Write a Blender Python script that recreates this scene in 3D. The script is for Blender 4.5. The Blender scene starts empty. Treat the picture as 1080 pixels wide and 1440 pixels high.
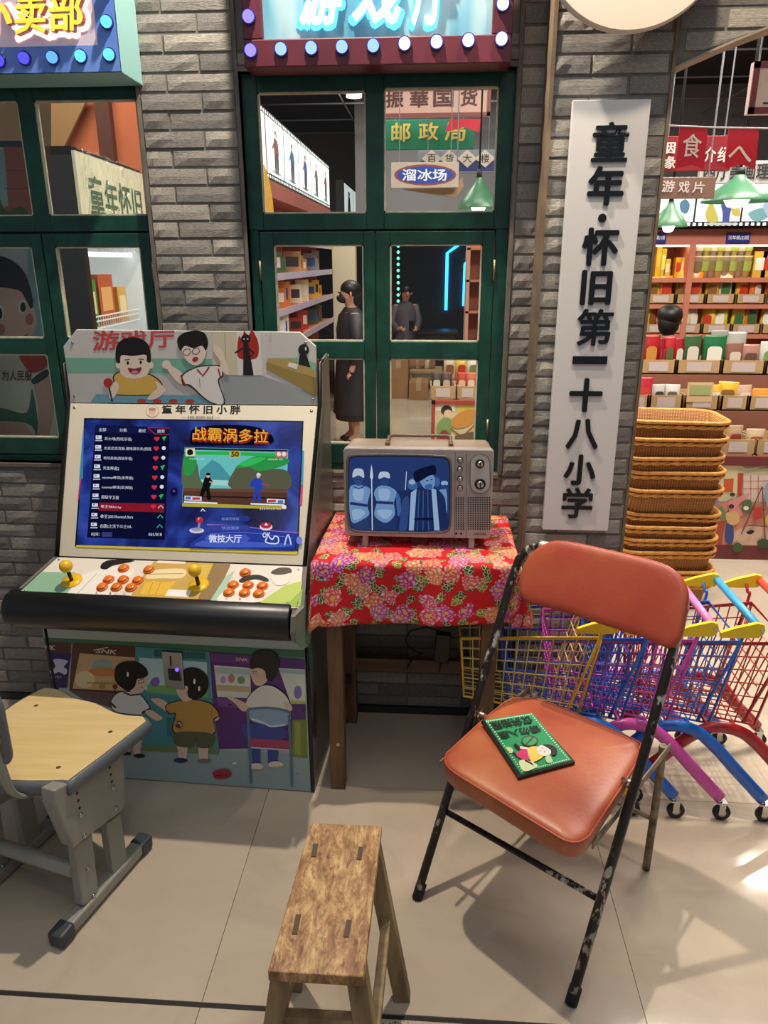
import bpy, bmesh, math, random
from mathutils import Vector, Matrix
random.seed(7)
S = bpy.context.scene
COL = S.collection
V = Vector
# ------------------------------------------------------------------ camera
F, PITCH, YAW, ROLL, HC = 1040.0, math.radians(18.7), math.radians(3.8), math.radians(-0.14), 1.6
_d = V((-math.sin(YAW)*math.cos(PITCH), math.cos(YAW)*math.cos(PITCH), -math.sin(PITCH)))
_r0 = V((math.cos(YAW), math.sin(YAW), 0)); _u0 = _r0.cross(_d)
_r = _r0*math.cos(ROLL)+_u0*math.sin(ROLL); _u = _u0*math.cos(ROLL)-_r0*math.sin(ROLL)
CAM = V((0, 0, HC))
cd = bpy.data.cameras.new('camera'); cam = bpy.data.objects.new('camera', cd); COL.objects.link(cam)
cd.sensor_fit = 'VERTICAL'; cd.sensor_height = 36; cd.lens = F/1440*36; cd.clip_start = .02; cd.clip_end = 100
cam.matrix_world = Matrix(((_r.x, _u.x, -_d.x, 0), (_r.y, _u.y, -_d.y, 0), (_r.z, _u.z, -_d.z, HC), (0, 0, 0, 1)))
S.camera = cam
# ------------------------------------------------------------------ world, light, exposure
S.view_settings.view_transform = 'Standard'; S.view_settings.look = 'None'
S.view_settings.gamma = 1; S.view_settings.use_curve_mapping = False
S.view_settings.exposure = -0.04
w = bpy.data.worlds.new('mall_air'); S.world = w; w.use_nodes = True
w.node_tree.nodes['Background'].inputs[0].default_value = (.80, .86, 1, 1)
w.node_tree.nodes['Background'].inputs[1].default_value = .20
def light(name, kind, loc, power, color=(1, 1, 1), target=None, size=.1, size_y=None, spot=None, blend=.5):
    l = bpy.data.lights.new(name, kind); l.energy = power; l.color = color
    if kind == 'AREA':
        l.shape = 'RECTANGLE'; l.size = size; l.size_y = size_y or size
    else: l.shadow_soft_size = size
    if spot: l.spot_size = math.radians(spot); l.spot_blend = blend
    o = bpy.data.objects.new(name, l); COL.objects.link(o); o.location = loc
    if target is not None: o.rotation_euler = (V(target)-V(loc)).to_track_quat('-Z', 'Y').to_euler()
    return o
CEIL = 3.3
# ceiling downlights in front of the facade (their housings are built with the ceiling)
DOWN = [(-.32, 2.0, 225, (1, .87, .72)), (.1, -.1, 20, (1, .9, .8))]
for x, y, p, c in DOWN:
    light('downlight', 'SPOT', (x, y, CEIL-.06), p, c, (x, y, 0), .03, spot=125, blend=.6)
light('pillar_spot', 'SPOT', (.62, 1.72, CEIL-.1), 105, (1, .82, .60), (.50, 2.26, 1.9), .04, spot=62, blend=.9)
# rows of ceiling panels: aisle behind the camera, and inside the shop
for y in (.9, -.9): light('aisle_panel_light', 'AREA', (.1, y, CEIL-.05), 17, (.93, .96, 1), (.1, y, 0), 3.4, 1.0)
for x, y, p in ((-1.9, 3.6, 40), (.2, 3.7, 30), (1.25, 3.0, 60), (2.85, 5.1, 32), (-.6, 5.4, 60), (1.9, 3.4, 80), (-.2, 7.3, 60), (.2, 9.6, 30)):
    light('shop_panel_light', 'AREA', (x, y, CEIL-.05), p, (1, .93, .82), (x, y, 0), .3 if x > 2.5 else 1.2, .2 if x > 2.5 else .5)

# ------------------------------------------------------------------ pixel (1080x1440) helpers: a direction plus the plane it meets
def ray(x, y): return _r*((x-540)/F) - _u*((y-720)/F) + _d
def gz(x, y, z=0.0): d = ray(x, y); return CAM + d*((z-HC)/d.z)
def gy(x, y, Y): d = ray(x, y); return CAM + d*(Y/d.y)
def gx(x, y, X): d = ray(x, y); return CAM + d*(X/d.x)
class Plane:
    def __init__(s, o, n): s.o = V(o); s.n = V(n).normalized()
    def at(s, x, y, off=0): d = ray(x, y); return CAM + d*((s.o-CAM).dot(s.n)/d.dot(s.n)) + s.n*off

# ------------------------------------------------------------------ materials
def lin(h):
    if isinstance(h, (tuple, list)): return tuple(h)[:3]
    c = [int(h[i:i+2], 16)/255 for i in (0, 2, 4)]
    return tuple(x/12.92 if x <= .04045 else ((x+.055)/1.055)**2.4 for x in c)
MATS = {}
def mat(name, color, rough=.5, metal=0, emit=0, trans=0, spec=.5, coat=0):
    if name in MATS: return MATS[name]
    m = bpy.data.materials.new(name); m.use_nodes = True
    b = m.node_tree.nodes['Principled BSDF']; c = lin(color)
    b.inputs['Base Color'].default_value = (*c, 1); b.inputs['Roughness'].default_value = rough
    b.inputs['Metallic'].default_value = metal; b.inputs['Specular IOR Level'].default_value = spec
    b.inputs['Coat Weight'].default_value = coat
    if emit: b.inputs['Emission Color'].default_value = (*c, 1); b.inputs['Emission Strength'].default_value = emit
    if trans: b.inputs['Transmission Weight'].default_value = trans
    MATS[name] = m; return m
def N(m, t, **kw):
    n = m.node_tree.nodes.new(t)
    for k, v in kw.items():
        if k in n.inputs: n.inputs[k].default_value = v
        else: setattr(n, k, v)
    return n
def L(m, a, b): m.node_tree.links.new(a, b)
def ramp(m, fac, stops):
    r = N(m, 'ShaderNodeValToRGB'); L(m, fac, r.inputs[0]); e = r.color_ramp.elements
    while len(e) < len(stops): e.new(.5)
    for i, (p, c) in enumerate(stops): e[i].position = p; e[i].color = (*lin(c), 1)
    return r.outputs[0]
def coords(m, scale=(1, 1, 1), kind='Object'):
    tc = N(m, 'ShaderNodeTexCoord'); mp = N(m, 'ShaderNodeMapping'); mp.inputs['Scale'].default_value = scale
    L(m, tc.outputs[kind], mp.inputs[0]); return mp.outputs[0]
def noisemat(name, stops, scale=8, rough=.5, detail=4, stretch=(1, 1, 1), bump=0, bscale=None, metal=0, distort=0, kind='Object', rr=None, spec=.5, coat=0):
    if name in MATS: return MATS[name]
    m = mat(name, 'ffffff', rough, metal, spec=spec, coat=coat); b = m.node_tree.nodes['Principled BSDF']
    co = coords(m, stretch, kind); n = N(m, 'ShaderNodeTexNoise', Scale=scale, Detail=detail, Distortion=distort); L(m, co, n.inputs['Vector'])
    L(m, ramp(m, n.outputs[0], stops), b.inputs['Base Color'])
    if bump:
        n2 = N(m, 'ShaderNodeTexNoise', Scale=bscale or scale*2, Detail=5); L(m, co, n2.inputs['Vector'])
        bp = N(m, 'ShaderNodeBump', Strength=bump, Distance=.01); L(m, n2.outputs[0], bp.inputs['Height']); L(m, bp.outputs[0], b.inputs['Normal'])
    if rr:
        mr = N(m, 'ShaderNodeMapRange'); L(m, n.outputs[0], mr.inputs[0]); mr.inputs[3].default_value, mr.inputs[4].default_value = rr; L(m, mr.outputs[0], b.inputs['Roughness'])
    return m
def glow(name, color, strength):
    if name in MATS: return MATS[name]
    m = bpy.data.materials.new(name); m.use_nodes = True; nt = m.node_tree; nt.nodes.remove(nt.nodes['Principled BSDF'])
    e = N(m, 'ShaderNodeEmission'); e.inputs[0].default_value = (*lin(color), 1); e.inputs[1].default_value = strength
    L(m, e.outputs[0], nt.nodes['Material Output'].inputs[0]); MATS[name] = m; return m
def paint(h, rough=.45): return mat('print_'+h, h, rough)
def lit(h, s=1.0): return glow('lit_%s_%g' % (h, s), h, s)

# ------------------------------------------------------------------ mesh builder
WM = {}
class MB:
    def __init__(s): s.v = []; s.f = []; s.m = []; s.sm = []
    def add(s, vs, fs, m=0, sm=False):
        k = len(s.v); s.v += [V(p) for p in vs]
        for f in fs: s.f.append([i+k for i in f]); s.m.append(m); s.sm.append(sm)
        return s
    def box(s, c, d, R=None, m=0, top=1.0):
        c = V(c); x, y, z = d[0]/2, d[1]/2, d[2]/2; P = []
        for dz in (-1, 1):
            k = top if dz > 0 else 1
            for dx, dy in ((-1, -1), (1, -1), (1, 1), (-1, 1)): P.append(V((dx*x*k, dy*y*k, dz*z)))
        if R is not None: P = [R @ p for p in P]
        return s.add([c+p for p in P], [(3, 2, 1, 0), (4, 5, 6, 7), (0, 1, 5, 4), (1, 2, 6, 5), (2, 3, 7, 6), (3, 0, 4, 7)], m)
    def bb(s, a, b, m=0):
        a, b = V(a), V(b); return s.box((a+b)/2, [abs(q) for q in (b-a)], m=m)
    def bar(s, a, b, w, h, up=(0, 0, 1), m=0):
        a, b = V(a), V(b); z = (b-a).normalized(); x = V(up).cross(z)
        if x.length < 1e-4: x = V((1, 0, 0)).cross(z)
        x.normalize(); y = z.cross(x); R = Matrix((x, y, z)).transposed()
        return s.box((a+b)/2, (w, h, (b-a).length), R, m)
    def prism(s, pts, ext, m=0, sm=False, m2=None):
        n = len(pts); pts = [V(p) for p in pts]; ext = V(ext)
        nn = V((0, 0, 0))
        for i in range(n): nn += pts[i].cross(pts[(i+1) % n])
        if nn.dot(ext) > 0: pts = pts[::-1]
        s.add(pts+[p+ext for p in pts], [list(range(n)), list(range(2*n-1, n-1, -1))], m)
        k = len(s.v)-2*n
        for i in range(n):
            j = (i+1) % n; s.f.append([k+i, k+n+i, k+n+j, k+j]); s.m.append(m if m2 is None else m2); s.sm.append(sm)
        return s
    def tube(s, path, r, seg=8, closed=False, m=0, caps=True, flat=None):
        path = [V(p) for p in path]; n = len(path); rs = r if isinstance(r, (list, tuple)) else [r]*n
        T = []
        for i in range(n):
            a = path[(i-1) % n] if (closed or i > 0) else path[i]; b = path[(i+1) % n] if (closed or i < n-1) else path[i]
            T.append((b-a).normalized())
        up = V((0, 0, 1)) if abs(T[0].z) < .9 else V((0, 1, 0))
        x = T[0].cross(up).normalized(); vs = []
        for i in range(n):
            if i: x = (x - T[i]*x.dot(T[i])).normalized()
            y = T[i].cross(x)
            for k in range(seg):
                a = 2*math.pi*(k+.5)/seg; kx, ky = (1, 1) if flat is None else flat
                vs.append(path[i] + x*(math.cos(a)*rs[i]*kx) + y*(math.sin(a)*rs[i]*ky))
        fs = []
        for i in range(n if closed else n-1):
            j = (i+1) % n
            for k in range(seg): q = (k+1) % seg; fs.append((i*seg+k, i*seg+q, j*seg+q, j*seg+k))
        s.add(vs, fs, m, seg > 5)
        if caps and not closed:
            k = len(s.v)-n*seg; s.f += [list(range(k+seg-1, k-1, -1)), list(range(k+(n-1)*seg, k+n*seg))]; s.m += [m, m]; s.sm += [False, False]
        return s
    def lathe(s, prof, o=(0, 0, 0), axis=(0, 0, 1), seg=16, m=0, sm=True, caps=True):
        o = V(o); z = V(axis).normalized(); x = z.orthogonal().normalized(); y = z.cross(x); vs = []
        for r, h in prof:
            for k in range(seg): a = 2*math.pi*k/seg; vs.append(o+z*h+x*(math.cos(a)*r)+y*(math.sin(a)*r))
        fs = [(i*seg+k, i*seg+(k+1) % seg, (i+1)*seg+(k+1) % seg, (i+1)*seg+k) for i in range(len(prof)-1) for k in range(seg)]
        s.add(vs, fs, m, sm)
        if caps:
            k = len(s.v)-len(prof)*seg; s.f += [list(range(k+seg-1, k-1, -1)), list(range(k+(len(prof)-1)*seg, k+len(prof)*seg))]; s.m += [m, m]; s.sm += [False, False]
        return s
    def ball(s, c, r, seg=12, rings=8, m=0, sc=(1, 1, 1), R=None):
        c = V(c); vs = []
        for i in range(rings+1):
            t = math.pi*i/rings
            for k in range(seg):
                a = 2*math.pi*k/seg; p = V((math.sin(t)*math.cos(a)*sc[0], math.sin(t)*math.sin(a)*sc[1], math.cos(t)*sc[2]))*r
                vs.append(c+(R @ p if R is not None else p))
        fs = [(i*seg+k, (i+1)*seg+k, (i+1)*seg+(k+1) % seg, i*seg+(k+1) % seg) for i in range(rings) for k in range(seg)]
        return s.add(vs, fs, m, True)
    def build(s, name, mats, parent=None, bevel=0, sub=0, seg=2):
        me = bpy.data.meshes.new(name); vs = s.v
        if parent is not None:
            iv = WM[parent.name].inverted(); vs = [iv @ p for p in vs]
        me.from_pydata([tuple(p) for p in vs], [], s.f)
        if not isinstance(mats, (list, tuple)): mats = [mats]
        for q in mats: me.materials.append(q)
        me.polygons.foreach_set('material_index', s.m); me.polygons.foreach_set('use_smooth', s.sm); me.update()
        o = bpy.data.objects.new(name, me); COL.objects.link(o); o.parent = parent
        WM[o.name] = WM[parent.name].copy() if parent is not None else Matrix()
        if bevel:
            md = o.modifiers.new('bevel', 'BEVEL'); md.width = bevel; md.segments = seg; md.limit_method = 'ANGLE'; md.angle_limit = .6
        if sub:
            md = o.modifiers.new('smooth', 'SUBSURF'); md.levels = md.render_levels = sub
        return o
def tag(o, label, cat, group=None):
    o['label'] = label; o['category'] = cat
    if group: o['group'] = group
    return o
def thing(name, label, cat, loc=(0, 0, 0), rz=0, group=None):
    o = bpy.data.objects.new(name, None); COL.objects.link(o); o.location = loc; o.rotation_euler = (0, 0, rz); o.empty_display_size = .05
    WM[o.name] = Matrix.Translation(loc) @ Matrix.Rotation(rz, 4, 'Z'); return tag(o, label, cat, group)
def struct(o): o['kind'] = 'structure'; return o
def stuff(o): o['kind'] = 'stuff'; return o
def copytree(o, parent=None, loc=None, rz=None):
    c = o.copy(); COL.objects.link(c); c.parent = parent
    if loc is not None: c.location = loc
    if rz is not None: c.rotation_euler = (0, 0, rz)
    for ch in list(o.children): copytree(ch, c)
    return c
def piece(me, name, parent, loc, rz=0, scale=(1, 1, 1), rot=None):
    o = bpy.data.objects.new(name, me); COL.objects.link(o); o.parent = parent; o.location = loc; o.scale = scale
    o.rotation_euler = rot if rot else (0, 0, rz); return o
def arc(c, r, a0, a1, n, ex, ey):
    return [V(c)+V(ex)*(r*math.cos(math.radians(a0+(a1-a0)*i/n)))+V(ey)*(r*math.sin(math.radians(a0+(a1-a0)*i/n))) for i in range(n+1)]
def rrect(w, h, r, n=5):
    P = []
    for cx, cy, a in ((w/2-r, h/2-r, 0), (-w/2+r, h/2-r, 90), (-w/2+r, -h/2+r, 180), (w/2-r, -h/2+r, 270)):
        for i in range(n+1): t = math.radians(a+90*i/n); P.append((cx+r*math.cos(t), cy+r*math.sin(t)))
    return P
def smooth(pts, n=4, closed=True):
    m = len(pts); out = []
    for i in range(m if closed else m-1):
        p = [V(pts[(i+k) % m] if closed else pts[min(max(i+k, 0), m-1)]) for k in (-1, 0, 1, 2)]
        for k in range(n):
            t = k/n; out.append(.5*((2*p[1])+(p[2]-p[0])*t+(2*p[0]-5*p[1]+4*p[2]-p[3])*t*t+(3*p[1]-p[0]-3*p[2]+p[3])*t*t*t))
    if not closed: out.append(V(pts[-1]))
    return out

# ------------------------------------------------------------------ lettering and flat print
_TX = {}
def glyphs(text, bold=0.0, shear=0.0, ext=0.0):
    k = (text, bold, shear, ext)
    if k not in _TX:
        c = bpy.data.curves.new('lettering', 'FONT'); c.body = text; c.shear = shear; c.resolution_u = 2; c.extrude = ext
        o = bpy.data.objects.new('lettering', c); me = bpy.data.meshes.new_from_object(o)
        vs = [v.co.copy() for v in me.vertices]; fs = [list(p.vertices) for p in me.polygons]
        bpy.data.objects.remove(o); bpy.data.curves.remove(c); bpy.data.meshes.remove(me)
        x0, x1 = min(v.x for v in vs), max(v.x for v in vs); y0, y1 = min(v.y for v in vs), max(v.y for v in vs)
        if bold:   # heavier stroke: the same outline struck several times
            nv = len(vs); V0 = list(vs); F0 = list(fs); b2 = bold*.7
            for dx, dy in ((bold, 0), (-bold, 0), (0, bold), (0, -bold), (b2, b2), (-b2, b2), (b2, -b2), (-b2, -b2)):
                kk = len(vs); vs = vs+[V((v.x+dx, v.y+dy, v.z)) for v in V0]; fs = fs+[[i+kk for i in f] for f in F0]
        nb_ = len(vs)//9 if bold else len(vs); _TX[k] = ([((v.x-x0)/(x1-x0), (v.y-y0)/(y1-y0), v.z, i//nb_) for i, v in enumerate(vs)], fs)
    return _TX[k]
def put_text(mb, text, quad, m=0, bold=.02, shear=0, n=None, ext=0):
    """lettering stretched over quad = four points TL, TR, BR, BL; ext = half depth along n"""
    tl, tr, br, bl = [V(q) for q in quad]; vs, fs = glyphs(text, bold, shear, .05 if ext else 0)
    fn = (br-bl).cross(tl-bl).normalized()*4e-5   # strikes lie a hair above each other
    mb.add([(bl*(1-x)+br*x)*(1-y)+(tl*(1-x)+tr*x)*y+fn*k+(V(n)*(z/.05*ext) if ext else V((0, 0, 0))) for x, y, z, k in vs], fs, m)
def rect_text(mb, text, o, ex, ey, w, h, m=0, bold=.02, shear=0, n=None, ext=0):
    o, ex, ey = V(o), V(ex), V(ey)
    put_text(mb, text, (o+ey*h, o+ex*w+ey*h, o+ex*w, o), m, bold, shear, n, ext)
def art(name, parent, at, items, view=(0, 0, 1), step=.00025, emit=0, base=.0006, rough=.45, sy=None):
    """flat print: items in drawing order; at(x,y,off) maps a drawing coordinate to the surface"""
    mb = MB(); cols = []; x0, y0, s = view; sy = sy or s; lift = 0; SO = 0 if emit else 4e-5
    for i, it in enumerate(items):
        c, kind = it[0], it[1]; off = base+step*i+lift
        if c not in cols: cols.append(c)
        ci = cols.index(c); q = lambda x, y, k=0: at(x0+x*s, y0+y*sy, off+k*SO)
        if kind in 'pP':
            pts = [(it[2][k], it[2][k+1], 0) for k in range(0, len(it[2]), 2)]
            if kind == 'P': pts = smooth(pts, 4)
            mb.add([q(p[0], p[1]) for p in pts], [list(range(len(pts)))], ci)
        elif kind == 'e':
            cx, cy, rx, ry = it[2:6]; a0 = math.radians(it[6]) if len(it) > 6 else 0; n = 20; P = []
            for k in range(n):
                a = 2*math.pi*k/n; ux, uy = rx*math.cos(a), ry*math.sin(a)
                P.append(q(cx+ux*math.cos(a0)-uy*math.sin(a0), cy+ux*math.sin(a0)+uy*math.cos(a0)))
            mb.add(P, [list(range(n))], ci)
        elif kind == 'r':
            a, b, c2, d2 = it[2:6]; mb.add([q(a, b), q(c2, b), q(c2, d2), q(a, d2)], [(0, 1, 2, 3)], ci)
        elif kind in 'lL':
            wd = it[2]/2; pts = [V((it[3][k], it[3][k+1], 0)) for k in range(0, len(it[3]), 2)]
            if kind == 'L': pts = smooth(pts, 4, False)
            A, B = [], []
            for k, p in enumerate(pts):
                t = (pts[min(k+1, len(pts)-1)]-pts[max(k-1, 0)]).normalized(); nn = V((-t.y, t.x, 0))*wd
                A.append(q(*(p+nn)[:2])); B.append(q(*(p-nn)[:2]))
            n = len(pts); mb.add(A+B, [(k, k+1, n+k+1, n+k) for k in range(n-1)], ci)
        elif kind == 't':
            txt, a, b, c2, d2 = it[2:7]; bo = it[7] if len(it) > 7 else .02; vs, fs = glyphs(txt, bo)
            sl = it[8] if len(it) > 8 else 0
            mb.add([q(a+(c2-a)*x, d2+(b-d2)*y+sl*x, k) for x, y, z, k in vs], fs, ci); lift += 8*SO if bo else 0
        elif kind == 'T':   # quad text: TL,TR,BR,BL
            txt, qd = it[2], it[3]; bo = it[4] if len(it) > 4 else .02; vs, fs = glyphs(txt, bo)
            P = [V((qd[k], qd[k+1], 0)) for k in (0, 2, 4, 6)]
            for_pts = []
            for x, y, z, k in vs:
                p = (P[3]*(1-x)+P[2]*x)*(1-y)+(P[0]*(1-x)+P[1]*x)*y; for_pts.append(q(p.x, p.y, k))
            mb.add(for_pts, fs, ci); lift += 8*SO if bo else 0
    ms = [lit(c, emit) if emit else paint(c, rough) for c in cols]
    return mb.build(name, ms, parent)
# ================================================================== STRUCTURE
WY, PY = 2.382, 2.262          # brick face of the facade, brick face of the pillar
FW = 2.412                     # face of the window frames
CR, Z0 = .0499, .0245          # brick course and its phase
def brickmat():
    m = mat('brick_grey', 'ffffff', .82); b = m.node_tree.nodes['Principled BSDF']
    oi = N(m, 'ShaderNodeObjectInfo'); co = coords(m, (1, 1, 1)); n = N(m, 'ShaderNodeTexNoise', Scale=14, Detail=6); L(m, co, n.inputs['Vector'])
    c1 = ramp(m, oi.outputs['Random'], [(0, '84817c'), (.3, '98948e'), (.7, 'ada89f'), (1, 'c4beb3')])
    c2 = ramp(m, n.outputs[0], [(.25, '8a8885'), (.75, 'ffffff')])
    mx = N(m, 'ShaderNodeMix', data_type='RGBA', blend_type='MULTIPLY'); mx.inputs[0].default_value = .7
    L(m, c1, mx.inputs[6]); L(m, c2, mx.inputs[7]); L(m, mx.outputs[2], b.inputs['Base Color'])
    n2 = N(m, 'ShaderNodeTexNoise', Scale=9, Detail=8, Roughness=.62, Distortion=1.2); mp = N(m, 'ShaderNodeMapping'); L(m, co, mp.inputs[0])
    L(m, oi.outputs['Random'], mp.inputs['Location']); mp.inputs['Scale'].default_value = (1, 1, 2.2); L(m, mp.outputs[0], n2.inputs['Vector'])
    bp = N(m, 'ShaderNodeBump', Strength=.5, Distance=.010); L(m, n2.outputs[0], bp.inputs['Height']); L(m, bp.outputs[0], b.inputs['Normal'])
    return m
BRK = brickmat()
MORTAR = noisemat('mortar_grey', [(.3, '6a6762'), (.7, '7a766f')], 30, .9)
def brick_mesh(seed):
    """unit brick: x 0..1, z 0..1, front at y=0 with an uneven cleft face, depth towards +y 0.014"""
    r = random.Random(seed); mb = MB(); nx, nz = 4, 2; vs = []; fs = []
    for j in range(nz+1):
        for i in range(nx+1):
            e = i in (0, nx) or j in (0, nz)
            vs.append((min(max(i/nx, .012), .988), .0025 if e else r.uniform(-.003, .002), min(max(j/nz, .05), .95)))
    for j in range(nz):
        for i in range(nx): a = j*(nx+1)+i; fs.append((a, a+1, a+nx+2, a+nx+1))
    ring = [i for i in range(nx+1)]+[(j+1)*(nx+1)-1 for j in range(1, nz+1)]+[nz*(nx+1)+i for i in range(nx-1, -1, -1)]+[j*(nx+1) for j in range(nz-1, 0, -1)]
    k = len(vs)
    for q in ring: x, y, z = vs[q]; vs.append((0 if x < .05 else 1 if x > .95 else x, .016, 0 if z < .1 else 1 if z > .9 else z))
    for i in range(len(ring)): j = (i+1) % len(ring); fs.append((ring[j], ring[i], k+i, k+j))
    me = bpy.data.meshes.new('brick'); me.from_pydata(vs, [], fs); me.materials.append(BRK); me.update(); return me
BM = [brick_mesh(i) for i in range(8)]
def lay(wall, x0, x1, z0, z1, y, xj=-.685, pitch=.204, cut=None, rz=0, ox=0):
    k0 = int(math.floor((z0-Z0)/CR)); k1 = int(math.ceil((z1-Z0)/CR))
    for k in range(k0, k1):
        za, zb = max(Z0+k*CR, z0), min(Z0+(k+1)*CR-.0045, z1)
        if zb-za < .012: continue
        off = xj+(pitch/2 if k % 2 else 0); i = math.floor((x0-off)/pitch)
        while off+i*pitch < x1:
            a, b = max(off+i*pitch, x0), min(off+(i+1)*pitch-.0045, x1); i += 1
            if b-a < .015: continue
            if cut and zb < cut((a+b)/2)+.01: continue
            if cut and za < cut((a+b)/2)+.012:
                za2 = cut((a+b)/2); me = random.choice(BM).copy()
                for v in me.vertices:
                    zz = za+v.co.z*(zb-za); lo = min(cut(a+v.co.x*(b-a))+.001, zb-.002); v.co.z = (max(zz, lo)-za)/(zb-za)
                piece(me, 'brick', wall, (a, y, za), 0, (b-a, 1, zb-za)); continue
            piece(random.choice(BM), 'brick', wall, (a, y+random.uniform(-.002, .002), za), 0, (b-a, 1, zb-za))
# facade wall with its two window openings
W1 = (-.576, .220, .93, 2.118); W2 = (-1.66, -.880, .945, 2.110); TOP = 2.75
mb = MB(); y0, y1 = WY+.006, WY+.10
for a, b, c, d in ((-3.2, W2[0], 0, TOP), (W2[1], W1[0], 0, TOP), (W1[1], .32, 0, TOP), (W2[0], W2[1], 0, W2[2]), (W2[0], W2[1], W2[3], TOP), (W1[0], W1[1], 0, W1[2]), (W1[0], W1[1], W1[3], TOP)):
    mb.bb((a, y0, c), (b, y1, d))
wall = struct(mb.build('wall_back', MORTAR)); wall['label'] = 'grey brick shop facade with green windows'
lay(wall, W2[1]+.012, W1[0]-.012, 1.0, 2.42, WY)
lay(wall, -1.9, -.80, .03, W2[2]-.012, WY)
lay(wall, -.40, .30, .03, W1[2]-.012, WY)
lay(wall, W1[1]+.014, .30, W1[2]-.012, 2.42, WY)
lay(wall, W2[1]-.30, W2[1]+.012, W2[3]+.01, 2.30, WY); lay(wall, W1[0]-.012, W1[1]+.014, W1[3]+.016, 2.2, WY)
TRIM = noisemat('weathered_trim', [(.3, '5d564e'), (.7, '7a7067')], 20, .8)
mb = MB()
for x in (W2[1]+.005, W1[0]-.005, W1[1]+.007): mb.bb((x-.005, WY-.002, .93), (x+.005, WY+.09, TOP))
for w_ in (W1, W2): mb.bb((w_[0], WY-.004, w_[2]-.012), (w_[1], WY+.09, w_[2])); mb.bb((w_[0], WY-.004, w_[3]), (w_[1], WY+.09, w_[3]+.012))
struct(mb.build('trim_1', TRIM))
mb = MB(); mb.bb((-1.9, WY-.006, 0), (.30, WY+.006, .028)); struct(mb.build('baseboard_back', mat('baseboard_dark', '2e2d2c', .6)))
# brick pillar
mb = MB(); mb.bb((.301, PY+.006, 0), (.618, WY+.10, TOP)); pil = struct(mb.build('wall_pillar', MORTAR))
lay(pil, .303, .612, .03, 2.45, PY, xj=.303)
mb = MB()
mb.bb((.296, PY-.003, 0), (.3065, WY+.0, TOP)); mb.bb((.611, PY-.003, 0), (.6195, WY+.10, TOP))
struct(mb.build('trim_2', noisemat('corner_strip', [(.3, '6b5a48'), (.7, '84725c')], 14, .8)))
# arch wall to the right
AR, ACX, ASZ = 2.13, 1.515, 2.082
AZ = ASZ-math.sqrt(AR*AR-.9**2)
arch = lambda x: AZ+math.sqrt(max(AR*AR-(x-ACX)**2, .01))
AY = PY+.004
mb = MB(); n = 24; xs = [.6185+1.79*i/n for i in range(n+1)]
low = [(x, AY+.006, arch(x)) for x in xs]; pts = low+[(xs[-1], AY+.006, TOP), (xs[0], AY+.006, TOP)]
mb.prism(pts, (0, .118, 0)); mb.bb((xs[-1], AY+.006, 0), (2.75, AY+.124, TOP))
aw = struct(mb.build('wall_arch', MORTAR)); lay(aw, .622, 1.4, 2.08, 2.42, AY, xj=.64, cut=arch)
mb = MB()
for i in range(n):
    a, b = xs[i], xs[i+1]
    mb.add([(a, AY+.001, arch(a)), (b, AY+.001, arch(b)), (b, AY+.124, arch(b)), (a, AY+.124, arch(a)), (a, AY+.001, arch(a)-.006), (b, AY+.001, arch(b)-.006), (b, AY+.124, arch(b)-.006), (a, AY+.124, arch(a)-.006)],
           [(0, 1, 2, 3), (7, 6, 5, 4), (4, 5, 1, 0), (3, 2, 6, 7)])
struct(mb.build('trim_3', noisemat('arch_render', [(.3, '978a7a'), (.7, 'aa9d8c')], 12, .85)))

# floor of large polished tiles with a dark track groove in front of the shop
mb = MB(); mb.bb((-4.2, -3, -.06), (5.2, 14, -.008)); fl = struct(mb.build('floor', mat('joint_grey', 'a0968a', .7)))
def tilemat():
    m = mat('polished_tile', 'ffffff', .16, spec=.4); b = m.node_tree.nodes['Principled BSDF']
    tc = N(m, 'ShaderNodeTexCoord'); oi = N(m, 'ShaderNodeObjectInfo'); ad = N(m, 'ShaderNodeVectorMath', operation='ADD'); L(m, tc.outputs['Object'], ad.inputs[0]); L(m, oi.outputs['Random'], ad.inputs[1])
    n = N(m, 'ShaderNodeTexNoise', Scale=2.6, Detail=7, Roughness=.6, Distortion=.8); L(m, ad.outputs[0], n.inputs['Vector'])
    L(m, ramp(m, n.outputs[0], [(.3, 'b9aa97'), (.5, 'c0b19e'), (.72, 'b1a390')]), b.inputs['Base Color'])
    n2 = N(m, 'ShaderNodeTexNoise', Scale=30, Detail=4); L(m, ad.outputs[0], n2.inputs['Vector'])
    mr = N(m, 'ShaderNodeMapRange'); L(m, n2.outputs[0], mr.inputs[0]); mr.inputs[3].default_value = .05; mr.inputs[4].default_value = .10; L(m, mr.outputs[0], b.inputs['Roughness'])
    return m
TM = tilemat()
mb = MB(); mb.bb((0, 0, -.008), (1, 1, 0)); t0 = mb.build('tile', TM); me = t0.data; bpy.data.objects.remove(t0)
ys = [(-2.8, -1.8), (-1.8, -.8), (-.8, .2), (.2, 1.198)]
ys = [(a+.0008, b-.0008) for a, b in ys]+[(1.2105, 1.9592)]+[(1.9608+i, 2.9592+i) for i in range(12)]
for a, b in ys:
    for i in range(-4, 5): piece(me, 'tile', fl, (i+.5-1+.0008, a, 0), 0, (.9984, b-a, 1))
mb = MB(); mb.bb((-3.9, 1.199, -.008), (4.5, 1.2095, -.003)); mb.build('track_groove', mat('groove_black', '1b1815', .7), fl)
# grime along the groove under the stool
mb = MB(); rg = random.Random(3)
for i in range(70):
    x = rg.uniform(-.27, -.02); y = 1.196-abs(rg.gauss(0, .012)); r_ = rg.uniform(.0008, .003)
    mb.lathe([(r_, 0), (r_*.4, .0008)], (x, y, 0), seg=5)
stuff(mb.build('grime', mat('grime', '3f392f', .9), fl))

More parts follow.
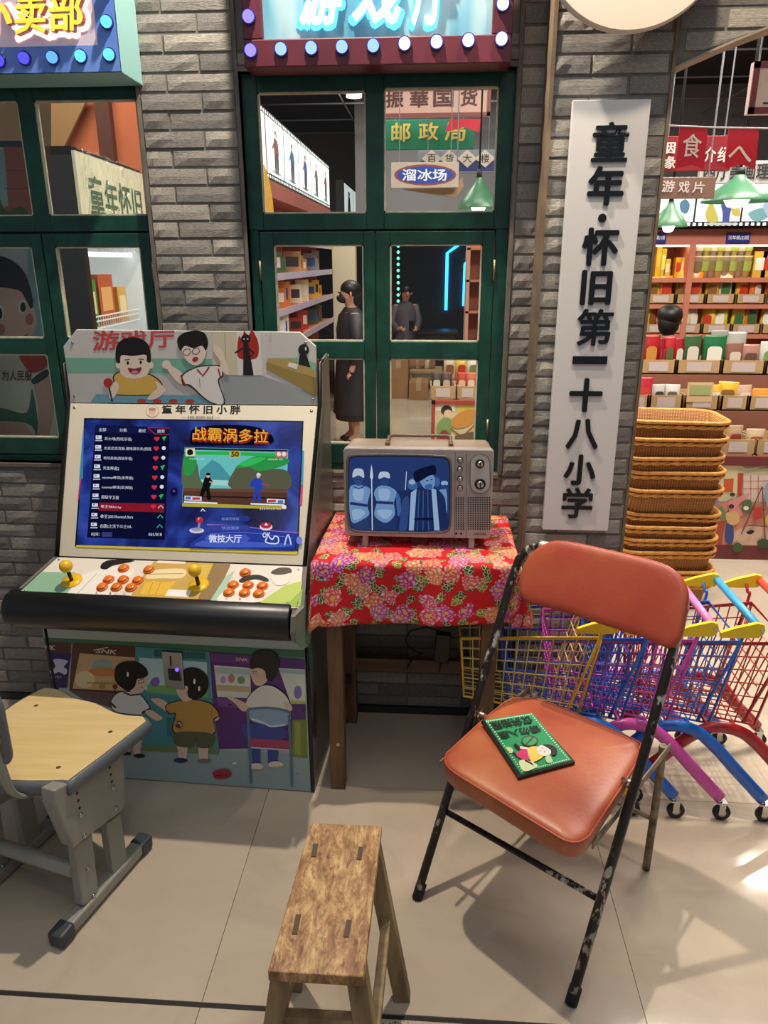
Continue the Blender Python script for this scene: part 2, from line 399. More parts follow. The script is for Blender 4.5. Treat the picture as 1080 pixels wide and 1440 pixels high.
# ceiling, far walls of the shop
CM = noisemat('ceiling_black', [(.3, '17181c'), (.7, '22242a')], 3, .8)
mb = MB(); mb.bb((-4.2, -3, CEIL), (5.2, 14, CEIL+.1)); ce = struct(mb.build('ceiling', CM))
RM = mat('rail_grey', '8d9199', .4, .5)
for i in range(9): mb = MB(); mb.tube([(-4, 2.9+i*.85, CEIL-.25), (5, 2.9+i*.85, CEIL-.25)], .008, 6); mb.build('ceiling_rail', RM, ce)
for i in range(10): mb = MB(); mb.tube([(-3.6+i*.9, 2.7, CEIL-.265), (-3.6+i*.9, 9.8, CEIL-.265)], .008, 6); mb.build('ceiling_rail', RM, ce)
for x, y in [(d[0], d[1]) for d in DOWN]+[(.62, 1.72)]:
    mb = MB(); mb.lathe([(.05, 0), (.06, .05), (.06, .06)], (x, y, CEIL-.055), seg=16, caps=False); mb.build('downlight_ring', mat('ring_white', 'd8d8d6', .4), ce)
for x, y in ((-1.35, 5.2), (-.95, 6.2), (-.75, 7.4), (-.45, 6.6), (.3, 5.6)):
    mb = MB(); mb.lathe([(.07, 0), (.07, .03)], (x, y, CEIL-.31), seg=16); mb.build('ceiling_lamp', glow('ceiling_lamp', 'fff4e0', 5), ce)
mb = MB(); mb.bb((-4.2, 13.0, 0), (5.2, 13.1, CEIL)); struct(mb.build('wall_far', noisemat('far_wall_dark', [(.3, '2a2b31'), (.7, '35363c')], 2, .7)))
mb = MB(); mb.bb((-4.2, 2.6, 0), (-4.1, 13, CEIL)); struct(mb.build('wall_left', mat('terracotta_wall', 'b3664a', .8)))
mb = MB(); mb.bb((4.9, 2.6, 0), (5.0, 13, CEIL)); struct(mb.build('wall_right', mat('terracotta_wall', 'b3664a', .8)))

mb = MB(); mb.bb((-.80, 8.7, 2.02), (4.9, 8.8, CEIL)); mb.bb((-4.1, 11.3, 1.9), (-.80, 11.4, CEIL)); mb.bb((-.88, 8.7, 2.02), (-.80, 11.4, CEIL)); struct(mb.build('wall_bulkhead', mat('bulkhead_grey', '77767a', .8)))
mb = MB(); mb.bb((gy(468, 400, 8.2).x, 8.2, 0), (gy(500, 400, 8.2).x, 8.35, 2.02)); struct(mb.build('wall_column', mat('column_beige', 'cdbfa6', .7)))
# ------------------------------------------------------------------ windows
GREEN = noisemat('window_green_paint', [(.35, '0f3a30'), (.65, '164a3c')], 18, .38, bump=.08, bscale=60)
BEAD = noisemat('putty_bead', [(.3, 'b5ad93'), (.7, 'd6cfb8')], 40, .7)
def glassmat():
    m = bpy.data.materials.new('window_glass'); m.use_nodes = True; nt = m.node_tree; nt.nodes.remove(nt.nodes['Principled BSDF'])
    t = N(m, 'ShaderNodeBsdfTransparent'); t.inputs[0].default_value = (.93, .95, .94, 1); g = N(m, 'ShaderNodeBsdfGlossy', Roughness=.02); f = N(m, 'ShaderNodeFresnel', IOR=1.35)
    mx = N(m, 'ShaderNodeMixShader'); L(m, f.outputs[0], mx.inputs[0]); L(m, t.outputs[0], mx.inputs[1]); L(m, g.outputs[0], mx.inputs[2]); L(m, mx.outputs[0], nt.nodes['Material Output'].inputs[0]); return m
GLASS = glassmat()
def stile_frame(mb, x0, x1, z0, z1, holes, y0=FW, d=.035):
    """board x0..x1, z0..z1 with rectangular holes on a grid: vertical strips between, rails above and below each hole"""
    cols = sorted(set((h[0], h[1]) for h in holes)); x = x0
    for a, b in cols:
        mb.bb((x, y0, z0), (a, y0+d, z1)); x = b; z = z0
        for h in sorted([h for h in holes if h[0] == a], key=lambda h: h[2]): mb.bb((a, y0, z), (b, y0+d, h[2])); z = h[3]
        mb.bb((a, y0, z), (b, y0+d, z1))
    mb.bb((x, y0, z0), (x1, y0+d, z1))
def window(name, box, upper, zg, cas, panes_up, panes_lo, label):
    r = bpy.data.objects.new(name, None); COL.objects.link(r); WM[r.name] = Matrix(); struct(r); r['label'] = label
    x0, x1, z0, z1 = box
    mb = MB(); fx0, fx1 = cas[0][0]-.003, cas[-1][1]+.003
    mb.bb((x0, FW+.004, z0), (fx0, FW+.07, zg)); mb.bb((fx1, FW+.004, z0), (x1, FW+.07, zg)); mb.bb((fx0, FW+.004, z0), (fx1, FW+.07, z0+.022)); mb.bb((fx0, FW+.03, zg-.012), (fx1, FW+.07, zg+.02))
    mb.build('frame', GREEN, r, .002)
    mb = MB(); stile_frame(mb, x0, x1, zg, z1, panes_up); mb.build('transom_sash', GREEN, r, .002)
    for c in cas:
        mb = MB(); stile_frame(mb, c[0], c[1], z0+.025, zg-.006, [h for h in panes_lo if c[0] < h[0] < c[1]]); mb.build('casement', GREEN, r, .002)
        for zz in (z0+.15, zg-.12): 
            xx = c[0]-.002 if c[0] == cas[0][0] else c[1]+.002
            mb = MB(); mb.tube([(xx, FW-.003, zz-.03), (xx, FW-.003, zz+.03)], .004, 8); mb.build('hinge', mat('hinge_brass', 'a89a78', .4, .8), r)
    for h in panes_up+panes_lo:
        a, b, c, d = h; t = .0045; mb = MB()
        for p, q in (((a, c), (b, c+t)), ((a, d-t), (b, d)), ((a, c), (a+t, d)), ((b-t, c), (b, d))): mb.bb((p[0], FW+.004, p[1]), (q[0], FW+.02, q[1]))
        mb.build('putty_bead', BEAD, r)
        mb = MB(); mb.bb((a, FW+.012, c), (b, FW+.015, d)); mb.build('pane', GLASS, r)
    return r
window('window_1', W1, None, 1.694, [(-.545, -.187), (-.183, .179)], [(-.530, -.211, 1.740, 2.070), (-.158, .174, 1.741, 2.076)],
       [(-.502, -.222, 1.357, 1.650), (-.502, -.222, 1.020, 1.304), (-.140, .143, 1.357, 1.650), (-.140, .143, 1.020, 1.304)], 'dark green wooden window below the maroon sign')
window('window_2', W2, None, 1.692, [(-1.632, -1.244), (-1.240, -.893)], [(-1.575, -1.258, 1.738, 2.058), (-1.207, -.893, 1.738, 2.058)],
       [(-1.565, -1.279, 1.363, 1.647), (-1.565, -1.279, 1.027, 1.312), (-1.203, -.927, 1.363, 1.647), (-1.203, -.927, 1.027, 1.312)], 'dark green wooden window below the blue sign')

# ================================================================== SIGNS ON THE FACADE
SY = WY-.10
# maroon sign 游戏厅
t = thing('shop_sign', 'maroon framed light box sign with white brush lettering and round bulbs', 'sign', (-.17, SY+.05, 2.1))
x0, x1, z0, z1 = -.532, .193, 2.105, 2.62; ix0, ix1, iz0, iz1 = -.478, .139, 2.172, 2.552
mb = MB()
for p, q in (((x0, z0), (x1, iz0)), ((x0, iz1), (x1, z1)), ((x0, iz0), (ix0, iz1)), ((ix1, iz0), (x1, iz1))): mb.bb((p[0], SY, p[1]), (q[0], WY+.002, q[1]))
mb.build('frame', noisemat('maroon_paint', [(.3, '571c2b'), (.7, '6a2434')], 9, .45), t, .003)
mb = MB(); mb.bb((ix0, SY+.02, iz0), (ix1, WY, iz1))
m = mat('teal_face', 'ffffff', .4); b = m.node_tree.nodes['Principled BSDF']; co = coords(m, (5, 1, 1.2)); n = N(m, 'ShaderNodeTexNoise', Scale=2.2, Detail=2); L(m, co, n.inputs['Vector'])
cc = ramp(m, n.outputs[0], [(.35, '3f7f9a'), (.5, '6fa3b5'), (.65, '9bb9bf')]); L(m, cc, b.inputs['Base Color']); L(m, cc, b.inputs['Emission Color']); b.inputs['Emission Strength'].default_value = .35
mb.build('face_panel', m, t)
pf = Plane((0, SY+.02, 0), (0, -1, 0))
for ch, (xa, xb) in (('游', (424, 484)), ('戏', (498, 566)), ('厅', (580, 634))):
    q = [pf.at(x, y, .012) for x, y in ((xa, -42), (xb, -44), (xb, 33), (xa, 35))]; c = sum(q, V())/4
    mb = MB(); put_text(mb, ch, [c+(p-c)*1.14+V((0, .009, 0)) for p in q], 0, .055, .18); h = mb.build('halo', glow('halo_cyan', '66d8ff', 1.9), t)
    mb = MB(); put_text(mb, ch, q, 0, .028, .18, (0, 1, 0), .008); mb.build('letter', mat('letter_white', 'f4f6f8', .3, emit=.75), t)
bp = [(353, 71.5), (395.5, 69.6), (438, 68), (481, 66.5), (525, 65), (569, 62), (614, 59.6), (658.5, 57.4), (705, 55.5), (350, 24), (707, 6)]
BL_A = glow('bulb_violet', '9a8cff', 1.5); BL_B = glow('bulb_white', 'dfe4ff', 2.2); BL_C = glow('bulb_blue', '8fb4ff', 1.8); SOCK = mat('socket_indigo', '2a2a78', .4)
fs_ = Plane((0, SY, 0), (0, -1, 0))
def bulbs(t, pts, pl, kinds, r):
    for k, p in enumerate(pts):
        q = pl.at(*p); mb = MB(); mb.lathe([(r*1.22, 0), (r*1.22, .006)], q, (0, -1, 0), 16); s_ = mb.build('socket', SOCK, t)
        mb = MB(); mb.lathe([(r, .005), (r*.96, .012), (r*.75, .019), (r*.4, .023), (.001, .0245)], q, (0, -1, 0), 16); mb.build('bulb', kinds[k], s_)
bulbs(t, bp+[(347, -25), (709, -43)], fs_, [BL_A, BL_C, BL_C, BL_C, BL_C]+[BL_B]*4+[BL_A, BL_B, BL_A, BL_B], .0155)
# blue sign 小卖部
t = thing('shop_sign', 'light box sign with blue bulb glow painted frame, yellow letters and blue bulbs', 'sign', (-1.3, SY+.05, 2.1))
x0, x1, z0, z1 = -1.75, -.878, 2.100, 2.62; ix0, ix1, iz0, iz1 = -1.69, -.937, 2.166, 2.552
mb = MB()
for p, q in (((x0, z0), (x1, iz0)), ((x0, iz1), (x1, z1)), ((x0, iz0), (ix0, iz1)), ((ix1, iz0), (x1, iz1))): mb.bb((p[0], SY, p[1]), (q[0], WY+.002, q[1]))
mb.build('frame', noisemat('bulb_glow_blue', [(.3, '5a7fd0'), (.7, '6f94dc')], 9, .45), t)  # blue light of the bulbs is put into the frame colour
mb = MB(); mb.prism([(x1, SY, z0), (x1+.02, WY, z0-.014), (x1+.02, WY, z1), (x1, SY, z1)], (-.002, 0, 0)); mb.prism([(x0, SY, z0), (x1, SY, z0), (x1+.02, WY, z0-.014), (x0, WY, z0-.014)], (0, 0, .002))
mb.build('side_flange', mat('flange_teal', '86b3b0', .45), t)
mb = MB(); mb.bb((ix0, SY+.002, iz0), (ix1, WY, iz1)); mb.build('face_panel', mat('face_pink', 'c8b8c8', .4, emit=.18), t)
pf = Plane((0, SY+.002, 0), (0, -1, 0))
for ch, (xa, xb, ya, yb) in (('小', (-36, 22, -2, 50)), ('卖', (28, 69, -4, 51)), ('部', (75, 121, -8, 47))):
    q = [pf.at(x, y, .022) for x, y in ((xa, ya), (xb, ya-2), (xb, yb-2), (xa, yb))]; c = sum(q, V())/4
    mb = MB(); put_text(mb, ch, [c+(p-c)*1.2+V((0, .020, 0)) for p in q], 0, .06); mb.build('halo', glow('halo_pink', 'ffc9c0', 2.1), t)
    mb = MB(); put_text(mb, ch, [p+V((0, .010, 0)) for p in q], 0, .022, 0, (0, 1, 0), .009); s_ = mb.build('letter_side', mat('letter_red', '8e1f16', .4), t)
    mb = MB(); put_text(mb, ch, [p+V((0, -.001, 0)) for p in q], 0, .018, 0, (0, 1, 0), .001); mb.build('letter', mat('letter_yellow', 'ffd94a', .35, emit=.55), t)
bulbs(t, [(154.5, 77.5), (114.5, 79.6), (75, 81.6), (35.5, 82.6), (0, 86), (151, 31.5), (150, -16)], fs_, [glow('bulb_cyan', '63d6ff', 1.7), glow('bulb_cyan', '63d6ff', 1.7), glow('bulb_sky', '62a8ff', 1.5), glow('bulb_indigo', '5a55ff', 1.3), glow('bulb_indigo', '5a55ff', 1.3), glow('bulb_cyan', '63d6ff', 1.7), glow('bulb_indigo', '5a55ff', 1.3)], .0150)
# white vertical school sign
t = thing('school_sign', 'tall white vertical board with black Chinese characters on brick pillar', 'sign', (.46, PY, .79))
mb = MB(); mb.bb((.357, PY-.024, .791), (.561, PY-.002, 2.005)); mb.build('board', mat('board_white', 'd9d7d6', .35), t, .002)
pf = Plane((0, PY-.024, 0), (0, -1, 0)); INK = mat('ink_black', '12161a', .3)
for ch, xa, xb, ya, yb in (('童', 832.7, 883.5, 172.5, 226.5), ('年', 827, 876.5, 235, 287), ('怀', 819, 868.5, 321.5, 372), ('旧', 817.5, 859, 381, 427), ('第', 811, 861, 435, 484.5), ('一', 805, 853.5, 501, 511), ('十', 801, 846, 533, 577), ('八', 797, 841, 590, 629.5), ('小', 793.5, 837, 640, 680), ('学', 790, 833, 686, 727)):
    sl = -.08*(yb-ya); mb = MB()
    q = [pf.at(*p, .003) for p in ((xa-sl*.5, ya+.6), (xb-sl*.1, ya), (xb+sl*.5, yb), (xa+sl*.1, yb+.8))]
    xl = (q[0].x+q[3].x)/2; xr = (q[1].x+q[2].x)/2; zt = (q[0].z+q[1].z)/2; zb = (q[2].z+q[3].z)/2
    put_text(mb, ch, ((xl, q[0].y, zt), (xr, q[0].y, zt), (xr, q[0].y, zb), (xl, q[0].y, zb)), 0, .004 if ch == '一' else .02 if ch in '童第学' else .032, 0, (0, 1, 0), .002); mb.build('character', INK, t)
q = pf.at(846.7, 306.7); mb = MB(); mb.lathe([(.0115, 0), (.0115, .004)], q, (0, -1, 0), 16); mb.build('dot', INK, t)
# round white board above the pillar
c = Plane((0, PY-.10, 0), (0, -1, 0)).at(898, -112)
t = thing('round_sign', 'round white board mounted at the top of the brick pillar', 'sign', (c.x, c.y, c.z-.25))
mb = MB(); mb.lathe([(.226, 0), (.23, .004), (.23, .026), (.226, .03)], (c.x, c.y+.03, c.z), (0, -1, 0), 64); mb.build('disc', mat('disc_white', 'd6cabb', .5), t)
mb = MB(); mb.bar((c.x, c.y+.03, c.z), (c.x, PY, c.z), .03, .03); mb.build('bracket', mat('bracket_grey', '777777', .4, .6), t)
# ================================================================== ARCADE CABINET
AO = gz(437, 1113); ATH = math.radians(-2.5)
AE1 = V((math.cos(ATH), math.sin(ATH), 0)); AE2 = V((-math.sin(ATH), math.cos(ATH), 0))
def A(u, e, z): return AO+AE1*u+AE2*e+V((0, 0, z))
arcade = thing('arcade_cabinet', 'white two player arcade cabinet with cartoon panels and yellow joysticks', 'arcade machine', tuple(AO), ATH)
AW = -.80
BLK = mat('black_plastic', '141414', .38); BLKM = mat('black_matte', '101010', .6); SCREW = mat('screw_steel', 'b8b8b4', .25, 1)
CREAM = noisemat('cream_laminate', [(.3, 'd2c9b4'), (.7, 'dad2be')], 5, .35)
PM = Plane(A(0, .287, 1.2), -AE2)                                     # marquee
bz0, bz1 = A(0, .050, .786), A(0, .286, 1.186)
PB = Plane(bz0, (bz1-bz0).cross(AE1))
if PB.n.dot(CAM-bz0) < 0: PB.n = -PB.n                                  # bezel
c0, c1 = A(0, -.120, .722), A(0, .050, .786)
PC = Plane(c0, AE1.cross(c1-c0))                                      # control deck
if PC.n.z < 0: PC.n = -PC.n
PF = Plane(A(0, -.004, 0), -AE2)                                      # front panel
SIDE = noisemat('side_laminate', [(.3, '6b6a64'), (.7, '7c7a73')], 4, .3)
rear = [(.405, 1.325), (.405, .004)]
for sg, u0, bot_, defl in ((1, .0, (425.5, 795), (446.5, 571)), (-1, AW, (83, 782), (99, 567))):
    mq = (446.2, 512) if sg > 0 else (92.5, 512); dk = (420.5, 853) if sg > 0 else (21, 838)
    b0_, b1_, m0_, d0_ = PB.at(*bot_), PB.at(*defl), PM.at(*mq), PC.at(*dk)
    dq = lambda p: ((p-AO).dot(AE2), p.z)
    e_ = AE1*(sg*.003); w_ = AE1*(sg*.011)
    front_ = [A(u0, 0, .004), A(u0, 0, .545), A(u0, -.10, .585), A(u0, -.166, .628), A(u0, -.176, .66), A(u0, -.163, .70), d0_, b0_, b1_, m0_]
    um = (m0_-AO).dot(AE1)
    pts = [p+e_ for p in front_]+[A(um, e, z)+e_ for e, z in rear]
    mb = MB(); mb.prism(pts, w_); mb.build('side_panel', SIDE, arcade)
    for seg_ in (front_[0:2], front_[7:10]+[A(um, .395, 1.325)]):
        mb = MB(); mb.tube([p+e_+w_*.4-AE2*.001 for p in seg_], .0065, 6); mb.build('edge_trim', BLK, arcade)
mb = MB(); mb.prism([A(AW+.03, e, z) for e, z in [(.02, .02), (.02, .56), (.0, .6), (.06, .76), (.31, 1.18), (.32, 1.32), (.40, 1.32), (.40, .02)]], AE1*(-AW-.05)); mb.build('carcass', BLKM, arcade)
def panel(name, pl, px, th, m, bev=.0015):
    mb = MB(); mb.prism([pl.at(*p, 0) for p in px], pl.n*(-th)); return mb.build(name, m, arcade, bev)
marq = panel('marquee', PM, [(89, 487), (107, 463.5), (421, 467), (444, 487), (446.5, 570), (99.5, 566)], .012, mat('acrylic_white', 'd5d2cc', .3))
bez = panel('bezel', PB, [(99, 567), (446.5, 571), (425.5, 795), (83, 782)], .012, CREAM)
deck = panel('control_deck', PC, [(81, 783.4), (426, 796.5), (420, 855), (21, 838)], .012, mat('deck_print_base', 'e6ddd0', .35))
front = panel('front_panel', PF, [(59.4, 880.5), (427.5, 897), (437, 1113), (113, 1087.5)], .010, mat('panel_white', 'aebfbe', .4))
# bumper under the deck
prof = [(-.112, .722), (-.150, .718), (-.172, .702), (-.181, .676), (-.178, .648), (-.160, .624), (-.11, .603), (.0, .585)]
mb = MB(); prof2 = prof+[(.03, .60), (.03, .70)]
uu = [(-.822, .88), (-.818, .96), (-.808, 1), (-.006, 1), (-.001, .97)]
rings = []
for u, k in uu: rings.append([A(u, -.09+(e+.09)*k, .66+(z-.66)*k) for e, z in prof2])
n = len(prof2); vs = [p for r_ in rings for p in r_]
mb.add(vs, [(i*n+k, i*n+(k+1) % n, (i+1)*n+(k+1) % n, (i+1)*n+k) for i in range(len(uu)-1) for k in range(n)]+[list(range(n)), list(range(len(vs)-1, len(vs)-n-1, -1))], 0, True)
mb.build('bumper', mat('bumper_black', '17181a', .33), arcade)
def screws(pl, pts, r=.005):
    for p in pts:
        q = pl.at(*p, 0); mb = MB(); mb.lathe([(r, 0), (r*.8, .002), (r*.2, .003)], q, pl.n, 12); mb.build('screw', SCREW, arcade)
screws(PM, [(102, 482), (430, 482), (105, 557), (440, 562)]); screws(PB, [(105, 573), (438, 578)]); screws(PC, [(83, 787), (36, 831), (404, 848), (420, 801)], .004)
screws(PF, [(261, 915), (330, 1071), (419, 1088), (348, 1092)], .004)
# screen
SCR = [(120.5, 590), (425, 594), (417.4, 776.5), (107.8, 766.7)]
mb = MB(); mb.add([PB.at(*p, .0008) for p in [(118.5, 588), (427, 592), (419.5, 779), (105.5, 768.5)]], [(0, 1, 2, 3)]); mb.build('screen_surround', mat('screen_bezel_black', '0a0c14', .25), arcade)
mb = MB(); mb.add([PB.at(*p, .0014) for p in SCR], [(0, 1, 2, 3)])
m = mat('screen_glow_blue', '05060a', .22); b = m.node_tree.nodes['Principled BSDF']; co = coords(m, (1, 1, 1)); n_ = N(m, 'ShaderNodeTexNoise', Scale=4.5, Detail=5, Distortion=1.5); L(m, co, n_.inputs['Vector'])
L(m, ramp(m, n_.outputs[0], [(.3, '0c1038'), (.48, '1b2a7a'), (.62, '2f4aa8'), (.8, '5a4fae')]), b.inputs['Emission Color']); b.inputs['Emission Strength'].default_value = .85
scr = mb.build('screen', m, arcade)
# joysticks and buttons
YEL = mat('joystick_yellow', 'f2c21a', .25, coat=.3); ORG = mat('button_orange', 'ec7a1c', .3, coat=.2); ORR = mat('button_ring', 'd9641a', .35)
def joystick(bx, by, tx, ty):
    q = PC.at(bx, by, 0); n = PC.n; d = (gz(tx, ty, q.z+.062)-q); top = q+n*.06+V((0, 0, .004))
    mb = MB(); mb.lathe([(.029, 0), (.029, .003), (.012, .004)], q, n, 24); j = mb.build('joystick', YEL, arcade)
    mb = MB(); mb.tube([q+n*.003, q+n*.045], .0055, 10); mb.build('shaft', BLK, j)
    mb = MB(); mb.ball(q+n*.058, .0185, 20, 12); mb.build('ball_top', YEL, j)
joystick(101.5, 817, 97, 795); joystick(279.5, 823, 277, 803)
BT = [(174, 800), (209.5, 802), (153, 816), (173.5, 816), (194, 817), (144, 826.5), (164, 826.5), (184.5, 827), (345, 806), (328, 823.5), (349, 824), (369, 825), (322, 834.5), (344, 835), (364, 836)]
for p in BT:
    q = PC.at(*p, 0); mb = MB(); mb.lathe([(.0165, 0), (.0165, .003), (.0135, .005)], q, PC.n, 20); r_ = mb.build('button', ORR, arcade)
    mb = MB(); mb.lathe([(.012, .004), (.012, .009), (.010, .0105), (.001, .011)], q, PC.n, 20); mb.build('plunger', ORG, r_)
# coin mechanism and lock
mb = MB(); mb.prism([PF.at(*p, .0055) for p in [(229, 914), (257, 916), (261, 968), (234, 963)]], PF.n*.005); cm = mb.build('coin_plate', mat('brushed_steel', 'b9bcbd', .3, .9), arcade, .001)
mb = MB(); mb.prism([PF.at(*p, .0105) for p in [(240.5, 920), (242.5, 920), (243, 934), (241, 934)]], PF.n*.0008); mb.build('coin_slot', BLKM, cm)
mb = MB(); mb.prism([PF.at(*p, .0105) for p in [(238, 938), (254, 939), (257, 955), (240, 953)]], PF.n*.002); mb.build('return_cup', mat('coin_dark', '2c2a30', .3), cm)
mb = MB(); mb.lathe([(.006, 0), (.006, .001)], PF.at(251, 939, .0125), PF.n, 10); mb.build('coin_lamp', glow('coin_lamp_violet', '6a4cff', 2.5), cm)
mb = MB(); mb.lathe([(.011, 0), (.011, .008), (.007, .010)], PF.at(253.5, 1016.5, .0055), PF.n, 16); lk = mb.build('lock', SCREW, arcade)
mb = MB(); mb.lathe([(.007, 0), (.007, .0005)], PF.at(253.5, 1016.5, .016), PF.n, 12); mb.build('keyhole', mat('lock_red', '7a1a1a', .4), lk)

# ================================================================== TABLE, CLOTH, TELEVISION
WOOD = noisemat('brown_wood', [(.25, '4e3826'), (.5, '6d5137'), (.75, '82654a')], 5, .6, stretch=(6, 6, .8), bump=.15)
WOODX = noisemat('brown_wood_rail', [(.25, '4a3727'), (.5, '66503a'), (.75, '7d664d')], 5, .6, stretch=(.8, 6, 6), bump=.15)
tx0, tx1, ty0, ty1, TZ = -.325, .245, 1.932, 2.352, .797
tb = thing('side_table', 'rustic wooden table under a red floral tablecloth', 'table', ((tx0+tx1)/2, (ty0+ty1)/2, 0))
lx0, lx1, ly0, ly1 = -.278, .178, 1.966, 2.326
for x in (lx0, lx1):
    for y in (ly0, ly1): mb = MB(); mb.box((x, y, .386), (.046, .046, .772)); mb.build('leg', WOOD, tb, .002)
mb = MB(); mb.bb((tx0+.005, ty0+.005, .772), (tx1-.005, ty1-.002, .794)); mb.build('table_top', WOODX, tb, .003)
mb = MB(); mb.bb((lx0, ly0-.012, .592), (lx1, ly0+.014, .628)); mb.build('rail', WOODX, tb, .002)
mb = MB(); mb.bb((lx0, ly1-.012, .592), (lx1, ly1+.012, .628)); mb.build('rail', WOODX, tb, .002)
mb = MB(); mb.bb((lx0, ly1-.014, .215), (lx1, ly1+.012, .265)); mb.build('stretcher', WOODX, tb, .002)
for x in (lx0, lx1):
    mb = MB(); mb.bb((x-.012, ly0, .165), (x+.012, ly1, .205)); mb.build('stretcher', WOOD, tb, .002)
for x, y, z in ((lx0+.003, ly0-.023, .17), (lx0+.002, ly1-.023, .50), (lx0+.004, ly1-.023, .45)): mb = MB(); mb.lathe([(.006, 0), (.005, .002)], (x, y, z), (0, -1, 0), 10); mb.build('bolt', mat('bolt_brass', 'c9b98f', .3, .8), tb)
def clothmat():
    m = mat('floral_cloth', 'ffffff', .7, spec=.35); b = m.node_tree.nodes['Principled BSDF']
    uv = N(m, 'ShaderNodeUVMap'); nz = N(m, 'ShaderNodeTexNoise', Scale=28, Detail=3); L(m, uv.outputs[0], nz.inputs['Vector'])
    ad = N(m, 'ShaderNodeMix', data_type='VECTOR'); ad.inputs[0].default_value = .035; L(m, uv.outputs[0], ad.inputs[4]); L(m, nz.outputs[1], ad.inputs[5]); P = ad.outputs[1]
    def vor(scale, feat='F1', src=P, rnd=1.0):
        v = N(m, 'ShaderNodeTexVoronoi', feature=feat, voronoi_dimensions='2D'); v.inputs['Scale'].default_value = scale; v.inputs['Randomness'].default_value = rnd; L(m, src, v.inputs['Vector']); return v
    def mth(op, a, b_=None):
        n = N(m, 'ShaderNodeMath', operation=op)
        for i, q in enumerate((a, b_)):
            if q is None: continue
            if isinstance(q, (int, float)): n.inputs[i].default_value = q
            else: L(m, q, n.inputs[i])
        return n.outputs[0]
    def mix(f, a, b_):
        n = N(m, 'ShaderNodeMix', data_type='RGBA')
        if isinstance(f, float): n.inputs[0].default_value = f
        else: L(m, f, n.inputs[0])
        for i, q in ((6, a), (7, b_)):
            if isinstance(q, str): n.inputs[i].default_value = (*lin(q), 1)
            else: L(m, q, n.inputs[i])
        return n.outputs[2]
    fl_ = vor(18.5, rnd=.9); sep = N(m, 'ShaderNodeSeparateColor'); L(m, fl_.outputs['Color'], sep.inputs[0])
    pet = vor(88); pe = vor(88, 'DISTANCE_TO_EDGE')
    wob = mth('MULTIPLY', mth('SUBTRACT', pet.outputs['Distance'], .35), .16)
    dist = mth('ADD', fl_.outputs['Distance'], wob)
    big = mth('LESS_THAN', dist, .49); core = mth('LESS_THAN', dist, .10)
    has = mth('GREATER_THAN', sep.outputs[1], .10); fm = mth('MULTIPLY', big, has)
    deep = ramp(m, sep.outputs[0], [(0, 'a81a70'), (.25, 'cc2a6c'), (.45, 'd8503c'), (.62, 'dc7040'), (.8, 'b02c90'), (1, 'd8822c')])
    pale = ramp(m, sep.outputs[0], [(0, 'f0b8dc'), (.25, 'fbd9e2'), (.45, 'fbd0b8'), (.62, 'fbe2cc'), (.8, 'edc4ee'), (1, 'fae3b4')])
    edge = N(m, 'ShaderNodeMapRange'); L(m, pe.outputs['Distance'], edge.inputs[0]); edge.inputs[1].default_value = .04; edge.inputs[2].default_value = .55
    fc = mix(edge.outputs[0], deep, pale); fc = mix(core, fc, 'e2b04a')
    lv = vor(30, src=P); sl = N(m, 'ShaderNodeSeparateColor'); L(m, lv.outputs['Color'], sl.inputs[0])
    lm = mth('MULTIPLY', mth('LESS_THAN', lv.outputs['Distance'], .43), mth('GREATER_THAN', sl.outputs[1], .28))
    lc = ramp(m, sl.outputs[0], [(0, '2c4420'), (.3, '5d6d2a'), (.5, '6a4a30'), (.7, '3a5a48'), (.85, 'a08a2c'), (1, '1c2a16')])
    le = vor(110, 'DISTANCE_TO_EDGE'); lc2 = mix(mth('LESS_THAN', le.outputs['Distance'], .08), lc, 'd9cf9a')
    base = mix(lm, 'cb1820', lc2); L(m, mix(fm, base, fc), b.inputs['Base Color'])
    return m
def cloth():
    w, h = tx1-tx0, ty1-ty0; dr = .20; nx, ny = 84, 60; vs = []; uv = []; fs = []
    a0, a1, b0, b1 = -dr, w+dr*.95, -dr, h+.015
    for j in range(ny+1):
        for i in range(nx+1):
            a = a0+(a1-a0)*i/nx; b_ = b0+(b1-b0)*j/ny; cx = min(max(a, 0), w); cy = min(max(b_, 0), h); dx, dy = a-cx, b_-cy; d = math.hypot(dx, dy)
            x, y, z = tx0+cx, ty0+cy, TZ+.0012*math.sin(31*a+9*b_)+.001*math.sin(23*b_-11*a)
            if abs(a-.29) < .006 and d == 0: z += .0015
            if d > 0:
                ux, uy = dx/d, dy/d; tq = cx if abs(dy) > abs(dx) else cy+3
                k = min(d/dr, 1); rip = (.5+.5*math.sin(19*tq+.8))*.020+(.5+.5*math.sin(41*tq))*.006
                out = min(d, .012)+rip*k+(.02*k if (dx and dy) else 0)
                drop = max(0, (max(abs(dx), abs(dy))*1.06 if dx and dy else d)-.008)*(1.0-.10*min(max(cx/w, 0), 1)); x += ux*out; y += uy*out; z = TZ-drop-.001
                if dx and dy: x += .012*k*math.sin(5*math.atan2(dy, dx)); y += .012*k*math.cos(5*math.atan2(dy, dx))
            lim = AO.x+.0265+.0436*(y-AO.y) if y > AO.y-.02 else -.345
            vs.append((max(x, lim), min(y, WY-.004), z)); uv.append((a+.4, b_+.4))
    for j in range(ny):
        for i in range(nx): k = j*(nx+1)+i; fs.append((k, k+1, k+nx+2, k+nx+1))
    mb = MB(); mb.add(vs, fs, 0, True); o = mb.build('tablecloth', clothmat()); me = o.data; ul = me.uv_layers.new(name='UVMap')
    for lp in me.loops: ul.data[lp.index].uv = uv[lp.vertex_index]
    md = o.modifiers.new('thickness', 'SOLIDIFY'); md.thickness = .0012; md.offset = -1
    return tag(o, 'red cotton cloth printed with pink peonies and green leaves', 'tablecloth')
cloth()
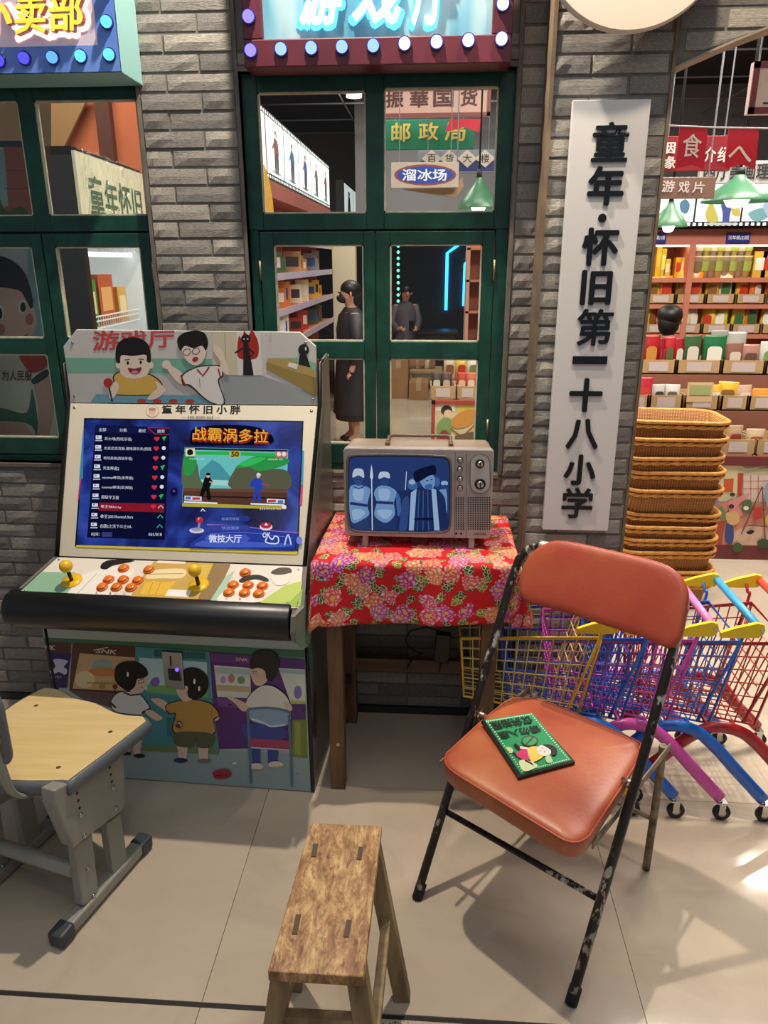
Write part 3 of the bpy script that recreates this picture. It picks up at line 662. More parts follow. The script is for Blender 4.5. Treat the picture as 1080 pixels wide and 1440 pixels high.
# television
VY = 2.030; vx0, vx1, vz0, vz1 = -.252, .176, .830, 1.098
tv = thing('television', 'old silver portable television showing a blue picture on the table', 'television', ((vx0+vx1)/2, VY+.1, TZ+.002))
SIL = noisemat('tv_silver', [(.3, 'a59c98'), (.7, 'b3aaa6')], 30, .38, metal=.25); TVB = noisemat('tv_taupe', [(.3, '8d7a6a'), (.7, '9a8777')], 10, .4)
cx, cz = (vx0+vx1)/2, (vz0+vz1)/2; w_, h_ = vx1-vx0, vz1-vz0
TV_TILT = 0
def tvr(w, h, r, y, dx=0, dz=0): return [(cx+dx+a, y, cz+dz+b_) for a, b_ in rrect(w, h, r)]
mb = MB(); mb.prism(tvr(w_, h_, .012, VY+.012), (0, .03, 0)); mb.build('front_shell', SIL, tv, .003)
mb = MB()
a = tvr(w_-.004, h_-.004, .014, VY+.042); b_ = tvr(w_-.006, h_-.008, .02, VY+.15); c_ = tvr(w_-.10, h_-.09, .03, VY+.27)
n = len(a); mb.add(a+b_+c_, [(i*n+k, i*n+(k+1) % n, (i+1)*n+(k+1) % n, (i+1)*n+k) for i in range(2) for k in range(n)]+[list(range(n)), list(range(3*n-1, 2*n-1, -1))], 0, False); mb.build('rear_shell', TVB, tv)
PV = Plane((0, VY+.012, 0), (0, -1, 0))
tvp = lambda x, y, off=0: PV.at(420+x*.2963, 600+y*.2963, off)
def tvpoly(pts, off): return [tvp(x, y, off) for x, y in pts]
fr = [(238, 165), (258, 143), (300, 139), (480, 138), (660, 144), (700, 152), (716, 185), (718, 330), (713, 460), (695, 490), (640, 497), (480, 497), (310, 493), (262, 485), (243, 455), (236, 330)]
mb = MB(); c_ = (478, 318); big = smooth([(c_[0]+(x-c_[0])*1.045, c_[1]+(y-c_[1])*1.06, 0) for x, y in fr], 3); sm_ = smooth([(x, y, 0) for x, y in fr], 3); n = len(big)
mb.add([tvp(p.x, p.y, .0015) for p in big]+[tvp(p.x, p.y, .005) for p in [q.lerp(r_, .5) for q, r_ in zip(big, sm_)]]+[tvp(p.x, p.y, .0006) for p in sm_], [(i*n+k, i*n+(k+1) % n, (i+1)*n+(k+1) % n, (i+1)*n+k) for i in range(2) for k in range(n)], 0, True); mb.build('screen_rim', mat('rim_grey', '6f6a6c', .3, .3), tv)
mb = MB(); mb.add([tvp(p.x, p.y, .001) for p in sm_], [list(range(n))]); tscr = mb.build('screen', mat('tv_glass', '0d1630', .12, emit=0), tv)
mb = MB(); mb.prism(tvpoly([(742, 116), (744, 116), (741, 530), (739, 530)], .0001), (0, -.0008, 0)); mb.prism(tvpoly([(796, 118), (798, 118), (795, 532), (793, 532)], .0001), (0, -.0008, 0)); mb.build('panel_groove', mat('groove_grey', '5c5654', .6), tv)
P_ = [(c[0]*46.5, c[1]*92) for c in rrect(2, 2, .95, 6)]
mb = MB(); mb.prism([tvp(861+a*1.0, 222+b_, .0004) for a, b_ in rrect(94, 186, 44, 7)], (0, -.0025, 0)); dp = mb.build('dial_panel', mat('dial_silver', 'c2beba', .35, .2), tv); mb = MB(); mb.tube([tvp(861+a, 222+b_, .003) for a, b_ in rrect(94, 186, 44, 7)], .0012, 5, closed=True); mb.build('dial_panel_rim', mat('groove_grey', '5c5654', .6), dp)
KN = mat('knob_chrome', 'c7c4bd', .22, .9)
for x, y in ((767, 157), (765, 201), (766, 247), (766, 290)):
    mb = MB(); mb.lathe([(.0088, 0), (.0088, .001)], tvp(x, y, .0002), (0, -1, 0), 16); k_ = mb.build('knob', mat('knob_seat', '3a3735', .4), tv)
    mb = MB(); mb.lathe([(.0070, .0), (.0066, .006), (.0040, .0078)], tvp(x, y, .0008), (0, -1, 0), 16); mb.build('cap', KN, k_)
for x, y, r_ in ((860, 174, .0130), (861, 271, .0160)):
    mb = MB(); mb.lathe([(r_, 0), (r_*.97, .003)], tvp(x, y, .0028), (0, -1, 0), 24); k_ = mb.build('tuning_dial', mat('dial_black', '1a1a1a', .35), tv)
    mb = MB(); mb.lathe([(r_*.66, 0), (r_*.62, .006), (r_*.3, .0075)], tvp(x, y, .0056), (0, -1, 0), 20); mb.build('cap', KN, k_)
    mb = MB(); q = tvp(x, y, .0128); mb.box(q, (.0032, .002, r_*1.1)); mb.build('pointer', mat('dial_black', '1a1a1a', .35), k_)
mb = MB()
for x0_, x1_, nx_ in ((748, 782, 4), (806, 906, 10)):
    for i in range(nx_):
        for j in range(15):
            q = tvp(x0_+(x1_-x0_)*i/(nx_-1), 337+j*10.6, .0003); mb.lathe([(.0025, 0), (.0025, .0002)], q, (0, -1, 0), 6)
for x, y in ((748, 507), (771, 508)): mb.lathe([(.0035, 0), (.0035, .0004)], tvp(x, y, .0003), (0, -1, 0), 10)
mb.build('speaker_grille', mat('grille_hole', '2b2624', .8), tv)
mb = MB(); mb.prism(tvpoly([(826, 502), (892, 503), (892, 516), (826, 515)], .0002), (0, -.0005, 0)); bd = mb.build('badge', mat('badge_silver', 'a7a0a0', .3, .5), tv)
mb = MB(); put_text(mb, 'TOKYO BEE', tvpoly([(829, 504), (889, 505), (889, 514), (829, 513)], .001), 0, .02); mb.build('badge_lettering', mat('badge_ink', '5a2a2c', .5), bd)
for x in (-.192, .122): mb = MB(); mb.box((x, VY+.03, .8145), (.018, .035, .033), top=.9); mb.build('foot', mat('tv_foot', '9a9088', .5), tv, .002); mb = MB(); mb.box((x, VY+.18, .8145), (.018, .035, .033), top=.9); mb.build('foot', mat('tv_foot', '9a9088', .5), tv, .002)
for x in (-.128, .055):
    mb = MB(); mb.box((x, VY+.07, vz1+.002), (.014, .03, .010)); mb.build('handle_bracket', mat('bracket_brown', '6d5548', .4), tv, .002)
mb = MB(); mb.tube([(-.128, VY+.075, vz1+.004), (-.128, VY+.14, vz1+.006), (-.115, VY+.155, vz1+.006), (.042, VY+.155, vz1+.006), (.055, VY+.14, vz1+.006), (.055, VY+.075, vz1+.004)], .005, 8); mb.build('carry_handle', mat('bracket_brown', '6d5548', .4), tv)
# power adapter hanging under the table
ad = thing('power_adapter', 'black power adapter with its cable hanging under the table', 'power adapter', (.085, 2.29, .5))
q0 = gy(622, 890, 2.285); q1 = gy(622, 930, 2.285)
mb = MB(); mb.box(((q0.x+q1.x)/2, 2.285, (q0.z+q1.z)/2), (.052, .032, q0.z-q1.z), Matrix.Rotation(.06, 3, 'Y')); mb.build('body', mat('adapter_black', '0f0f10', .35), ad, .004)
mb = MB(); mb.tube(smooth([gy(577, 887, 2.30), gy(571, 900, 2.30), gy(574, 908, 2.30), gy(588, 918, 2.30), gy(595, 919, 2.30), gy(587, 922, 2.30), gy(576, 932, 2.30), gy(573, 941, 2.30)], 5, False), .0028, 6)
mb.tube([gy(577, 887, 2.30), gy(600, 882, 2.30), gy(622, 888, 2.285)], .0028, 6); mb.tube([gy(620, 930, 2.285), gy(618, 945, 2.285)], .003, 6); mb.build('cable', mat('cable_black', '121212', .5), ad)

# ================================================================== FOLDING CHAIR
F1, F2 = gz(804, 1410), gz(588, 1262); CU = (F2-F1).normalized(); CB = V((CU.y, -CU.x, 0)); CWD = (F2-F1).length
def Cc(u, b, z): return F1+CU*u+CB*b+V((0, 0, z))
ch = thing('folding_chair', 'worn folding chair with orange vinyl seat and chipped black steel frame', 'chair', tuple(Cc(.22, .22, 0)))
def wornmat():
    m = mat('chipped_black_steel', 'ffffff', .4, .3); b = m.node_tree.nodes['Principled BSDF']; co = coords(m, (1, 1, .45))
    n = N(m, 'ShaderNodeTexNoise', Scale=42, Detail=6, Roughness=.65); L(m, co, n.inputs['Vector']); n3 = N(m, 'ShaderNodeTexNoise', Scale=7, Detail=2); L(m, co, n3.inputs['Vector'])
    ml = N(m, 'ShaderNodeMath', operation='MULTIPLY'); L(m, n.outputs[0], ml.inputs[0]); L(m, n3.outputs[0], ml.inputs[1])
    L(m, ramp(m, ml.outputs[0], [(.0, '1d1c1b'), (.30, '2a2623'), (.325, 'a9a397'), (.40, 'd8d4cc')]), b.inputs['Base Color']); return m
WORN = wornmat(); RUST = noisemat('bare_rusty_steel', [(.3, '4a4033'), (.5, '7d705c'), (.7, '8f8470')], 30, .45, metal=.4)
VIN = noisemat('orange_vinyl', [(.28, '98422d'), (.5, 'ac573a'), (.72, 'bb7646')], 4.2, .38, detail=5, bump=.06, bscale=90, rr=(.30, .46))
VINB = noisemat('orange_vinyl_back', [(.3, '9c3b2a'), (.5, 'aa4832'), (.72, 'b4603c')], 4, .42, bump=.05, bscale=90)
R_ = .0115
path = [Cc(0, .004, .028), Cc(0, .258, .52), Cc(0, .385, .79), Cc(.003, .410, .845), Cc(.016, .426, .876), Cc(.045, .436, .889), Cc(CWD*.3, .455, .889), Cc(CWD*.5, .460, .889), Cc(CWD*.7, .455, .889), Cc(CWD-.05, .436, .889), Cc(CWD-.022, .424, .874), Cc(CWD-.006, .408, .845), Cc(CWD, .385, .79), Cc(CWD, .258, .52), Cc(CWD, .004, .028)]
mb = MB(); mb.tube(path, R_, 12); mb.build('front_frame', WORN, ch)
mb = MB(); mb.tube([Cc(0, .108, .212), Cc(CWD, .108, .212)], .008, 10); mb.build('stretcher', WORN, ch)
for u in (0, CWD):
    mb = MB(); mb.tube([Cc(u, -.004, .001), Cc(u, .014, .036)], .0145, 12); mb.build('rubber_foot', mat('rubber_black', '141414', .7), ch)
bl = [Cc(.032, .492, .0), Cc(.032, .497, .24), Cc(.032, .492, .405)]
for f in (lambda p: p, lambda p: p+CU*(CWD-.066)):
    mb = MB(); mb.tube(smooth([f(p) for p in bl], 4, False), .0105, 12); mb.build('leg', RUST, ch)
mb = MB(); mb.tube([Cc(.032, .497, .165), Cc(CWD-.034, .497, .165)], .007, 8); mb.build('stretcher', RUST, ch)
for u in (.016, CWD-.016):
    mb = MB(); mb.bar(Cc(u, .06, .395), Cc(u, .495, .408), .004, .022, m=0); mb.bar(Cc(u, .235, .46), Cc(u, .30, .37), .004, .03); mb.build('hinge_bracket', RUST, ch, .001)
    mb = MB(); mb.tube([Cc(u-.018, .235, .455), Cc(u+.018, .235, .455)], .006, 10); mb.build('rivet', mat('rivet_steel', 'aaa59a', .3, .9), ch)
sp = [(93, 362), (98, 338), (122, 310), (370, 92), (470, 74), (575, 92), (965, 258), (1004, 305), (992, 372), (800, 668), (766, 718), (716, 745), (660, 738), (590, 700), (185, 452), (135, 420), (103, 390)]
loop = smooth([gz(600+x*.2963, 960+y*.2963, .447) for x, y in sp], 4); cen = sum(loop, V())/len(loop); n = len(loop)
mb = MB(); rings = []
for k, dz in ((.90, -.058), (.985, -.050), (1.012, -.038), (1.014, -.012), (1.006, -.003), (1.0, .0)): rings.append([cen+(p-cen)*k+V((0, 0, dz-.003)) for p in loop])
for k, dz in ((.985, .0035), (.93, .008), (.80, .012), (.55, .0145), (.25, .0150)): rings.append([cen+(p-cen)*k+V((0, 0, dz-.003)) for p in loop])
vs = [p for r_ in rings for p in r_]+[cen+V((0, 0, .0122))]
mb.add(vs, [(i*n+k, i*n+(k+1) % n, (i+1)*n+(k+1) % n, (i+1)*n+k) for i in range(len(rings)-1) for k in range(n)]+[((len(rings)-1)*n+k, (len(rings)-1)*n+(k+1) % n, len(vs)-1) for k in range(n)]+[list(range(n-1, -1, -1))], 0, True); seat = mb.build('seat', VIN, ch, sub=1)
mb = MB(); mb.tube([cen+(p-cen)*1.012+V((0, 0, -.004)) for p in loop], .0028, 6, closed=True); mb.build('piping', VINB, seat)
t0_ = (Cc(0, .385, .79)-Cc(0, .258, .52)).normalized(); PBK = Plane(Cc(0, .385, .79), CU.cross(t0_))
if PBK.n.dot(CAM-Cc(0, .385, .79)) < 0: PBK.n = -PBK.n
bp_ = [(735.5, 843.5), (736.5, 805), (746, 783), (766, 766), (793.5, 760.5), (858.5, 773.5), (926, 790), (953, 805), (967, 826), (968.5, 852), (952.4, 911), (905, 897), (830, 873), (780, 857)]
bl_ = smooth([PBK.at(*p, .010) for p in bp_], 3); bc = sum(bl_, V())/len(bl_); n = len(bl_); mb = MB(); rings = []
uc = (bc-F1).dot(CU)
def bow(p): d = ((p-F1).dot(CU)-uc)/.22; return p-PBK.n*(.016*(1-d*d))
for k, dz in ((.97, -.012), (1.0, -.006), (1.0, .002), (.985, .008), (.93, .012), (.75, .014), (.4, .015)): rings.append([bow(bc+(p-bc)*k+PBK.n*dz) for p in bl_])
vs = [p for r_ in rings for p in r_]; mb.add(vs, [(i*n+k, i*n+(k+1) % n, (i+1)*n+(k+1) % n, (i+1)*n+k) for i in range(len(rings)-1) for k in range(n)]+[list(range(n-1, -1, -1)), list(range(len(vs)-n, len(vs)))], 0, True); mb.build('backrest', VINB, ch)
# green notice on the seat
SZ = .468
nt = thing('notice_board', 'green notice with black border lying on the orange seat', 'sign', tuple(gz(740, 1050, SZ)))
NQ = [(676.5, 1013), (748, 1002.5), (809, 1071), (729, 1093)]
q = [gz(*p, SZ) for p in NQ]; mb = MB(); mb.prism(q, (0, 0, -.008)); mb.build('board', mat('notice_black', '12110f', .35), nt, .001)
PN = Plane((0, 0, SZ), (0, 0, 1))

# ================================================================== WOODEN STOOL
SH = .43; stp = [(437, 1157), (537, 1161), (511, 1374), (376, 1366)]
q = [gz(*p, SH) for p in stp]; sc_ = sum(q, V())/4
st = thing('wooden_stool', 'worn low wooden stool with a rectangular plank seat', 'stool', (sc_.x, sc_.y, 0))
def plankmat():
    m = mat('worn_plank', 'ffffff', .55); b = m.node_tree.nodes['Principled BSDF']; co = coords(m, (11, 1.6, 1)); c2 = coords(m, (2.0, .8, 1))
    n = N(m, 'ShaderNodeTexNoise', Scale=7, Detail=8, Roughness=.7, Distortion=.6); L(m, co, n.inputs['Vector'])
    n2 = N(m, 'ShaderNodeTexNoise', Scale=19, Detail=9, Roughness=.78, Distortion=.5); L(m, c2, n2.inputs['Vector']); n4 = N(m, 'ShaderNodeTexNoise', Scale=60, Detail=3); L(m, c2, n4.inputs['Vector'])
    a = ramp(m, n.outputs[0], [(.3, '9a7a52'), (.5, 'bf9c68'), (.7, 'd4b384')]); d = ramp(m, n2.outputs[0], [(.42, 'ffffff'), (.55, 'b89a90'), (.70, '86645c')])
    mx = N(m, 'ShaderNodeMix', data_type='RGBA', blend_type='MULTIPLY'); mx.inputs[0].default_value = .9; L(m, a, mx.inputs[6]); L(m, d, mx.inputs[7])
    d2 = ramp(m, n4.outputs[0], [(.3, '8a7a6a'), (.45, 'ffffff')]); m2 = N(m, 'ShaderNodeMix', data_type='RGBA', blend_type='MULTIPLY'); m2.inputs[0].default_value = .6; L(m, mx.outputs[2], m2.inputs[6]); L(m, d2, m2.inputs[7]); L(m, m2.outputs[2], b.inputs['Base Color'])
    bp = N(m, 'ShaderNodeBump', Strength=.3, Distance=.004); L(m, n.outputs[0], bp.inputs['Height']); L(m, bp.outputs[0], b.inputs['Normal']); return m
PLK = plankmat(); LEGW = noisemat('stool_leg_wood', [(.25, '5c4a34'), (.5, '86704e'), (.75, 'a08a66')], 6, .65, stretch=(5, 5, 1), bump=.2)
mb = MB(); mb.prism(q, (0, 0, -.024)); ps = mb.build('seat', PLK, st, .003)
for x, y, dx, dy in ((444, 1196, -3, 18), (508, 1200, -3, 18), (420, 1300, -6, 28), (491, 1306, -4, 24)):
    a, b_ = gz(x, y-dy/2, SH+.0006), gz(x+dx, y+dy/2, SH+.0006); mb = MB(); mb.bar(a, b_, .010, .002); mb.build('tenon', mat('tenon_dark', '4f3d2a', .7), ps)
tops = [q[0].lerp(sc_, .24), q[1].lerp(sc_, .22), q[2].lerp(sc_, .22), q[3].lerp(sc_, .22)]
fR = gz(566, 1402); ex = (fR.x-q[1].x, fR.y-q[1].y)
feet = [V((q[0].x-.045, fR.y+.01, 0)), V((fR.x, fR.y, 0)), V((q[2].x+.045, q[2].y-.055, 0)), V((q[3].x-.04, q[3].y-.055, 0))]
legs = []
for a, f in zip(tops, feet):
    a = V((a.x, a.y, SH-.02)); mb = MB(); mb.bar(a, f, .036, .032, up=(0, 1, 0)); mb.build('leg', LEGW, st, .002); legs.append((a, f))
def at_z(l, z): a, f = l; return a.lerp(f, (a.z-z)/(a.z-f.z))
for i, j, z in ((1, 2, .22), (0, 3, .22), (0, 1, .30), (2, 3, .30)):
    mb = MB(); mb.bar(at_z(legs[i], z), at_z(legs[j], z), .020, .030); mb.build('stretcher', LEGW, st, .002)

# ================================================================== SCHOOL CHAIR
SG = noisemat('grey_plastic', [(.3, '8d8d84'), (.7, '9a9a90')], 8, .42); RIM = mat('rim_slate', '5f666e', .4); CAPM = mat('cap_dark', '3d4146', .5)
BIR = noisemat('birch_laminate', [(.3, 'd9bd82'), (.7, 'e3cb94')], 6, .4, stretch=(1, 8, 1))
K = 240/785; cp = lambda x, y: (x*K, 920+y*K)
sc2 = thing('school_chair', 'school chair with pale wood seat and grey plastic legs', 'chair', (-.97, 1.6, 0))
SHZ = .430
so = [(232, 156), (280, 168), (345, 203), (440, 226), (525, 268), (600, 284), (655, 287), (672, 303), (650, 330), (345, 562), (290, 583), (60, 584), (-60, 560), (-130, 500), (-160, 430), (-60, 330), (52, 238), (185, 162)]
lp_ = smooth([gz(*cp(x, y), SHZ) for x, y in so], 3); c_ = sum(lp_, V())/len(lp_)
mb = MB(); mb.prism([c_+(p-c_)*.985+V((0, 0, .0012)) for p in lp_], (0, 0, -.012)); mb.build('seat', BIR, sc2)
mb = MB(); n = len(lp_); rings = []
for k, dz in ((.99, -.0), (1.02, -.001), (1.05, -.012), (1.045, -.032), (.97, -.040)): rings.append([c_+(p-c_)*k+V((0, 0, dz)) for p in lp_])
vs = [p for r_ in rings for p in r_]; mb.add(vs, [(i*n+k, i*n+(k+1) % n, (i+1)*n+(k+1) % n, (i+1)*n+k) for i in range(len(rings)-1) for k in range(n)]+[list(range(len(vs)-n, len(vs)))], 0, True); mb.build('seat_rim', RIM, sc2)
for x, y in ((166, 236), (507, 357), (269, 520)): mb = MB(); mb.lathe([(.006, 0), (.005, .0006)], gz(*cp(x, y), SHZ+.0012), (0, 0, 1), 12); mb.build('screw', mat('screw_bronze', '8a734f', .35, .7), sc2)
f0, f1 = gz(85, 1338), gz(213, 1190); fd = (f1-f0).normalized(); fnx = V((fd.y, -fd.x, 0)); PLG = Plane(f0+fnx*.0, fnx)
if PLG.n.dot(CAM-f0) < 0: PLG.n = -PLG.n
PL2 = Plane(f0+PLG.n*.012, PLG.n)
def legside(off):
    T = lambda pts, th, pl=PLG, o=0: [pl.at(*cp(x, y), o)+off for x, y in pts]
    par = []
    mb = MB(); mb.prism(T([(250, 628), (300, 600), (565, 452), (574, 500), (576, 690), (562, 722), (432, 818), (342, 892), (322, 850), (252, 690)], 0, PL2), PLG.n*-.040); up = mb.build('leg_housing', SG, sc2, .004)
    for pts in ([(345, 880), (425, 822), (458, 1112), (382, 1160)], [(492, 778), (556, 728), (592, 968), (527, 1030)]):
        mb = MB(); mb.prism(T(pts, 0, PLG), PLG.n*-.026); mb.build('leg', SG, sc2, .004)
    for x, y in ((354, 640), (360, 674), (366, 707), (504, 520), (509, 554), (514, 586)):
        mb = MB(); mb.lathe([(.0042, 0), (.0042, .0004)], PL2.at(*cp(x, y), .0002)+off, PLG.n, 10); mb.build('hole', BLKM, up)
    for x, y, pl in ((371, 740, PL2), (388, 834, PL2), (519, 612, PL2), (533, 708, PL2), (405, 988, PLG), (430, 1110, PLG)):
        mb = MB(); mb.lathe([(.0065, 0), (.006, .003), (.003, .0045)], pl.at(*cp(x, y), 0)+off, PLG.n, 14); mb.build('screw', SCREW, sc2)
    a, b_ = f0+off, f1+off; mid = -PLG.n*.013
    mb = MB(); mb.bar(a+fd*.03+mid+V((0, 0, .028)), b_-fd*.03+mid+V((0, 0, .028)), .040, .034, up=(0, 0, 1)); mb.build('foot_bar', SG, sc2, .006)
    for p, s_ in ((a, 1), (b_, -1)):
        mb = MB(); mb.bar(p+mid+V((0, 0, .024)), p+fd*(s_*.05)+mid+V((0, 0, .026)), .046, .042, up=(0, 0, 1)); mb.build('end_cap', CAPM, sc2, .008)
legside(V((0, 0, 0))); LOFF = -PLG.n*.30; legside(LOFF)
mb = MB(); a = PLG.at(*cp(370, 1000))-PLG.n*.02; mb.tube([a, a+LOFF], .019, 12, flat=(1, 1)); mb.build('cross_bar', SG, sc2)
# backrest on curved strips (mostly outside the frame)
bk = V((-fd.x, -fd.y, 0)); r0 = gz(*cp(232, 610), SHZ-.02)
for off in (V((0, 0, 0)), -PLG.n*.20):
    s0 = gz(*cp(240, 640), SHZ-.035)-PLG.n*.06+fd*.03
    mb = MB(); P_ = smooth([s0+off, s0+off+bk*.05+V((0, 0, -.004)), s0+off+bk*.085+V((0, 0, .03)), s0+off+bk*.10+V((0, 0, .10)), s0+off+bk*.115+V((0, 0, .25))], 4, False)
    mb.tube(P_, .016, 8, flat=(1, .45)); mb.build('back_support', SG, sc2)
bc = gy(22, 1040, 1.37); w2 = -PLG.n
o0 = V((-.935, 1.375, .515)); mb = MB()
pts = [o0+w2*(a+.18)+V((0, 0, 1))*(b_+.095)+bk*(.02*(a/.18)**2) for a, b_ in rrect(.36, .19, .04, 5)]
mb.prism(pts, bk*.012); mb.build('backrest', BIR, sc2)
mb = MB(); mb.tube([p+bk*.006 for p in pts], .010, 8, closed=True); mb.build('backrest_rim', RIM, sc2)

# ================================================================== WICKER BASKETS
WIC = mat('wicker', 'ffffff', .6); b = WIC.node_tree.nodes['Principled BSDF']
co = coords(WIC, (1, 1, 1)); wv = N(WIC, 'ShaderNodeTexWave', bands_direction='Z'); wv.inputs['Scale'].default_value = 46; wv.inputs['Distortion'].default_value = 1.0; L(WIC, co, wv.inputs['Vector'])
wv2 = N(WIC, 'ShaderNodeTexWave', bands_direction='X'); wv2.inputs['Scale'].default_value = 26; L(WIC, co, wv2.inputs['Vector'])
mlt = N(WIC, 'ShaderNodeMath', operation='MULTIPLY'); L(WIC, wv.outputs[1], mlt.inputs[0]); L(WIC, wv2.outputs[1], mlt.inputs[1]); L(WIC, ramp(WIC, mlt.outputs[0], [(0, '8a5526'), (.4, 'bd7c3a'), (1, 'dba05a')]), b.inputs['Base Color'])
bpn = N(WIC, 'ShaderNodeBump', Strength=.7, Distance=.006); L(WIC, mlt.outputs[0], bpn.inputs['Height']); L(WIC, bpn.outputs[0], b.inputs['Normal'])
ROLL_ = noisemat('wicker_rim', [(.3, 'c98438'), (.7, 'eaaa58')], 40, .5)
def basket0():
    t = thing('wicker_basket', 'brown wicker basket', 'basket'); w, d, h = .44, .32, .135; mb = MB(); rings = []
    for k, z in ((.86, 0), (.90, .03), (.95, .08), (1, h)): rings.append([V((a*k, b_*k, z)) for a, b_ in rrect(w, d, .07, 5)])
    for k, z in ((.97, h), (.90, .05), (.84, .006)): rings.append([V((a*k, b_*k, z)) for a, b_ in rrect(w, d, .07, 5)])
    n = len(rings[0]); vs = [p for r_ in rings for p in r_]; mb.add(vs, [(i*n+k, i*n+(k+1) % n, (i+1)*n+(k+1) % n, (i+1)*n+k) for i in range(len(rings)-1) for k in range(n)]+[list(range(n-1, -1, -1)), list(range(len(vs)-n, len(vs)))], 0, True); mb.build('woven_body', WIC, t)
    mb = MB(); mb.tube([V((a, b_, h-.002)) for a, b_ in rrect(w+.012, d+.012, .075, 6)], .009, 7, closed=True); mb.build('rolled_rim', ROLL_, t)
    for ph in (0, math.pi):
        base_ = rrect(w+.008, d+.008, .072, 10); N_ = 90; mb = MB(); P = []
        per = [V((a, b_, 0)) for a, b_ in base_]; per.append(per[0]); Ls = [0]
        for i in range(len(per)-1): Ls.append(Ls[-1]+(per[i+1]-per[i]).length)
        for i in range(N_):
            s_ = Ls[-1]*i/N_; j = max(k for k in range(len(Ls)) if Ls[k] <= s_+1e-9); j = min(j, len(per)-2); f = (s_-Ls[j])/max(Ls[j+1]-Ls[j], 1e-6); p = per[j].lerp(per[j+1], f); nn = p.normalized(); a = ph+i*2*math.pi/6
            P.append(p+nn*(.004*math.cos(a))+V((0, 0, h-.024+.0045*math.sin(a))))
        mb.tube(P, .0055, 5, closed=True); mb.build('braided_rim', ROLL_, t)
    return t
zs = [.0, .035, .06, .16, .225, .29, .345, .47, .555, .625, .715, .79]
b0 = basket0(); rb = random.Random(5); GB = 'wicker baskets stacked on the floor'
nm_ = ['lowest', 'second', 'third', 'fourth', 'fifth', 'sixth', 'seventh', 'eighth', 'ninth', 'tenth', 'eleventh']
for i in range(12):
    o = b0 if i == 0 else copytree(b0)
    o.location = (1.115+.002*(12-i)+rb.uniform(-.008, .008), 3.50+rb.uniform(-.008, .008), .002+zs[i]*.985); o.rotation_euler = (rb.uniform(-.012, .012), rb.uniform(-.012, .012), rb.uniform(-.03, .03))
    o['group'] = GB; o['label'] = 'topmost brown wicker basket of the tall stack behind the pillar' if i == 11 else 'brown wicker basket, %s from the bottom of the tall stack' % nm_[i]
b0['label'] = 'lowest brown wicker basket of the tall stack behind the pillar'

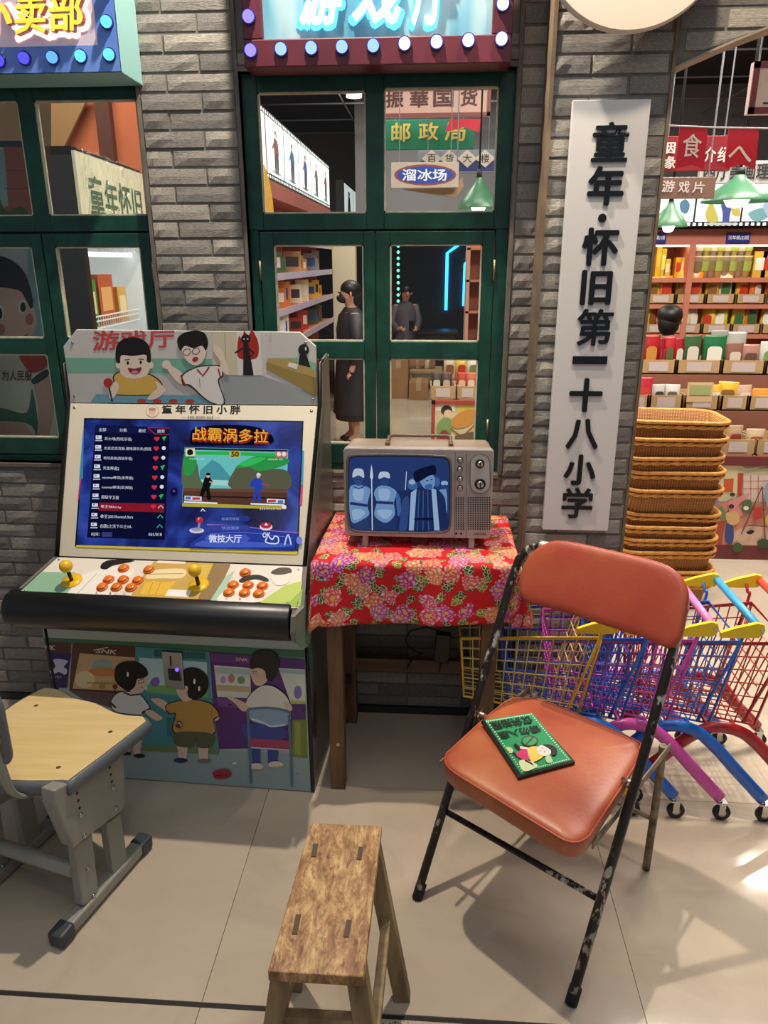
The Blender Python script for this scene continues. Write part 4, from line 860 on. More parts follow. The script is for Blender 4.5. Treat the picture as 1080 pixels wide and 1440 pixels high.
# ================================================================== MINI SHOPPING CARTS
CHR = mat('caster_chrome', 'c9c9c9', .2, 1); TYRE = mat('caster_tyre', '1c1c1e', .6); HUB = mat('caster_hub', 'a9a9a6', .4); YB = mat('bracket_yellow', 'f0cf1c', .3)
def cart(name, hexc, wire_hex, grip_hex, label, loc, wb=.50):
    t = thing(name, label, 'shopping cart', loc, 0, 'toy size shopping carts nested in a row'); O = V(loc)
    fr = mat('cart_frame_'+hexc, hexc, .28, coat=.3); wr = mat('cart_wire_'+wire_hex, wire_hex, .35)
    P = lambda x, y, z: O+V((x, y, z))
    rx, fx = -.115, -.515          # rear and front of the basket, measured from the rear axle
    top = lambda s, y: P(rx+(fx-rx)*s, y*(.132-.030*s), .570-.030*s); bot = lambda s, y: P(rx-.045+(fx+.015-rx+.045)*s, y*(.112-.024*s), .285+.05*s)
    mb = MB()
    ring = [top(0, -1), top(1, -1), top(1, 1), top(0, 1)]; mb.tube(ring, .0058, 6, closed=True)
    mb.tube([top(0, -1), bot(0, -1), bot(0, 1), top(0, 1)], .0042, 6); mb.tube([bot(0, -1), bot(1, -1), bot(1, 1), bot(0, 1)], .0036, 6, closed=True); mb.tube([top(1, -1), bot(1, -1)], .0036, 6); mb.tube([top(1, 1), bot(1, 1)], .0036, 6)
    mb.build('basket_frame', fr, t)
    mb = MB()
    for y in (-1, 1):
        for k in range(1, 12): s_ = k/12; mb.tube([top(s_, y), bot(s_, y)], .0021, 4, caps=False)
        for k in range(1, 6):
            g = k/6; mb.tube([top(0, y).lerp(bot(0, y), g), top(1, y).lerp(bot(1, y), g)], .0021, 4, caps=False)
    for k in range(1, 8):
        y = -1+2*k/8; mb.tube([top(1, y), bot(1, y), bot(0, y)], .0021, 4, caps=False); mb.tube([top(0, y)+V((-.03, 0, -.03)), bot(0, y)+V((-.05, 0, .02))], .0021, 4, caps=False)
    for k in range(1, 6):
        g = k/6; mb.tube([top(1, -1).lerp(bot(1, -1), g), top(1, 1).lerp(bot(1, 1), g)], .0021, 4, caps=False)
        mb.tube([(top(0, -1)+V((-.03, 0, -.03))).lerp(bot(0, -1)+V((-.05, 0, .02)), g), (top(0, 1)+V((-.03, 0, -.03))).lerp(bot(0, 1)+V((-.05, 0, .02)), g)], .0021, 4, caps=False)
    for k in range(1, 11): mb.tube([bot(k/11, -1), bot(k/11, 1)], .0021, 4, caps=False)
    mb.build('wire_mesh', wr, t)
    for y in (-1, 1):
        mb = MB(); mb.tube(smooth([P(-wb, y*.125, .088), P(-wb*.86, y*.13, .165), P(-wb*.72, y*.135, .245), P(-wb*.58, y*.14, .290), P(-.215, y*.15, .285), P(-.155, y*.159, .240), P(-.078, y*.173, .159), P(0, y*.187, .078)], 4, False), .0195, 10, flat=(.7, 1)); mb.build('arched_leg', fr, t)
        for xx_, bb_ in ((-.30, .45), (-.22, .2)): mb = MB(); mb.tube([P(xx_, y*.143, .285), bot(bb_, y)], .006, 6); mb.build('leg_strut', fr, t)
        # handle post and yellow bracket
        mb = MB(); mb.tube(smooth([bot(.10, y), top(.02, y)+V((0, y*.012, 0)), P(rx-.01, y*.150, .600), P(-.125, y*.170, .622)], 4, False), .0048, 7); mb.build('handle_post', fr, t)
        mb = MB(); mb.prism([P(-.095+a, y*.172-.006, .632+b_) for a, b_ in ((.020, 0), (.014, .018), (-.004, .022), (-.06, .006), (-.10, -.010), (-.098, -.026), (-.05, -.026), (.004, -.024), (.016, -.014))], (0, .012, 0)); br = mb.build('handle_bracket', YB, t, .002)
        mb = MB(); mb.lathe([(.006, 0), (.005, .002)], P(-.085, y*.172+y*.006, .632), (0, y, 0), 12); mb.build('bolt', CHR, br)
        for x, yy, zz in ((0, .187, .078), (-wb, .125, .088)):
            q = P(x, y*yy, 0); mb = MB(); mb.lathe([(.010, zz-.012), (.010, zz-.004)], q, seg=12); mb.box(q+V((.006, 0, zz-.014)), (.030, .026, .004)); mb.box(q+V((.009, -.011, zz-.034)), (.018, .0025, .040)); mb.box(q+V((.009, .011, zz-.034)), (.018, .0025, .040)); cs = mb.build('caster', CHR, t)
            mb = MB(); mb.lathe([(.020, -.008), (.0255, -.006), (.0255, .006), (.020, .008)], q+V((.012, 0, .0265)), (0, 1, 0), 20); mb.build('wheel', TYRE, cs)
            mb = MB(); mb.lathe([(.012, -.0085), (.012, .0085)], q+V((.012, 0, .0265)), (0, 1, 0), 14); mb.build('hub', HUB, cs)
    mb = MB(); mb.tube([P(-.085, -.166, .632), P(-.085, .166, .632)], .0115, 14); mb.build('handle_grip', mat('grip_'+grip_hex, grip_hex, .35), t)
    return t
CYC = 2.072; rear = [.613, .745, .880, 1.005, 1.138]
CC = [('e8b824', 'd9c47c', 'f0cf1c', 'yellow toy shopping cart with its basket under the table'), ('1b67c9', '4a55c0', '3a9fd8', 'blue toy shopping cart nested behind the yellow cart'), ('d650ae', 'cf5fb8', 'ee7fc0', 'pink toy shopping cart with pink handle grip'), ('1b67c9', '3f6fc8', '3a9fd8', 'blue toy shopping cart with blue grip beside the red cart'), ('a91f28', 'b5402f', 'd84a3a', 'red toy shopping cart at the end of the nested row')]
for x, c in zip(rear, CC): cart('shopping_cart', c[0], c[1], c[2], c[3], (x, CYC, 0), .37 if x < .7 else .50)
# ================================================================== PRINT ON THE ARCADE CABINET
SK = 'f0dccb'; HA = '17130f'
art('marquee_print', arcade, PM.at, [
 ('c9c8c4', 'p', [232, 200, 700, 200, 745, 300, 232, 296]), ('7fb8a2', 'p', [215, 148, 700, 152, 700, 200, 224, 198]), ('a2a9ac', 'p', [728, 205, 868, 208, 1044, 272, 1047, 306, 745, 300]),
 ('d64a4f', 'T', '游戏厅', [308, 60, 575, 56, 575, 112, 308, 124], .02), ('d8d0b4', 'p', [700, 62, 780, 62, 786, 206, 705, 204]), ('b9ae90', 'l', 3, [742, 66, 748, 204]), ('e6e2dc', 'p', [780, 62, 860, 62, 866, 206, 786, 206]),
 ('b02a24', 'P', [784, 110, 790, 76, 800, 88, 806, 60, 820, 74, 832, 58, 846, 78, 855, 110, 846, 150, 790, 150]), ('1c1c1c', 'e', 812, 86, 16, 16), ('1c1c1c', 'p', [804, 100, 820, 100, 838, 206, 803, 206]), ('1c1c1c', 'l', 5, [803, 116, 776, 132]), ('1c1c1c', 'l', 5, [820, 116, 838, 132, 824, 148]), ('e6e2dc', 'e', 806, 86, 3, 2), ('e6e2dc', 'e', 818, 86, 3, 2),
 ('8fbba6', 'p', [880, 150, 985, 148, 1044, 166, 1044, 195]), ('b9a25e', 'p', [886, 150, 960, 152, 1044, 192, 1044, 215, 880, 165]), ('a08a4c', 'p', [880, 162, 1030, 212, 1034, 270, 880, 184]), ('8a7a42', 'p', [1030, 212, 1045, 214, 1046, 276, 1034, 270]),
 ('22211f', 'e', 1003, 122, 18, 19), ('22211f', 'p', [990, 138, 1012, 138, 1026, 180, 986, 170]), ('f2f0ea', 'p', [955, 162, 985, 170, 980, 186, 950, 176]), ('e6e2dc', 'e', 1010, 118, 3, 6), ('d09a9a', 't', '三八', 888, 64, 898, 98, .0),
 ('6fa6bb', 'p', [318, 268, 650, 272, 735, 300, 300, 295]),
 ('2a2320', 'P', [376, 204, 420, 187, 472, 192, 518, 213, 538, 240, 523, 270, 372, 270, 377, 235]), ('e0b85a', 'P', [380, 206, 420, 190, 470, 195, 515, 216, 534, 240, 520, 267, 376, 267, 381, 235]),
 (SK, 'e', 392, 172, 9, 12), (SK, 'e', 499, 172, 9, 12), (SK, 'P', [395, 160, 398, 195, 415, 212, 445, 217, 475, 211, 492, 195, 498, 160, 488, 135, 402, 135]), (HA, 'P', [384, 158, 385, 112, 405, 88, 440, 80, 475, 90, 495, 115, 499, 160, 486, 160, 482, 138, 440, 142, 402, 140, 397, 165]),
 ('221c18', 'e', 423, 165, 4, 6), ('221c18', 'e', 466, 163, 4, 6), ('221c18', 'l', 2.5, [412, 155, 430, 153]), ('221c18', 'l', 2.5, [458, 152, 476, 153]), ('8a2f3e', 'P', [424, 181, 445, 184, 468, 179, 462, 197, 445, 202, 430, 196]), ('e88a96', 'e', 446, 195, 11, 5),
 (SK, 'P', [515, 225, 545, 248, 542, 265, 512, 284, 488, 284, 503, 264, 520, 250]), (SK, 'P', [380, 226, 362, 258, 366, 284, 384, 270, 394, 240]), ('1d1b1a', 'l', 5, [361, 243, 372, 292]), ('b9342c', 'e', 358, 230, 15, 15),
 ('c0413a', 'e', 468, 290, 15, 7), ('c0413a', 'e', 520, 291, 15, 7), ('c0413a', 'e', 573, 291, 15, 7), ('c0413a', 'e', 628, 291, 15, 7),
 (SK, 'e', 551, 170, 15, 15), (SK, 'P', [553, 183, 571, 175, 614, 210, 606, 234, 584, 225]), ('2a2320', 'P', [602, 203, 650, 178, 690, 172, 730, 175, 738, 206, 724, 226, 744, 300, 690, 293, 628, 242, 606, 238]), ('efece6', 'P', [606, 206, 650, 181, 690, 176, 727, 178, 734, 205, 720, 225, 740, 297, 690, 289, 632, 238, 611, 233]),
 (SK, 'P', [728, 184, 752, 205, 757, 190, 748, 160, 735, 125, 715, 108, 706, 126, 728, 160]), (SK, 'l', 7, [716, 124, 707, 102]), (SK, 'P', [600, 112, 612, 150, 640, 172, 665, 166, 680, 140, 682, 112, 650, 98, 615, 103]), (HA, 'P', [586, 92, 600, 70, 640, 58, 675, 65, 688, 95, 681, 124, 668, 108, 640, 116, 612, 108, 597, 124]),
 ('221c18', 'l', 2.5, [606, 128, 612, 120, 626, 118, 632, 130, 622, 140, 609, 138, 606, 128]), ('221c18', 'l', 2.5, [636, 126, 642, 117, 656, 115, 661, 127, 651, 136, 639, 135, 636, 126]), ('a83a44', 'e', 646, 153, 11, 8, -25), ('a83a34', 'l', 6, [652, 186, 672, 207, 692, 178]), ('a83a34', 'l', 5, [598, 205, 612, 236]), ('a83a34', 'l', 5, [722, 183, 729, 212]), ('9a958c', 'l', 2, [660, 215, 662, 245])],
 (0, 440, .4259), step=.00005)
K1 = .3426
stuff(art('bezel_print', arcade, PB.at, [('1b1a18', 'T', '童 年 怀 旧 小 胖', [404, 29, 724, 30, 723, 65, 403, 62], .03), ('c9a58f', 'e', 363, 53, 27, 26), ('d9d0bc', 'e', 363, 53, 24, 23), ('d8b49c', 'e', 363, 58, 15, 13), ('a88a78', 'e', 363, 46, 16, 7), ('6d665a', 'T', '— 400-8080-663 —', [482, 73, 640, 74, 640, 85, 482, 84], .0),
 ('2f8fc0', 'p', [78, 150, 84, 92, 78, 330, 63, 340]), ('c8407e', 'p', [66, 330, 72, 330, 62, 420, 57, 420]), ('2f8fc0', 'p', [979, 215, 986, 215, 982, 360, 974, 360]), ('c8407e', 'p', [974, 362, 982, 362, 978, 440, 968, 440]), ('e2cc2c', 'p', [52, 603, 960, 630, 958, 642, 50, 612])], (90, 560, K1), step=.0001))
rows = ['武士魂(西班牙语)', '杰克尼克克斯.道哈高尔夫(西班', '街坊高高(西班牙语)', '天龙神道2', 'naomat棒球(世界版)', 'naomat棒球(亚洲版)', '超级守卫者', '拳王98Array', '拳王2001RemixUltra', '合圆2之天下斗士VA']
it = [('0b1030', 'p', [130, 112, 435, 120, 414, 582, 96, 572]), ('141a44', 'p', [130, 115, 433, 122, 432, 148, 128, 142]), ('c03040', 'l', 3, [345, 121, 372, 147, 433, 150]), ('c03040', 'l', 3, [345, 121, 434, 124])]
for tx, a, b_ in (('全部', 144, 123), ('分类', 229, 125), ('最近', 307, 127), ('搜索', 384, 129)): it.append(('c9d2e6', 't', tx, a, b_, a+30, b_+14, .01))
it.append(('8c1a2c', 'p', [146, 429, 413, 433, 411, 469, 142, 462]))
for i, tx in enumerate(rows):
    y = 160+i*39.8; x0 = 168-2*i; w_ = {0: 112, 1: 194, 2: 118, 3: 66, 4: 126, 5: 126, 6: 72, 7: 84, 8: 134, 9: 130}[i]
    it.append(('dfe6f4', 't', tx, x0, y, x0+w_, y+15, .0, 3)); xi = x0-36
    it += [('dfe4f0', 'r', xi, y-6, xi+24, y+8), ('7f8ac0', 'r', xi+4, y-3, xi+12, y+3), ('b4bcd8', 'r', xi-2, y+12, xi+27, y+17)]
    if i < 8: hx = 382-1.8*i; it += [('d83048', 'e', hx-5, y+5, 6, 6), ('d83048', 'e', hx+5, y+5, 6, 6), ('d83048', 'p', [hx-11, y+7, hx+11, y+7, hx, y+19])]
    ix = 413-1.9*i; c = ['2cc060', 'e6ebf4', 'e6ebf4', '2cc060', 'e6ebf4', 'e6ebf4', '2cc060', 'c8cfe0', '3ac0b8', '3ab0c8'][i]
    it.append((c, 'p', [ix-10, y+2, ix-2, y-2, ix+10, y-4, ix+2, y+10, ix-1, y+18, ix-5, y+9]) if c == '2cc060' else (c, 'e', ix, y+6, 8, 8) if i in (1, 2, 4, 5) else (c, 'l', 4, [ix-11, y+14, ix, y+2, ix+11, y+14]))
it += [('dfe6f4', 't', '时间：', 116, 552, 150, 567, .0), ('39407a', 'r', 160, 551, 200, 570), ('dfe6f4', 't', '001/018', 350, 554, 404, 567, .0),
 ('0a0d22', 'P', [520, 165, 540, 125, 650, 112, 780, 118, 850, 150, 850, 190, 700, 195, 540, 195]), ('a02818', 'T', '战霸涡多拉', [535, 124, 844, 136, 842, 192, 533, 180], .05), ('f0b43c', 'T', '战霸涡多拉', [532, 120, 841, 132, 839, 186, 530, 174], .01),
 ('6cc6c4', 'p', [498, 203, 922, 213, 914, 452, 487, 430]), ('4a98a6', 'p', [560, 300, 610, 255, 640, 270, 690, 330, 690, 350, 560, 345]), ('a8dcd6', 'p', [555, 335, 700, 340, 700, 362, 553, 356]), ('5c6a50', 'P', [495, 240, 545, 262, 560, 330, 580, 372, 492, 372]), ('5c5e4a', 'P', [690, 372, 700, 300, 740, 270, 800, 290, 918, 300, 916, 380]), ('2f9a4a', 'P', [497, 225, 530, 235, 548, 262, 535, 300, 520, 318, 494, 310]), ('2f9a4a', 'P', [705, 290, 740, 262, 790, 240, 850, 232, 918, 250, 918, 272, 860, 292, 800, 300, 760, 285]), ('3cc060', 'P', [720, 272, 770, 250, 830, 246, 800, 266, 750, 282]),
 ('5a3a30', 'p', [491, 370, 917, 376, 915, 452, 488, 430]), ('6f4a3a', 'p', [491, 370, 917, 378, 917, 390, 491, 382]), ('2c1c18', 'p', [490, 400, 916, 410, 916, 416, 490, 406]), ('b9ac3e', 'p', [488, 432, 640, 436, 914, 446, 914, 458, 488, 446]), ('f4f6fa', 'p', [495, 424, 632, 430, 632, 436, 495, 430]), ('f4f6fa', 'p', [768, 432, 905, 438, 905, 444, 768, 438]),
 ('101312', 'P', [580, 330, 596, 318, 606, 335, 612, 345, 600, 372, 606, 415, 590, 416, 586, 380, 570, 414, 558, 410, 568, 372]), ('d8b49a', 'e', 594, 320, 8, 9), ('14110f', 'P', [586, 318, 590, 308, 602, 310, 603, 318]), ('c9a88a', 'l', 6, [600, 345, 614, 350]),
 ('2a45b8', 'P', [770, 345, 792, 328, 815, 340, 820, 362, 808, 385, 810, 424, 798, 426, 795, 390, 786, 424, 775, 424, 785, 372, 768, 364]), ('d8b49a', 'e', 800, 322, 8, 9), ('d8dfe8', 'P', [792, 318, 798, 308, 808, 312, 809, 320]), ('c03a3a', 'l', 4, [812, 352, 842, 360]),
 ('1a2436', 'p', [500, 205, 920, 215, 920, 224, 500, 213]), ('30b848', 'p', [545, 220, 680, 222, 680, 236, 545, 234]), ('30b848', 'p', [728, 224, 868, 228, 868, 242, 728, 238]), ('e8e2c0', 'r', 502, 208, 540, 240), ('1c1a18', 'P', [508, 222, 518, 212, 530, 216, 532, 232, 514, 236]), ('c86a6a', 'r', 870, 220, 918, 246), ('f0e6e0', 'e', 884, 232, 9, 9), ('f0e6e0', 'e', 905, 232, 9, 9), ('c8b02c', 'r', 686, 218, 724, 246), ('2a1c08', 't', '50', 690, 222, 720, 242, .03), ('c9e6f4', 't', 'NAKAI', 520, 248, 578, 255, .0), ('f4e6e0', 't', 'WINS 02', 838, 250, 900, 257, .0),
 ('dfe6f4', 'p', [498, 402, 568, 406, 568, 424, 498, 420]), ('c83a2c', 'r', 530, 409, 562, 419), ('4a7ab8', 'r', 502, 406, 524, 418), ('dfe6f4', 'p', [835, 414, 908, 418, 908, 434, 835, 430]), ('c83a2c', 'r', 840, 419, 872, 429), ('4a7ab8', 'r', 880, 421, 902, 432), ('f4f6fa', 'e', 906, 448, 9, 8), ('f4f6fa', 't', 'K R A W E L D Y S A', 806, 452, 892, 460, .0),
 ('2a3fa0', 'p', [520, 600, 600, 545, 760, 530, 955, 560, 950, 620, 520, 612]), ('4a62c8', 'P', [540, 600, 620, 580, 760, 590, 930, 600, 900, 612, 600, 612]), ('9a6ad0', 'L', 4, [590, 520, 740, 528, 880, 548, 970, 553]), ('7a86e0', 'L', 2, [600, 560, 740, 552, 940, 575]), ('f4f6fa', 'l', 4, [565, 466, 573, 456, 582, 466]), ('2c3a8c', 'p', [600, 496, 616, 484, 758, 486, 770, 497, 756, 508, 614, 508]), ('8fa0e0', 't', '超清回放版', 650, 491, 722, 503, .0), ('3a48a0', 'p', [600, 534, 616, 522, 758, 524, 770, 535, 756, 546, 614, 546]), ('8fa0e0', 't', '快进慢放', 650, 528, 722, 541, .0), ('4a5ac8', 'p', [580, 576, 600, 560, 748, 562, 768, 578, 748, 592, 596, 592]), ('e4ecff', 't', '微技大厅', 598, 562, 732, 594, .02),
 ('e8d8f4', 'e', 548, 545, 30, 11), ('9aa4c0', 'e', 548, 541, 22, 8), ('8c94ac', 'l', 9, [556, 538, 560, 510]), ('c83040', 'e', 560, 502, 14, 14), ('f0a0a0', 'e', 556, 497, 4, 4),
 ('e8e4f0', 'e', 832, 530, 26, 15), ('c03040', 'e', 832, 524, 22, 13), ('f4f0f8', 'p', [824, 524, 832, 514, 841, 524]), ('e4ecff', 't', 'OK', 818, 553, 850, 574, .03), ('e4ecff', 'L', 5, [836, 575, 830, 590, 850, 598, 880, 596, 882, 575, 868, 568, 858, 582, 846, 572]), ('c4d4f8', 'L', 6, [908, 604, 914, 580, 922, 562, 930, 582, 934, 602]), ('7a86e0', 'e', 968, 585, 12, 16),
 ('0c1440', 'P', [440, 385, 452, 370, 466, 372, 470, 390, 458, 405, 446, 402]), ('6a3a9a', 'e', 455, 384, 6, 5)]
art('screen_picture', scr, PB.at, it, (90, 560, K1), step=.00004, emit=.85, base=.002)
art('deck_print', deck, PC.at, [('8fb89a', 'p', [140, 104, 250, 106, 238, 150, 225, 188, 52, 181]), ('f0ebe2', 'P', [285, 108, 400, 84, 445, 100, 400, 150, 355, 188, 226, 186, 244, 150]), ('b8b0a8', 'l', 2, [320, 110, 290, 140, 250, 182]), ('b8b0a8', 'l', 2, [350, 112, 340, 150]), (HA, 'P', [332, 92, 340, 74, 372, 64, 445, 67, 410, 76, 372, 84, 352, 96]),
 ('c9a552', 'p', [508, 70, 712, 76, 650, 206, 425, 194, 470, 120]), ('8f7447', 'p', [706, 76, 762, 79, 704, 208, 648, 206]), ('eee3cd', 'p', [522, 67, 614, 71, 610, 78, 516, 75]), ('ecd9a8', 'P', [500, 102, 550, 94, 612, 97, 602, 124, 540, 126, 482, 126]), ('a8843c', 'l', 2, [490, 112, 606, 110]), ('e8b93c', 'p', [480, 140, 505, 134, 540, 140, 582, 135, 545, 182, 462, 178]), ('b8862a', 'l', 2, [505, 140, 490, 176]), ('b8862a', 'l', 2, [530, 140, 514, 178]), ('f2ede4', 'p', [557, 162, 632, 166, 622, 188, 545, 184]), ('d8b84c', 'p', [620, 80, 702, 80, 680, 125, 640, 125]),
 ('a8c9b4', 'p', [745, 120, 775, 100, 720, 208, 690, 207]), ('b5c85e', 'p', [880, 190, 940, 150, 998, 134, 986, 220, 850, 213]), ('8fae3f', 'p', [942, 217, 1000, 160, 992, 220]), ('f3e6da', 'P', [785, 140, 850, 130, 884, 140, 865, 190, 850, 205, 720, 202, 750, 160]), ('1d1916', 'P', [790, 132, 815, 118, 855, 115, 886, 128, 880, 138, 840, 130, 800, 142]), ('f0e0d2', 'P', [898, 112, 958, 110, 952, 140, 922, 150, 902, 140]), ('4b463a', 'P', [895, 106, 920, 92, 955, 92, 963, 105, 940, 113, 910, 115]),
 ('2a2522', 't', 'A', 316, 170, 322, 178, .0), ('2a2522', 't', 'B', 362, 172, 368, 180, .0), ('2a2522', 't', 'C', 408, 174, 414, 182, .0), ('2a2522', 't', 'A', 745, 190, 751, 197, .0), ('2a2522', 't', 'B', 790, 192, 796, 199, .0)], (0, 760, .4259), step=.00006, base=.0004)
SK2 = 'e6c9b4'
